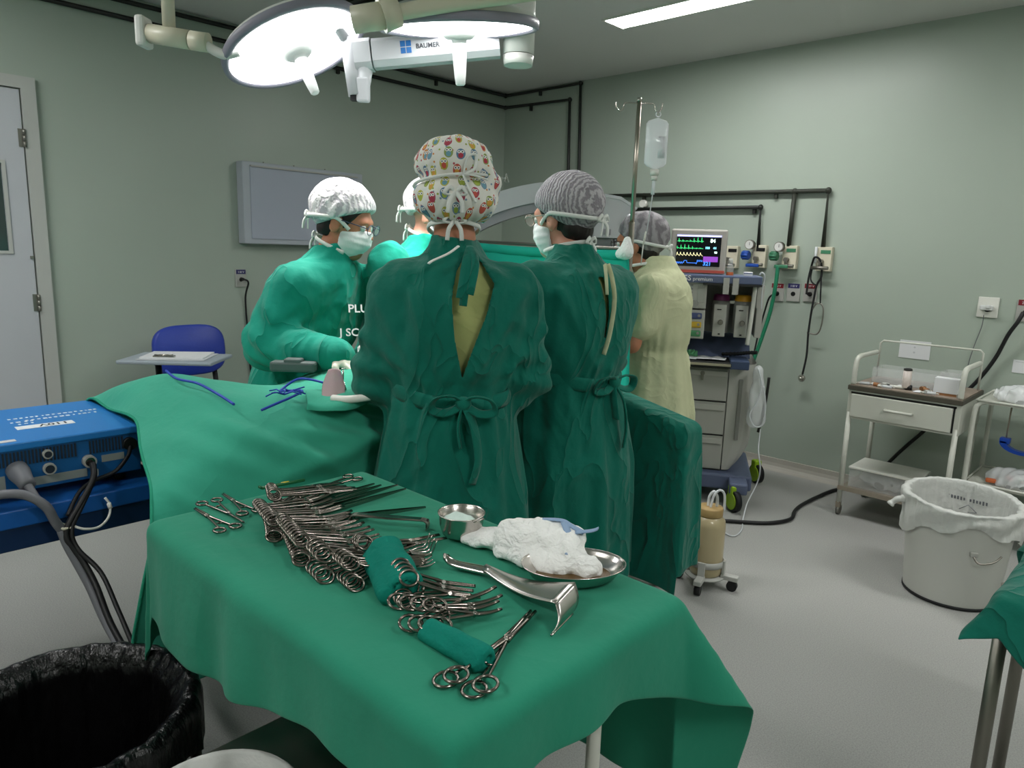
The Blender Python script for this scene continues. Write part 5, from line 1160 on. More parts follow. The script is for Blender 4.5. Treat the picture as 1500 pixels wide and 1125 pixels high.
roll_towel('rolled_towel', (-1.040, .765, ZT+.024), (-.905, .705, ZT+.021), .029, .028, 'rolled dark green towel with rakes behind it', [(-.024, -.008, .017), (.016, .010, .018)])
roll_towel('rolled_towel', (-.785, .668, ZT+.012), (-.668, .668, ZT+.014), .015, .018, 'small rolled green towel under the fanned clamps at front', [(-.014, -.006, .010)])
roll_towel('rolled_towel', (-1.395, .748, ZT+.006), (-1.13, .692, ZT+.006), .010, .010, 'thin rolled towel buried under the clamp handles', [(-.01, -.004, .008)])
# Doyen-type retractor
t = thing('blade_retractor', 'large broad-bladed steel retractor with hollow handle lying before the tray', 'retractor', (-.83, .87, ZT))
a = Vector((-.955, .850, ZT+.012)); b = Vector((-.775, .925, ZT+.012)); x = (b-a).normalized(); T = frame(a, x, Vector((0, 0, 1)).cross(x)); L = (b-a).length
prof = []
def hnd(u, v):
    q = u*.085; w = .0115+.003*u; th = PI*(.06+.88*v); hook = .010*math.exp(-q/.008)
    return (q, w*math.cos(th), -.010+w*.95*math.sin(th)*(1-.15*u)+hook)
MB().grid(hnd, 14, 12, T=T).build('handle', 'steel', t, True, solid=.0015)
MB().tube([(-.001, -.009, .004), (-.006, 0, .010), (-.001, .009, .004)], .003, 6, T=T).build('handle_hook', 'steel', t, True)
e0, e1 = Vector((-.668, .828, ZT+.040)), Vector((-.690, .905, ZT+.042)); s0, s1 = T @ Vector((.078, -.013, -.002)), T @ Vector((.078, .013, -.002))
def bl(u, v):
    p = s0.lerp(s1, v).lerp(e0.lerp(e1, v), u); p.z += .006*(1-(v*2-1)**2)*(1-u)-.012*math.sin(PI*u); return tuple(p)
MB().grid(bl, 14, 8).build('shaft_blade', 'steel_tray', t, True, solid=.002)
f0, f1 = Vector((-.652, .800, ZT+.003)), Vector((-.672, .878, ZT+.003))
def plate(u, v):
    p = e0.lerp(e1, v).lerp(f0.lerp(f1, v), u); p.x += .010*math.sin(PI*u); return tuple(p)
MB().grid(plate, 12, 8).build('bent_blade', 'steel_tray', t, True, solid=.002)
MB().tube([tuple(Vector(plate(1, v/6))) for v in range(7)], .0022, 6).build('blade_lip', 'steel', t, True)
# oval tray with soaked gauze
C0 = (-.760, .988, ZT); ra = math.radians(50)
t = thing('steel_tray', 'oval steel tray with a heap of gauze and yellowish fluid', 'tray', C0, ra)
MB().lathe([(0, .001), (.066, .001), (.080, .008), (.092, .026), (.0965, .030), (.098, .0305), (.0975, .028), (.090, .022), (.079, .011), (.064, .005), (0, .005)], n=48, sx=1.0, sy=.70).build('dish', 'steel_tray', t)
MB().lathe([(0, .0075), (.072, .0075)], n=40, sx=1, sy=.68).build('fluid', 'saline', t)
g = G(ax(-1.04, -.69, .0045), ax(.91, 1.16, .0045), ax(ZT-.004, ZT+.11, .0045))
z = ZT+.012
F = g.cap((-.915, .985, z+.018), (-.800, 1.020, z+.020), .036, .030); F = smin(F, g.cap((-.885, 1.02, z+.030), (-.815, 1.055, z+.034), .026, .022), .012)
F = smin(F, g.cap((-.83, 1.00, z+.004), (-.745, 1.015, z-.002), .030, .024), .012); F = smin(F, g.ell((-.90, 1.0, z-.010), (.05, .05, .03)), .015); F = smin(F, g.cap((-.87, .965, z), (-.79, .985, z-.004), .024, .022), .01)
F = F+g.wave(.007, (55, 55, 70), 9, 4)+g.wave(.003, (140, 140, 140), 5, 4); F = np.maximum(F, ZT+.004-g.Z)
tag(sdf_obj('gauze_heap', g, F, 'gauze', None, 1), 'crumpled white gauze heaped in the oval tray', 'gauze')
z -= .002
m_ = MB()
for q in ([(-.875, 1.030, z+.060), (-.84, 1.045, z+.064), (-.815, 1.045, z+.060), (-.79, 1.055, z+.050)], [(-.83, 1.042, z+.064), (-.805, 1.025, z+.054), (-.785, 1.015, z+.040), (-.775, 0.990, z+.028)], [(-.80, 1.040, z+.052), (-.775, 1.060, z+.058), (-.765, 1.065, z+.064)]): m_.tube(cm(q, 5), .0075, 7, sy=.3)
tag(m_.build('gauze_tape', 'gauze_stripe'), 'bluish marker tape curling over the gauze heap', 'tape')
g = G(ax(-1.06, -.89, .0042), ax(.90, 1.06, .0042), ax(ZT-.004, ZT+.05, .0042))
F = g.ell((-.985, .975, ZT+.012), (.042, .036, .018)); F = smin(F, g.ell((-.945, .985, ZT+.016), (.030, .028, .018)), .012)
F = np.maximum(F+g.wave(.006, (70, 70, 70), 12, 4), ZT+.0005-g.Z)
tag(sdf_obj('gauze_pad', g, F, 'gauze', None, 1), 'flattened white gauze pad between the bowl and the tray', 'gauze')
# ------------------------------------------------------------------ blue electrosurgical unit on its cart
BX0, BX1, BY0, BY1, BZ0, BZ1 = -2.68, -2.225, .22, .750, .735, .872
t = thing('electrosurgical_unit', 'bright blue electrosurgical unit at the left edge with rear sockets', 'medical device', ((BX0+BX1)/2, (BY0+BY1)/2, BZ0-.03))
MB().b2((BX0, BY0, BZ1-.022), (BX1+.006, BY1, BZ1), .004).build('lid', 'blue_machine', t, True)
MB().b2((BX0+.004, BY0+.004, BZ0), (BX1, BY1-.004, BZ1-.021), .003).build('casing', 'blue_front', t, True)
for x in (BX0+.05, BX1-.05):
    for y in (BY0+.05, BY1-.05): MB().cyl((x, y, BZ0-.03), (x, y, BZ0), .016, n=12).build('foot', 'rubber', t, True)
X = BX1
for y0, y1 in ((.36, .585), (.61, .705)):
    n = int((y1-y0)/.0085)
    for i in range(n): MB().b2((X, y0+i*.0085, BZ1-.064), (X+.0025, y0+i*.0085+.0045, BZ1-.026)).build('vent_slot', 'vent_dark', t, True)
def sock(y, z, r, hole='vent_dark', d=.014):
    m_ = MB().cyl((X, y, z), (X+d, y, z), r, n=18).build('socket_ring', 'plate_grey', t, True); MB().cyl((X+d, y, z), (X+d+.001, y, z), r*.72, n=18).build('socket_hole', hole, m_); m_.children[0].data.transform(T_of(t).inverted())
sock(.5055, .829, .0125); sock(.507, .787, .0160); sock(.605, .790, .0175, 'steel', .020)
MB().b2((X, .640, .778), (X+.0015, .700, .798)).build('rating_plate', 'metal_label', t, True)
MB().b2((X, .46, .745), (X+.0015, .60, .768)).build('serial_plate', 'metal_label', t, True)
MB().b2((X, .36, .745), (X+.0015, .405, .785)).build('serial_plate', 'metal_label', t, True)
MB().b2((X, .612, .745), (X+.022, .624, .766), .003).build('fuse_holder', 'plate_grey', t, True)
MB().cyl((X, .715, .822), (X+.016, .715, .822), .019, n=16).build('power_inlet', 'black', t, True)
TI = T_of(t).inverted()
st = MB().box((-2.385, .545, BZ1+.0006), (.042, .145, .0010), -.03).build('voltage_sticker', 'sticker', t, True)
text_obj('sticker_text', '110V', .036, 'dark_ink', TI @ frame((-2.397, .605, BZ1+.0012), (-.02, -1, 0), (1, -.02, 0)), st, .0001, bold=.0008)
def worn_print(x, y, n, h):       # rubbed-off print, too faint to read
    r_ = random.Random(n); m_ = MB()
    for k in range(n):
        w = r_.uniform(.35, .8)*h; m_.b2((x-h*r_.uniform(.3, .5), y-w/2, BZ1), (x+h*r_.uniform(.3, .5), y+w/2, BZ1+.0004)); y -= h*r_.uniform(.9, 1.25)
    m_.build('worn_print', 'sticker', t, True)['kind'] = 'stuff'
worn_print(-2.520, .715, 17, .013); worn_print(-2.480, .705, 13, .014); worn_print(-2.470, .53, 4, .016); worn_print(-2.44, .525, 3, .014); worn_print(-2.455, .44, 4, .014)
MB().b2((-2.262, .36, BZ1), (-2.238, .442, BZ1+.001)).build('paper_label', 'paper_grey', t, True)
c = thing('device_cart', 'blue metal cart carrying the electrosurgical unit', 'cart', (-2.45, .4, 0))
MB().b2((-2.76, -.45, .655), (-2.165, .80, .705), .004).build('shelf', 'blue_cart', c, True)
MB().b2((-2.76, -.45, .59), (-2.175, .80, .654), .004).build('apron', 'blue_dark', c, True)
for x, y in ((-2.73, .02), (-2.30, -.02), (-2.73, -.40), (-2.30, -.40)):
    MB().b2((x-.015, y-.015, .06), (x+.015, y+.015, .59)).build('leg', 'blue_dark', c, True); MB().cyl((x-.012, y, .035), (x+.012, y, .035), .035, n=16).build('caster', 'rubber', c, True)
# plugs and cables
t = thing('grey_cable', 'thick grey cable with a large plug in the blue unit', 'cable', (X+.02, .42, .79))
MB().lathe([(0, 0), (.026, 0), (.027, .02), (.021, .055), (.020, .075), (.013, .078), (0, .078)], n=20, T=frame((X, .432, .800), (0, 0, 1), (.3, 1, 0)) if False else Matrix.Translation((X, .432, .800)) @ Vector((0, 0, 1)).rotation_difference(Vector((.9, .12, -.42))).to_matrix().to_4x4()).build('plug', 'cable_grey', t, True)
MB().tube(cm([(X+.068, .441, .768), (X+.10, .452, .735), (X+.105, .475, .70), (X+.10, .490, .66)], 6), .0105, 10).tube(cm([(X+.02, .30, .735), (X+.06, .36, .755), (X+.09, .42, .755), (X+.11, .465, .72), (X+.112, .485, .67), (X+.11, .50, .64)], 6), .012, 10).build('lead', 'cable_grey', t, True)
t = thing('cable_bundle', 'black and grey cable bundle drooping from the blue unit to the black bin', 'cable', (X+.10, .5, .6))
MB().tube(cm([(X+.03, .607, .788), (X+.07, .595, .755), (X+.10, .55, .70), (X+.115, .515, .655), (X+.125, .505, .62), (X+.15, .53, .56), (X+.20, .545, .50), (X+.30, .545, .43), (X+.42, .55, .38), (X+.50, .56, .36)], 8), .0085, 8).build('lead', 'cable_black', t, True)
MB().tube(cm([(X+.035, .610, .785), (X+.075, .59, .745), (X+.105, .55, .69), (X+.12, .52, .64), (X+.14, .525, .59), (X+.20, .56, .53), (X+.30, .565, .46), (X+.42, .565, .39), (X+.50, .57, .355)], 8), .0065, 8).build('lead', 'cable_black', t, True)
MB().tube(cm([(X+.112, .497, .64), (X+.125, .505, .60), (X+.145, .52, .55), (X+.19, .535, .49), (X+.27, .54, .43), (X+.38, .545, .385), (X+.47, .555, .36)], 8), .011, 8).build('lead', 'cable_grey', t, True)
MB().tube([(X+.11, .487, .655), (X+.125, .50, .648), (X+.118, .53, .645), (X+.095, .505, .652)], .004, 6, closed=True).build('tie', 'plastic_cream', t, True)
tag(MB().tube(cm([(X+.118, .525, .648), (X+.125, .55, .635), (X+.12, .585, .63), (X+.105, .615, .645), (X+.095, .625, .675), (X+.09, .615, .70)], 7), .0035, 7).tube([(X+.097, .625, .668), (X+.094, .622, .684)], .006, 8).build('clip_wire', 'pen_white'), 'short white clip wire curling under the blue unit', 'wire')
tag(MB().tube(cm([(X+.012, .715, .815), (X+.03, .70, .79), (X+.04, .66, .755), (X+.045, .60, .74), (X+.06, .56, .72), (X+.09, .52, .67)], 7), .006, 8).build('supply_cable', 'cable_black'), 'black supply cord along the rear of the blue unit', 'cord')
# green clog on the floor under the cart
g = G(ax(-3.98, -3.68, .007), ax(.62, .92, .007), ax(0, .10, .007))
F = g.cap((-3.88, .70, .03), (-3.79, .82, .028), .045, .038); F = smin(F, g.cap((-3.88, .70, .05), (-3.85, .74, .055), .032, .03), .02); F = np.maximum(F, .002-g.Z)
tag(sdf_obj('clog', g, F, 'shoe_green', None, 1), 'green clog on the floor beyond the blue cart', 'shoe')
# ------------------------------------------------------------------ black bin at the lower left
BC = (-1.495, .325); BR = .245; BH = .485
t = thing('waste_bin', 'large round black waste bin at the lower left corner', 'bin', (*BC, 0))
MB().lathe([(0, .003), (BR-.06, .003), (BR-.055, .0), (BR-.02, BH-.02), (BR-.008, BH-.012), (BR-.014, BH-.005), (BR-.024, BH-.015), (BR-.062, .02), (0, .02)], n=56).build('body', 'bin_black', t)
def liner(u, v):
    th = 2*PI*u; w = .004*math.sin(17*th+2*math.sin(5*th))+.002*math.sin(41*th)
    if v < .72: q = v/.72; r = .04+(BR-.095-.04+.048*q)*min(1, q*2.6)**.6; z = .03+(BH-.02)*max(0, (q-.15)/.85)**1.0; k = min(1, q*1.5); return (r*math.cos(th)+w*k*math.cos(th), r*math.sin(th)+w*k*math.sin(th), z)
    q = (v-.72)/.28; a = PI*min(1, q*2); r = BR-.012-.016*math.cos(a)+(.004 if q > .5 else 0); z = BH+.008+.016*math.sin(a)-(max(0, q-.5)*2)*(.10+.02*math.sin(7*th)); return ((r+w*.8)*math.cos(th), (r+w*.8)*math.sin(th), z)
o = MB().grid(liner, 150, 34, closed_u=True).build('bag', 'liner_black', None); o.location = (*BC, 0); o.name = 'bin_liner'
tag(o, 'glossy black plastic liner folded over the rim of the black bin', 'bag')
t = thing('linen_bucket', 'rim of a pale bucket at the bottom edge beside the black bin', 'bucket', (-1.065, .435, 0))
MB().lathe([(0, .003), (.115, .003), (.135, .47), (.142, .475), (.145, .48), (.140, .486), (.131, .482), (.112, .02), (0, .02)], n=48).build('body', 'bin_white', t)
MB().lathe([(.146, .40), (.147, .480), (.140, .4885), (.130, .485), (.118, .20), (0, .12)], n=48).build('bag', 'liner_white', t)
# ------------------------------------------------------------------ blue chair with writing tablet
t = thing('tablet_chair', 'blue padded chair with a writing tablet against the left wall', 'chair', (-4.05, 1.68, 0))
def pad(c, w, h, th, T): 
    m_ = MB(); n = 40; vs = []
    for k, (s, q) in enumerate(((.93, -1), (1, -.5), (1, .5), (.93, 1))):
        for i in range(n):
            a = 2*PI*i/n; e = 2/3.2; vs.append((s*w/2*math.copysign(abs(math.cos(a))**e, math.cos(a)), s*h/2*math.copysign(abs(math.sin(a))**e, math.sin(a)), q*th/2))
    m_.add(vs, [(k*n+i, k*n+(i+1) % n, (k+1)*n+(i+1) % n, (k+1)*n+i) for k in range(3) for i in range(n)]+[tuple(range(n)), tuple(range(3*n, 4*n))], True, T); return m_
pad(0, .42, .30, .045, Matrix.Translation((-4.28, 1.745, .775)) @ frame((0, 0, 0), (0, 1, 0), (-.10, 0, 1))).build('backrest', 'chair_blue', t, True)
pad(0, .42, .40, .05, Matrix.Translation((-4.02, 1.745, .46))).build('seat', 'chair_blue', t, True)
for y in (1.60, 1.89):
    MB().tube([(-4.24, y, 0), (-4.22, y, .43), (-4.25, y, .47), (-4.30, y, .72)], .016, 8).build('leg', 'black', t, True); MB().tube([(-3.86, y, 0), (-3.88, y, .43)], .016, 8).build('leg', 'black', t, True)
MB().b2((-4.24, 1.58, .405), (-3.86, 1.91, .43)).build('seat_frame', 'black', t, True)
MB().tube([(-3.90, 1.56, .42), (-3.86, 1.42, .45), (-3.84, 1.40, .80)], .016, 8).tube([(-3.84, 1.43, .80), (-3.66, 1.46, .80)], .012, 8).build('tablet_bracket', 'black', t, True)
TT = Matrix.Translation((-3.70, 1.44, .822)) @ Matrix.Rotation(.80, 4, 'Z')
MB().box((0, 0, 0), (.46, .30, .018), 0, .006, TT).build('tablet', 'chair_tablet', t, True)
t2 = thing('clipboard', 'clipboard with papers lying on the chair tablet', 'clipboard', (-3.70, 1.44, .832))
MB().box((.01, .0, .002), (.32, .24, .004), .05, 0, Matrix.Rotation(.80, 4, 'Z')).build('board', 'paper_grey', t2)
MB().box((.0, .02, .007), (.30, .21, .006), .1, 0, Matrix.Rotation(.80, 4, 'Z')).build('papers', 'paper', t2)
MB().box((-.03, -.07, .014), (.10, .03, .008), .05, .002, Matrix.Rotation(.80, 4, 'Z')).tube([(-.075, -.075, .02), (.015, -.075, .022)], .004, 6, T=Matrix.Rotation(.80, 4, 'Z')).build('clip', 'steel', t2)
# ------------------------------------------------------------------ anaesthesia machine
t = thing('anaesthesia_machine', 'grey and blue anaesthesia machine with drawers beside the back wall', 'medical device', (-1.693, 3.833, 0), math.atan2(.489, .872)); AM = t
AT = T_of(t); ATI = AT.inverted()
def A_(mb, name, m, par=None, **k): return mb.build(name, m, par or t, **k)
A_(MB().b2((-.66, .10, .20), (-.172, .56, .80), .006), 'body', 'an_body')
# rounded flank
prof = [(-.172, .0), (-.12, .0), (-.07, .015), (-.035, .05), (-.02, .11), (-.02, .5), (-.172, .5)]
def flank(u, v):
    i = u*(len(prof)-1); k = min(int(i), len(prof)-2); f = i-k; x = prof[k][0]*(1-f)+prof[k+1][0]*f; y = prof[k][1]*(1-f)+prof[k+1][1]*f
    z = .185+.63*v; s = max(0, 1-v*3.2); x = -.172+(x+.172)*(1-.62*s*s); return (x, .085+y, z)
A_(MB().grid(flank, 31, 16), 'flank', 'an_panel')
A_(MB().box((-.105, .083, .55), (.022, .012, .36), 0, .004), 'flank_groove', 'an_grey')
for i, (z0, z1) in enumerate(((.595, .785), (.395, .585), (.185, .385))):
    d_ = A_(MB().b2((-.655, .082, z0), (-.178, .105, z1), .004), 'drawer', 'an_body')
    A_(MB().b2((-.645, .070, z1-.045), (-.185, .084, z1-.012), .003), 'drawer_lip', 'an_panel', d_)
    A_(MB().b2((-.65, .088, z0-.008), (-.18, .1, z0-.002)), 'drawer_gap', 'an_dark', d_)
    if i == 0: A_(MB().cyl((-.322, .083, .755), (-.322, .066, .755), .013, n=14).box((-.322, .062, .735), (.014, .004, .04), 0, .001), 'drawer_key', 'hinge', d_)
A_(MB().b2((-.66, .02, .085), (.0, .58, .175), .012), 'base', 'an_blue')
A_(MB().b2((-.45, .014, .125), (-.30, .021, .133)), 'base_stripe', 'an_steel')
def caster(x, y, a):
    w = A_(MB().cyl((x, y, .062), (x, y, .0621), .01, n=8), 'caster', 'rubber'); w.data.clear_geometry()
    T = Matrix.Translation((x, y, 0)) @ Matrix.Rotation(a, 4, 'Z')
    m_ = MB().cyl((-.016, 0, .062), (.016, 0, .062), .062, n=28, T=T); w.data = m_.mesh('caster'); w.data.materials.append(M('rubber'))
    A_(MB().cyl((.017, 0, .062), (.023, 0, .062), .048, n=28, T=T).cyl((-.023, 0, .062), (-.017, 0, .062), .048, n=28, T=T), 'wheel_cover', 'caster_green', w)
    A_(MB().box((0, .012, .115), (.05, .05, .07), 0, .010, T), 'fork', 'caster_green', w)
caster(-.098, .10-.20, .5); caster(.07, .50, .5); caster(-.60, .02, 1.2); caster(-.60, .50, 1.2)
A_(MB().b2((-.13, -.11, .10), (-.03, .05, .165), .01), 'front_arm', 'an_blue')
# work surface
A_(MB().b2((-.68, -.02, .805), (-.165, .40, .835), .005), 'worktop', 'an_dark')
A_(MB().b2((-.67, -.03, .815), (-.175, -.018, .828)), 'worktop_rail', 'an_steel')
A_(MB().b2((-.18, -.02, .80), (-.075, .20, .850), .006), 'worktop_corner', 'an_blue_dark')
A_(MB().add([(-.68, .20, .836), (-.06, .20, .836), (-.06, .42, .975), (-.68, .42, .975), (-.68, .42, .836), (-.06, .42, .836)], [(0, 1, 2, 3), (0, 3, 4), (1, 5, 2), (3, 2, 5, 4), (0, 4, 5, 1)]), 'sloped_panel', 'an_blue')
A_(MB().b2((-.70, .30, .975), (-.03, .40, 1.27), .004), 'back_panel', 'an_grey')
A_(MB().b2((-.055, .12, .97), (-.02, .40, 1.27), .004), 'side_panel', 'an_body')
# ventilator with display
v = A_(MB().b2((-.64, .05, 1.125), (-.335, .32, 1.28), .006), 'ventilator', 'an_panel')
l = A_(MB().b2((-.56, .046, 1.150), (-.445, .0505, 1.270)), 'display', 'lcd_white', v); A_(MB().b2((-.555, .0445, 1.245), (-.45, .0462, 1.266)), 'display_bar', 'lcd_blue', v); A_(MB().b2((-.555, .0445, 1.152), (-.45, .0462, 1.185)), 'display_field', 'lcd_green', v)
for i in range(4): A_(MB().b2((-.425, .047, 1.19+i*.02), (-.413, .05, 1.202+i*.02)), 'button', 'an_grey', v)
A_(MB().b2((-.385, .046, 1.16), (-.345, .0505, 1.27), .002), 'side_plate', 'an_body', v)
A_(MB().cyl((-.400, .05, 1.152), (-.400, .022, 1.152), .023, .021, n=20), 'knob', 'an_grey', v)
c = A_(MB().b2((-.64, .04, .955), (-.335, .32, 1.118), .006), 'gas_panel', 'an_panel')
for z, m_ in ((1.085, 'panel_blue'), (1.035, 'panel_yellow'), (.985, 'panel_green')):
    s_ = A_(MB().b2((-.47, .034, z-.017), (-.352, .041, z+.017), .006), 'flow_strip', m_, c)
    A_(MB().cyl((-.425, .034, z-.004), (-.425, .010, z-.004), .014, n=16), 'flow_knob', 'an_blue_dark' if m_ != 'panel_yellow' else 'panel_yellow', s_)
    A_(MB().cyl((-.368, .034, z+.002), (-.368, .030, z+.002), .008, n=12), 'flow_gauge', 'an_grey', s_)
# vaporisers
for x, cm_, nm in ((-.247, 'vap_purple', 'purple-capped vaporiser'), (-.127, 'vap_yellow', 'yellow-capped vaporiser')):
    vp = A_(MB().lathe([(0, .0), (.050, 0), (.050, .165), (.046, .185), (0, .185)], (x, .20, .985), 24), 'vaporiser', 'an_grey'); vp['label'] = nm
    A_(MB().lathe([(0, 0), (.046, 0), (.047, .004), (.043, .030), (.036, .036), (0, .036)], (x, .20, 1.170), 24), 'cap', cm_, vp)
    A_(MB().b2((x-.040, .128, .965), (x+.030, .156, 1.150), .004), 'face_plate', 'an_panel', vp)
    A_(MB().cyl((x+.002, .128, 1.048), (x+.002, .104, 1.048), .016, .013, n=16), 'dial', 'steel_dull', vp)
    A_(MB().b2((x-.022, .125, 1.118), (x+.002, .1285, 1.124)).b2((x-.008, .125, .976), (x+.004, .1285, .984)), 'marking', 'an_dark', vp)
A_(MB().b2((-.20, .19, 1.155), (-.17, .21, 1.17)), 'link_bar', 'plastic_white')
# top shelf
sh = A_(MB().b2((-.70, .02, 1.272), (-.045, .42, 1.318), .006), 'top_shelf', 'an_blue')
A_(MB().b2((-.36, .015, 1.262), (-.045, .40, 1.273)), 'shelf_lip', 'an_dark')
text_obj('machine_name', 'GS', .040, 'white_ink', Matrix(((1, 0, 0, -.475), (0, 0, -1, .0195), (0, 1, 0, 1.284), (0, 0, 0, 1))), sh, .0003, bold=.0006)
text_obj('machine_name', 'premium', .030, 'white_ink', Matrix(((1, 0, 0, -.418), (0, 0, -1, .0195), (0, 1, 0, 1.284), (0, 0, 0, 1))), sh, .0003)
for x in (-.235, -.185): A_(MB().b2((x-.016, .012, 1.215), (x+.016, .0185, 1.305)), 'tape_tag', 'plate_grey')
A_(MB().b2((-.06, .1, 1.14), (-.045, .2, 1.27)), 'side_bracket', 'an_body')
A_(MB().tube(cm([(-.075, .10, 1.26), (-.078, .09, 1.15), (-.085, .09, 1.02), (-.09, .10, .93)], 5), .012, 8), 'side_hose', 'plastic_white')
# things on and about the machine (local coordinates turned to the world)
def on_machine(name, label, cat, p): return thing(name, label, cat, AT @ Vector(p), t.rotation_euler[2])
m = on_machine('patient_monitor', 'patient monitor showing green waveforms on top of the anaesthesia machine', 'monitor', (-.40, .12, 1.318))
MB().b2((-.155, -.03, .004), (.155, .10, .250), .010).build('housing', 'monitor_shell', m)
s_ = MB().b2((-.122, -.034, .044), (.122, -.029, .218)).build('screen', 'screen_black', m)
MB().b2((-.122, -.0352, .208), (.122, -.0341, .218)).build('screen_bar', 'bar_lilac', s_)
MB().b2((-.150, -.036, .008), (.150, -.028, .024)).build('front_strip', 'monitor_red', m)
def wave(fn, z, h, mt, x0=-.120, x1=.026):
    pts = [(x0+(x1-x0)*i/90, -.0355, z+h*fn(i/90)) for i in range(91)]; MB().tube(pts, .0011, 4).build('waveform', mt, s_)
def ecg(q, n=7): f = (q*n) % 1; return math.exp(-((f-.45)/.03)**2)-.28*math.exp(-((f-.53)/.04)**2)+.2*math.exp(-((f-.75)/.07)**2)
wave(lambda q: ecg(q), .182, .024, 'wave_green'); wave(lambda q: ecg(q+.05), .143, .022, 'wave_green')
wave(lambda q: (lambda f: math.exp(-((f-.25)/.13)**2)+.35*math.exp(-((f-.6)/.16)**2))((q*8) % 1), .102, .020, 'wave_yellow'); wave(lambda q: (.9 if (.30 < q < .42 or q > .80) else 0)+(.4*math.sin(q*95) if q < .30 or q > .75 else 0), .062, .014, 'wave_blue')
SX = lambda x, z: Matrix(((1, 0, 0, x), (0, 0, -1, -.0350), (0, 1, 0, z), (0, 0, 0, 1)))
for s, x, z, sz, mt in (('84', .062, .178, .028, 'digit_white'), ('100', .036, .142, .017, 'digit_cyan'), ('44', .080, .142, .017, 'digit_cyan'), ('98', .088, .118, .015, 'digit_white'), ('321', .030, .050, .030, 'wave_blue')):
    text_obj('readout', s, sz, mt, SX(x, z), s_, .0002, bold=.0008)
MB().b2((.030, -.0352, .070), (.110, -.0341, .100)).build('readout_field', 'digit_purple', s_)
MB().b2((-.02, .10, .10), (.02, .16, .20)).build('rear_mount', 'an_grey', m)
b = on_machine('small_bottle', 'small bottle with white cap beside the monitor on the machine', 'bottle', (-.218, .10, 1.318))
MB().lathe([(0, 0), (.018, 0), (.019, .010), (.019, .045), (.012, .060), (.010, .066), (0, .066)], n=16).build('flask', 'clear_plastic', b); MB().lathe([(.0192, .0), (.0196, .002), (.0196, .016), (.0192, .018)], n=16).build('band', 'orange', b); MB().lathe([(0, .064), (.012, .064), (.012, .090), (.008, .094), (0, .094)], n=14).build('cap', 'plastic_white', b)
b = on_machine('small_box', 'small pale box on the right of the machine shelf', 'box', (-.12, .10, 1.318)); MB().b2((-.024, -.02, 0), (.024, .02, .022), .003).build('carton', 'paper', b); MB().b2((-.0235, -.0205, .012), (.0235, .0205, .016)).build('print_band', 'panel_blue', b)
b = on_machine('plastic_tubing', 'loop of clear tubing hanging off the right end of the machine shelf', 'tubing', (-.06, .05, 1.30)); MB().tube(cm([(.0, 0, .03), (.01, -.01, .04), (.025, -.01, .02), (.02, 0, -.06), (.025, .0, -.16)], 6), .004, 6).build('loop', 'tube_clear', b)
for i, (x, y, w, a) in enumerate(((-.53, .06, .13, .1), (-.43, .07, .14, -.08), (-.34, .08, .14, .15), (-.255, .07, .11, -.1))):
    p_ = on_machine('paper_sheet', ['leftmost', 'second', 'third', 'rightmost'][i]+' of the white sheets spread on the machine worktop', 'paper', (x, y, .8365+.002*i)); p_['group'] = 'sheets on the worktop'
    MB().grid(lambda u, v: ((u-.5)*w, (v-.5)*.12, .004+.004*math.sin(u*9+i)*v), 12, 6).build('sheet', 'paper', p_, solid=.001); p_.rotation_euler[2] += a
g = G(ax(-.05, .05, .005), ax(-.04, .04, .005), ax(0, .05, .005)); F = np.maximum(g.ell((0, 0, .012), (.042, .03, .022))+g.wave(.010, (90, 90, 90), 3, 4), -g.Z+.001)
b = sdf_obj('crumpled_wrap', g, F, 'panel_green', None, 1); b.location = AT @ Vector((-.40, .12, .842)); tag(b, 'crumpled green wrapping at the back of the machine worktop', 'wrapping')
b = on_machine('bellows_hose', 'black corrugated hose end lying at the right of the worktop', 'hose', (-.10, .12, .86)); MB().tube(cm([(-.12, .05, .0), (-.04, .02, .01), (.02, .0, .022), (.07, -.02, .03)], 8), [.012 if i % 2 else .009 for i in range(25)], 8).build('hose', 'rubber', b)
b = on_machine('plastic_bag', 'clear plastic bag of tubing hanging at the side of the machine', 'bag', (-.02, .02, .5))
g = G(ax(-.08, .10, .007), ax(-.06, .08, .007), ax(-.10, .34, .007)); F = g.cap((0, 0, .30), (.01, .01, .02), .022, .050); F = F+g.wave(.010, (45, 45, 16), 8, 4); sdf_obj('film', g, F, 'bag_plastic', b, 1)
MB().tube(cm([(-.01, -.03, .32), (.02, -.04, .22), (.0, -.045, .12), (-.03, -.045, .05), (.0, -.05, -.01), (.04, -.045, .0), (.05, -.04, .10), (.03, -.035, .22)], 6), .0045, 6).build('tubing', 'tube_clear', b); MB().tube(cm([(.06, .02, .26), (.055, .03, .12), (.03, .02, -.06)], 6), .008, 8).build('dark_tube', 'an_dark', b)
tag(MB().tube(cm([(-1.69, 3.87, .46), (-1.66, 3.80, .36), (-1.63, 3.78, .26), (-1.65, 3.80, .16), (-1.66, 3.72, .06), (-1.62, 3.60, .008), (-1.56, 3.46, .006), (-1.545, 3.35, .006), (-1.60, 3.35, .006), (-1.68, 3.42, .006)], 7), .004, 6).build('floor_tubing', 'tube_clear'), 'thin clear tubing trailing from the machine to the floor', 'tubing')
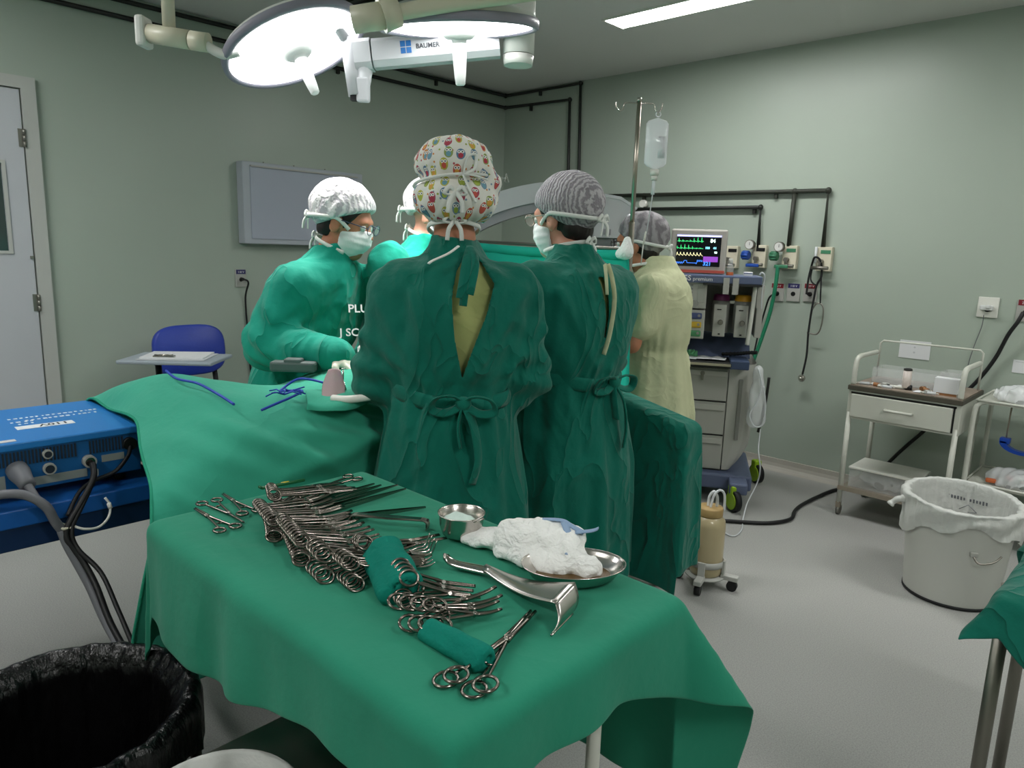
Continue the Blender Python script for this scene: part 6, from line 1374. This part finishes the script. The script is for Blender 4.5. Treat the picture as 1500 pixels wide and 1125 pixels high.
# ------------------------------------------------------------------ suction jar on its dolly
J = (-1.385, 2.745)
t = thing('suction_jar', 'yellowish suction jar with a tan lid standing on a castored dolly', 'jar', (*J, .055))
MB().lathe([(0, 0), (.058, 0), (.068, .008), (.070, .03), (.070, .225), (.066, .248), (.054, .262), (.050, .268), (0, .268)], n=36).build('vessel', 'jar_body', t)
MB().lathe([(0, .268), (.053, .268), (.054, .272), (.054, .300), (.050, .305), (0, .305)], n=32).build('lid', 'jar_lid', t)
MB().tube(cm([(-.012, 0, .30), (-.012, .005, .345), (.004, .012, .37), (.018, .018, .345), (.018, .020, .30)], 6), .0065, 8).tube(cm([(.004, -.01, .30), (.012, .0, .36), (.030, .015, .382), (.045, .028, .36), (.047, .032, .29)], 6), .0055, 8).build('tube_loop', 'tube_clear', t)
MB().tube(cm([(-.05, -.05, .24), (-.02, -.067, .20), (.0, -.073, .15), (-.012, -.072, .11), (-.04, -.060, .09)], 6), .003, 6).build('drain_line', 'tube_clear', t)
d = thing('jar_dolly', 'small white castored dolly carrying the suction jar', 'dolly', (*J, 0))
MB().lathe([(0, .048), (.085, .048), (.085, .055), (0, .055)], n=30).build('plate', 'jar_cart', d)
MB().lathe([(.073, .100), (.0765, .100), (.0765, .128), (.073, .128), (.073, .100)], n=36).build('hoop', 'jar_cart', d)
for i in range(4):
    a = math.radians(-75+90*i); ca, sa = math.cos(a), math.sin(a); R_ = Matrix.Rotation(a, 4, 'Z')
    MB().box((.078, 0, .09), (.010, .030, .08), 0, .002, R_).box((.105, 0, .058), (.075, .034, .022), 0, .004, R_).build('arm', 'jar_cart', d)
    MB().cyl((.118*ca+.012*sa, .118*sa-.012*ca, .0225), (.118*ca-.012*sa, .118*sa+.012*ca, .0225), .0225, n=20).build('caster', 'rubber', d)
# ------------------------------------------------------------------ white drawer trolley
X0, X1, Y0, Y1 = -1.315, -.770, 4.10, 4.56
t = thing('drawer_trolley', 'white metal trolley with one drawer against the back wall', 'trolley', ((X0+X1)/2, (Y0+Y1)/2, 0))
for x in (X0+.014, X1-.014):
    for y in (Y0+.014, Y1-.014):
        MB().cyl((x, y, .075), (x, y, .60), .0135, n=14).build('leg', 'cart_white', t, True)
        w = MB().cyl((x-.009, y+.012, .028), (x+.009, y+.012, .028), .028, n=18).build('caster', 'hinge', t, True); MB().b2((x-.012, y-.012, .045), (x+.012, y+.012, .08)).build('caster_fork', 'cart_steel', w); w.children[0].data.transform(T_of(t).inverted())
MB().b2((X0, Y0+.004, .565), (X1, Y1, .725), .004).build('cabinet', 'cart_white', t, True)
dr = MB().b2((X0+.022, Y0-.012, .580), (X1-.035, Y0+.02, .705), .003).build('drawer', 'cart_white', t, True)
MB().b2((X0+.015, Y0+.001, .706), (X1-.022, Y0+.006, .716)).b2((X1-.034, Y0+.001, .578), (X1-.026, Y0+.006, .712)).build('drawer_gap', 'black', t, True)
h = MB().tube([(-1.115, Y0-.012, .645), (-1.115, Y0-.034, .645), (-.985, Y0-.034, .645), (-.985, Y0-.012, .645)], .0075, 8).build('handle', 'cart_white', dr); h.data.transform(T_of(t).inverted())
MB().b2((X0-.004, Y0-.006, .726), (X1+.004, Y1+.004, .750), .002).build('top_edge', 'cart_edge', t, True)
MB().b2((X0+.004, Y0+.002, .7502), (X1-.004, Y1-.004, .754)).build('top_tray', mat('trolley_tray', '#8d7f72', .6, var=.1, vscale=18), t, True)
MB().b2((X0+.005, Y0+.005, .150), (X1-.005, Y1-.005, .163)).b2((X0+.002, Y0, .150), (X1-.002, Y0+.006, .175)).build('lower_shelf', 'cart_steel', t, True)
for x in (X0+.015, X1-.015):
    MB().tube(cm([(x, Y0+.02, .755), (x, Y0+.025, .85), (x, Y0+.06, .900), (x, Y0+.20, .905), (x, Y0+.36, .905)], 6), .0135, 12).build('side_rail', 'cart_white', t, True)
MB().tube([(X0+.015, Y1-.05, .755), (X0+.015, Y1-.05, .955), (X0+.03, Y1-.05, .970), (X1-.03, Y1-.05, .970), (X1-.015, Y1-.05, .955), (X1-.015, Y1-.05, .755)], .0055, 8).build('back_rail', 'cart_white', t, True)
def clear_box(name, label, c, d_, m_='clear_plastic', lid=None):
    b_ = thing(name, label, 'box', (c[0], c[1], c[2])); x, y, z = d_; k = .003
    MB().b2((-x/2, -y/2, 0), (x/2, y/2, k)).b2((-x/2, -y/2, 0), (x/2, -y/2+k, z)).b2((-x/2, y/2-k, 0), (x/2, y/2, z)).b2((-x/2, -y/2, 0), (-x/2+k, y/2, z)).b2((x/2-k, -y/2, 0), (x/2, y/2, z)).build('tub', m_, b_)
    if lid: MB().b2((-x/2-.006, -y/2-.006, z), (x/2+.006, y/2+.006, z+.010), .002).build('lid', lid, b_)
    return b_
clear_box('clear_tray', 'long clear plastic tray at the back of the drawer trolley', (-1.09, 4.37, .754), (.34, .17, .085))
clear_box('clear_tray', 'low clear plastic tray at the back right of the trolley', (-.885, 4.40, .754), (.10, .14, .10))
b = thing('handle_roll', 'upright white cylinder with black cap on the drawer trolley', 'instrument', (-1.055, 4.185, .754)); MB().lathe([(0, .010), (.020, .010), (.021, .012), (.021, .105), (0, .105)], n=20).build('barrel', mat('roll_pinkish', '#cfc4bd', .5), b); MB().lathe([(0, .104), (.022, .104), (.021, .112), (.012, .116), (0, .116)], n=20).build('cap', 'black', b)
MB().cyl((-.075, -.02, .010), (.0, -.005, .010), .0085, n=12).build('blade_tube', 'plastic_white', b); MB().cyl((.0, -.005, .012), (.03, .0, .012), .015, n=12).cyl((-.085, -.022, .010), (-.074, -.02, .010), .010, n=10).build('blade_end', 'black', b)
b = thing('white_carton', 'plain white carton at the right front of the drawer trolley', 'box', (-.865, 4.19, .754), .05); MB().b2((-.056, -.03, .012), (.056, .03, .090), .002).build('carton', 'paper', b); MB().b2((-.05, -.028, .0), (.05, .028, .013)).build('carton_base', 'wood', b)
rn = random.Random(21); used = 0
kinds = [('clear syringe', 'tube_clear'), ('white packet', 'paper'), ('brown vial', 'wood'), ('grey ampoule', 'plate_grey')]
spots = [(-1.25, 4.16, .4), (-1.22, 4.20, 1.2), (-1.19, 4.15, -.3), (-1.16, 4.19, .7), (-1.13, 4.14, .1), (-.985, 4.15, .3), (-.955, 4.19, -.6), (-.94, 4.14, .9), (-.92, 4.135, .2), (-1.10, 4.25, .5), (-.985, 4.24, 1.1), (-.795, 4.15, 1.4)]
where = ['at the left front corner', 'behind the left front corner', 'second from the left edge', 'left of the upright cylinder', 'in front of the long tray', 'right of the upright cylinder', 'before the low tray', 'left of the white carton', 'in front of the white carton', 'between the long tray and cylinder', 'behind the upright cylinder', 'at the right rail']
for i, (x, y, a) in enumerate(spots):
    k, mt = kinds[i % 4]; nm = {'clear syringe': 'syringe', 'white packet': 'packet', 'brown vial': 'vial', 'grey ampoule': 'ampoule'}[k]
    b = thing(nm, k+' lying on the drawer trolley '+where[i], nm, (x, y, .754), a, 'small supplies on the drawer trolley')
    if nm == 'syringe': MB().cyl((-.03, 0, .008), (.02, 0, .008), .008, n=12).build('barrel', mt, b); MB().cyl((.02, 0, .008), (.034, 0, .008), .0025, n=8).build('nozzle', 'plastic_white', b); MB().cyl((-.048, 0, .008), (-.03, 0, .008), .004, n=8).cyl((-.050, 0, .008), (-.047, 0, .008), .008, n=10).build('plunger', 'plastic_white', b)
    elif nm == 'packet': MB().grid(lambda u, v: ((u-.5)*.05, (v-.5)*.032, .003+.009*math.sin(PI*u)*math.sin(PI*v)), 8, 8).build('wrapper', mt, b, solid=.001); MB().box((0, .015, .003), (.05, .004, .002)).build('seal', 'paper_grey', b)
    else: MB().cyl((-.016, 0, .011), (.012, 0, .011), .011, n=14).build('flask', mt, b); MB().cyl((.012, 0, .011), (.022, 0, .011), .007, n=10).build('stopper', 'plastic_white', b)
b = clear_box('storage_box', 'clear lidded storage box on the trolley lower shelf', (-1.11, 4.30, .163), (.34, .26, .105), 'clear_plastic', 'plastic_white')
g = G(ax(-.15, .15, .009), ax(-.11, .11, .009), ax(.003, .09, .009)); F = np.maximum(g.ell((0, 0, .04), (.14, .10, .045))+g.wave(.012, (50, 50, 50), 2, 4), .005-g.Z); b2 = sdf_obj('bagged_supplies', g, F, 'bag_plastic', None, 1); b2.location = (-1.11, 4.30, .163); tag(b2, 'bagged supplies inside the clear storage box', 'supplies')
# ------------------------------------------------------------------ white shelf trolley at the right edge
X0, X1, Y0, Y1 = -.725, -.10, 4.16, 4.58
t = thing('shelf_trolley', 'white tubular shelf trolley at the right edge of the back wall', 'trolley', ((X0+X1)/2, (Y0+Y1)/2, 0))
for x in (X0, X1):
    MB().tube(cm([(x, Y0, .06), (x, Y0, .40), (x, Y0, .68), (x+(.012 if x < -.5 else -.012), Y0+.01, .735), (x+(.04 if x < -.5 else -.04), Y0+.012, .752)], 6), .0125, 12).build('leg', 'cart_white', t, True); MB().tube([(x, Y1, .06), (x, Y1, .74)], .0115, 12).build('leg', 'cart_white', t, True)
    for y in (Y0, Y1): MB().cyl((x-.009, y, .03), (x+.009, y, .03), .03, n=16).build('caster', 'rubber', t, True)
for z in (.742, .318):
    s_ = MB().b2((X0+.004, Y0+.006, z), (X1-.004, Y1-.004, z+.006)).build('shelf', 'acrylic' if False else 'cart_white', t, True)
    MB().tube([(X0+.002, Y0+.0, z+.014), (X1-.002, Y0, z+.014), (X1-.002, Y1, z+.014), (X0+.002, Y1, z+.014)], .0065, 8, closed=True).build('shelf_rim', 'cart_white', t, True)
g = G(ax(-.16, .16, .009), ax(-.11, .11, .009), ax(0, .12, .009))
for nm, lab, p, sd in (('supply_bag', 'clear bag of mixed supplies on the shelf trolley lower shelf', (-.50, 4.30, .325), 4), ('supply_bag', 'clear bag of small supplies on the shelf trolley top', (-.52, 4.32, .750), 9)):
    F = np.maximum(g.ell((0, 0, .03), (.145, .10, .05))+g.wave(.016, (45, 45, 45), sd, 4), .001-g.Z); b = thing(nm, lab, 'bag', p); sdf_obj('film', g, F, 'bag_plastic', b, 1)
    for k in range(7): MB().box((rn.uniform(-.09, .09), rn.uniform(-.06, .06), .025+rn.uniform(0, .02)), (.04, .02, .012), rn.uniform(0, 3), .003).build('item', ['orange', 'paper', 'panel_green', 'wood'][k % 4] if p[2] < .5 else ['paper', 'panel_yellow', 'plate_grey'][k % 3], b)
tag(MB().box((-.62, 4.235, .345), (.05, .03, .02), .2, .006).build('orange_packet', 'orange'), 'orange packet at the left of the shelf trolley lower shelf', 'packet')
b = thing('blue_clamp', 'bright blue plastic bracket hanging inside the shelf trolley', 'clamp', (-.52, 4.33, .54))
MB().add([(r*math.cos(a), zz, r*math.sin(a)*.55) for zz in (-.02, .02) for r in (.075, .105) for a in [PI+PI*.95*i/12 for i in range(13)]], [(q*13+i, q*13+i+1, r_*13+i+1, r_*13+i) for q, r_ in ((0, 1), (2, 3), (0, 2), (1, 3)) for i in range(12)]+[(0, 13, 39, 26), (12, 25, 51, 38)]).build('jaw', 'clamp_blue', b); MB().b2((-.105, -.02, -.012), (-.060, .02, .018), .004).build('lug', 'clamp_blue', b); MB().b2((.06, -.02, -.012), (.105, .02, .03), .004).build('lug', 'clamp_blue', b)
MB().tube([(.08, 0, .03), (.08, .02, .20)], .004, 6).tube([(-.08, 0, .018), (-.08, .02, .20)], .004, 6).build('hanger', 'cart_steel', b)
b = thing('wall_card', 'white card on the wall above the shelf trolley', 'card', (-.60, YB, .885)); MB().box((0, -.002, 0), (.15, .004, .07)).build('card', 'paper', b); MB().box((0, -.0045, .025), (.13, .001, .004)).build('card_line', 'paper_grey', b)
# ------------------------------------------------------------------ white bin
C = (-.600, 3.48)
t = thing('white_bin', 'white round bin with a plastic bag beside the carts', 'bin', (*C, 0))
MB().lathe([(0, .004), (.172, .004), (.176, .0), (.180, .012), (.208, .40), (.214, .42), (.210, .425), (.202, .41), (.172, .02), (0, .02)], n=56).build('body', 'bin_white', t)
MB().lathe([(.1805, .004), (.183, .004), (.183, .016), (.1805, .016)], n=56).build('base_ring', 'rubber', t)
MB().tube(cm([(.10, -.188, .255), (.125, -.195, .235), (.165, -.155, .242), (.185, -.125, .265)], 6), .004, 7).build('bail_handle', 'steel_dull', t)
MB().box((.10, -.178, .262), (.03, .012, .02), .5, .003).build('handle_lug', 'plate_grey', t)
def liner2(u, v):
    th = 2*PI*u; w = .004*math.sin(17*th+2*math.sin(4*th))+.003*math.sin(37*th); tilt = .018*math.cos(th-2.2)
    if v < .5: q = v/.5; r = .02+(.138+.040*q)*min(1, q*2.2)**.55; z = .05+.385*max(0, (q-.28)/.72); return ((r+w*q)*math.cos(th), (r+w*q)*math.sin(th), z+tilt*q)
    q = (v-.5)/.5; a = PI*min(1, q*3); lo = .115+.04*math.sin(th*2+.8)+.015*math.sin(7*th); r = .213-.015*math.cos(a)+(.005*math.sin(9*q+5*th) if q > .33 else 0); z = .437+.010*math.sin(a)-max(0, (q-.333)/.667)*lo; r -= max(0, (q-.333)/.667)*.008
    return ((r+w)*math.cos(th), (r+w)*math.sin(th), z+tilt*(1-q))
o = MB().grid(liner2, 120, 40, closed_u=True).build('bin_bag', 'liner_white', None); o.location = (*C, 0); tag(o, 'translucent white bag folded over the white bin rim', 'bag')
k = MB().tube(cm([(-.185, -.10, .405), (-.215, -.118, .402), (-.235, -.125, .385), (-.245, -.13, .37)], 5), [.020]*4+[.014]*4+[.012]*4+[.016]*3+[.014], 9).build('bag_knot', 'liner_white', o)
TB = Matrix.Translation((-.085, .172, .385)) @ frame((0, 0, 0), (.99, -.08, 0), (0, -.22, 1)); r_ = random.Random(3); m_ = MB(); xx = 0
for k in range(13):               # blurred print seen through the film
    if k != 6: m_.box((xx, 0, 0), (.007, .018*r_.uniform(.7, 1.1), .001), 0, 0, TB)
    xx += .0125
for a_, b_ in (((.045, -.055), (.08, -.025)), ((.08, -.025), (.115, -.055)), ((.115, -.055), (.08, -.062))): m_.tube([(*a_, 0), (*b_, 0)], .0015, 5, T=TB)
m_.build('bag_print', 'logo_grey', o)['kind'] = 'stuff'
# ------------------------------------------------------------------ draped steel table at the lower right corner
X0, X1, Y0, Y1, Z = -.175, .55, 1.60, 2.12, .80
t = thing('steel_table', 'steel-legged table at the lower right corner under a green drape', 'table', ((X0+X1)/2, (Y0+Y1)/2, 0))
MB().b2((X0, Y0, Z-.025), (X1, Y1, Z-.006), .003).build('table_top', 'steel_dull', t, True)
for x in (X0-.02+.02, X1-.03):
    for y in (Y0+.10, Y1-.05): MB().cyl((x-.015, y, .09), (x-.015, y, Z-.02), .014, n=14).build('leg', 'steel_dull', t, True); MB().cyl((x-.027, y+.01, .042), (x-.003, y+.01, .042), .042, n=20).b2((x-.033, y-.02, .05), (x+.003, y+.02, .10), .004).build('caster', 'rubber', t, True)
tag(drape('corner_drape', 'gown', X0, X1, Y0, Y1, Z, lambda v: .085+.03*math.sin(v*9), lambda v: .2, lambda u: .09+.38*u+.02*math.sin(u*18), lambda u: .22, None, 34, 30, 12, .020, lambda x, y: .006+.012*max(0, nz(x*4+1, y*5))+.006*math.sin(18*x+9*y), 4.0, .10, dict(ln=.45, lf=.4)), 'dark green drape over the table at the lower right corner', 'drape')
# ------------------------------------------------------------------ C-arm behind the screen
t = thing('c_arm', 'pale grey C-arm arching behind the surgeons', 'imaging device', (-2.45, 3.25, 0))
e = Vector((.73, .685, 0)); nb_ = Vector((-.685, .73, 0)); c0 = Vector((-2.55, 3.115, 0))
def arcp(q, r, z0=.655): a = math.radians(152-112*q); return c0+e*(r*math.cos(a)*1.0)+Vector((0, 0, z0+r*math.sin(a)))
def arc_band(r0, r1, d0, d1, name, m_, q0=0, q1=1):
    n = 40; vs = []
    for i in range(n+1):
        q = q0+(q1-q0)*i/n
        for r, d_ in ((r0, d0), (r1, d0), (r1, d1), (r0, d1)): vs.append(arcp(q, r)+nb_*d_)
    MB().add(vs, [(i*4+j, i*4+(j+1) % 4, i*4+4+(j+1) % 4, i*4+4+j) for i in range(n) for j in range(4)]+[(0, 1, 2, 3), (n*4, n*4+1, n*4+2, n*4+3)]).build(name, m_, t, True)
arc_band(1.035, 1.135, -.06, .10, 'arc', 'carm', 0, .58); arc_band(.985, 1.035, -.045, .085, 'inner_rail', 'carm_edge', 0, .58)
def L3(x, z, d_=0): p = c0+e*x+nb_*d_; return (p.x, p.y, z)
poly = [(.135, 1.725), (.26, 1.705), (.345, 1.655), (.355, 1.50), (.13, 1.50)]
MB().add([L3(x, z, d_) for d_ in (-.10, .16) for x, z in poly], [tuple(range(5)), tuple(range(5, 10))]+[(i, (i+1) % 5, 5+(i+1) % 5, 5+i) for i in range(5)]).build('tube_housing', 'carm', t, True)
MB().add([L3(x, z, d_) for d_ in (-.105, .165) for x, z in ((.125, 1.735), (.265, 1.715), (.355, 1.660), (.350, 1.650), (.26, 1.70), (.125, 1.72))], [tuple(range(6)), tuple(range(6, 12))]+[(i, (i+1) % 6, 6+(i+1) % 6, 6+i) for i in range(6)]).build('housing_cover', 'arm_white', t, True)
MB().add([L3(x, z, d_) for d_ in (-.08, .14) for x, z in ((.15, 1.50), (.34, 1.50), (.32, 1.40), (.16, 1.40))], [(0, 1, 2, 3), (4, 5, 6, 7), (0, 1, 5, 4), (1, 2, 6, 5), (2, 3, 7, 6), (3, 0, 4, 7)]).build('collimator', 'carm_dark', t, True)
MB().b2((-.12, -.06, .02), (.06, .12, 1.40), .02, Matrix.Translation(c0+e*.25) @ Matrix.Rotation(.755, 4, 'Z')).build('column', 'carm_dark', t, True)
MB().b2((-.40, -.20, .0), (.08, .12, .14), .02, Matrix.Translation(c0+e*.25) @ Matrix.Rotation(.755, 4, 'Z')).build('base', 'carm', t, True)
MB().tube([L3(.30, 1.62, -.13), L3(.345, 1.55, -.13), L3(.36, 1.40, -.12)], .014, 8).build('grab_handle', 'arm_white', t, True)
MB().box(L3(.20, 1.53, -.104), (.04, .01, .03), .755).build('latch', 'carm_edge', t, True)
g = G(ax(-.14, .14, .008), ax(-.10, .10, .008), ax(-.12, .09, .008)); F = g.ell((0, 0, -.04), (.12, .07, .11))+g.wave(.006, (30, 30, 20), 3, 3)
o = sdf_obj('covered_handle', g, F, 'gown_light', None, 1); o.location = (-2.30, 2.78, 1.44); tag(o, 'green cloth hump just showing above the screen drape', 'cloth')
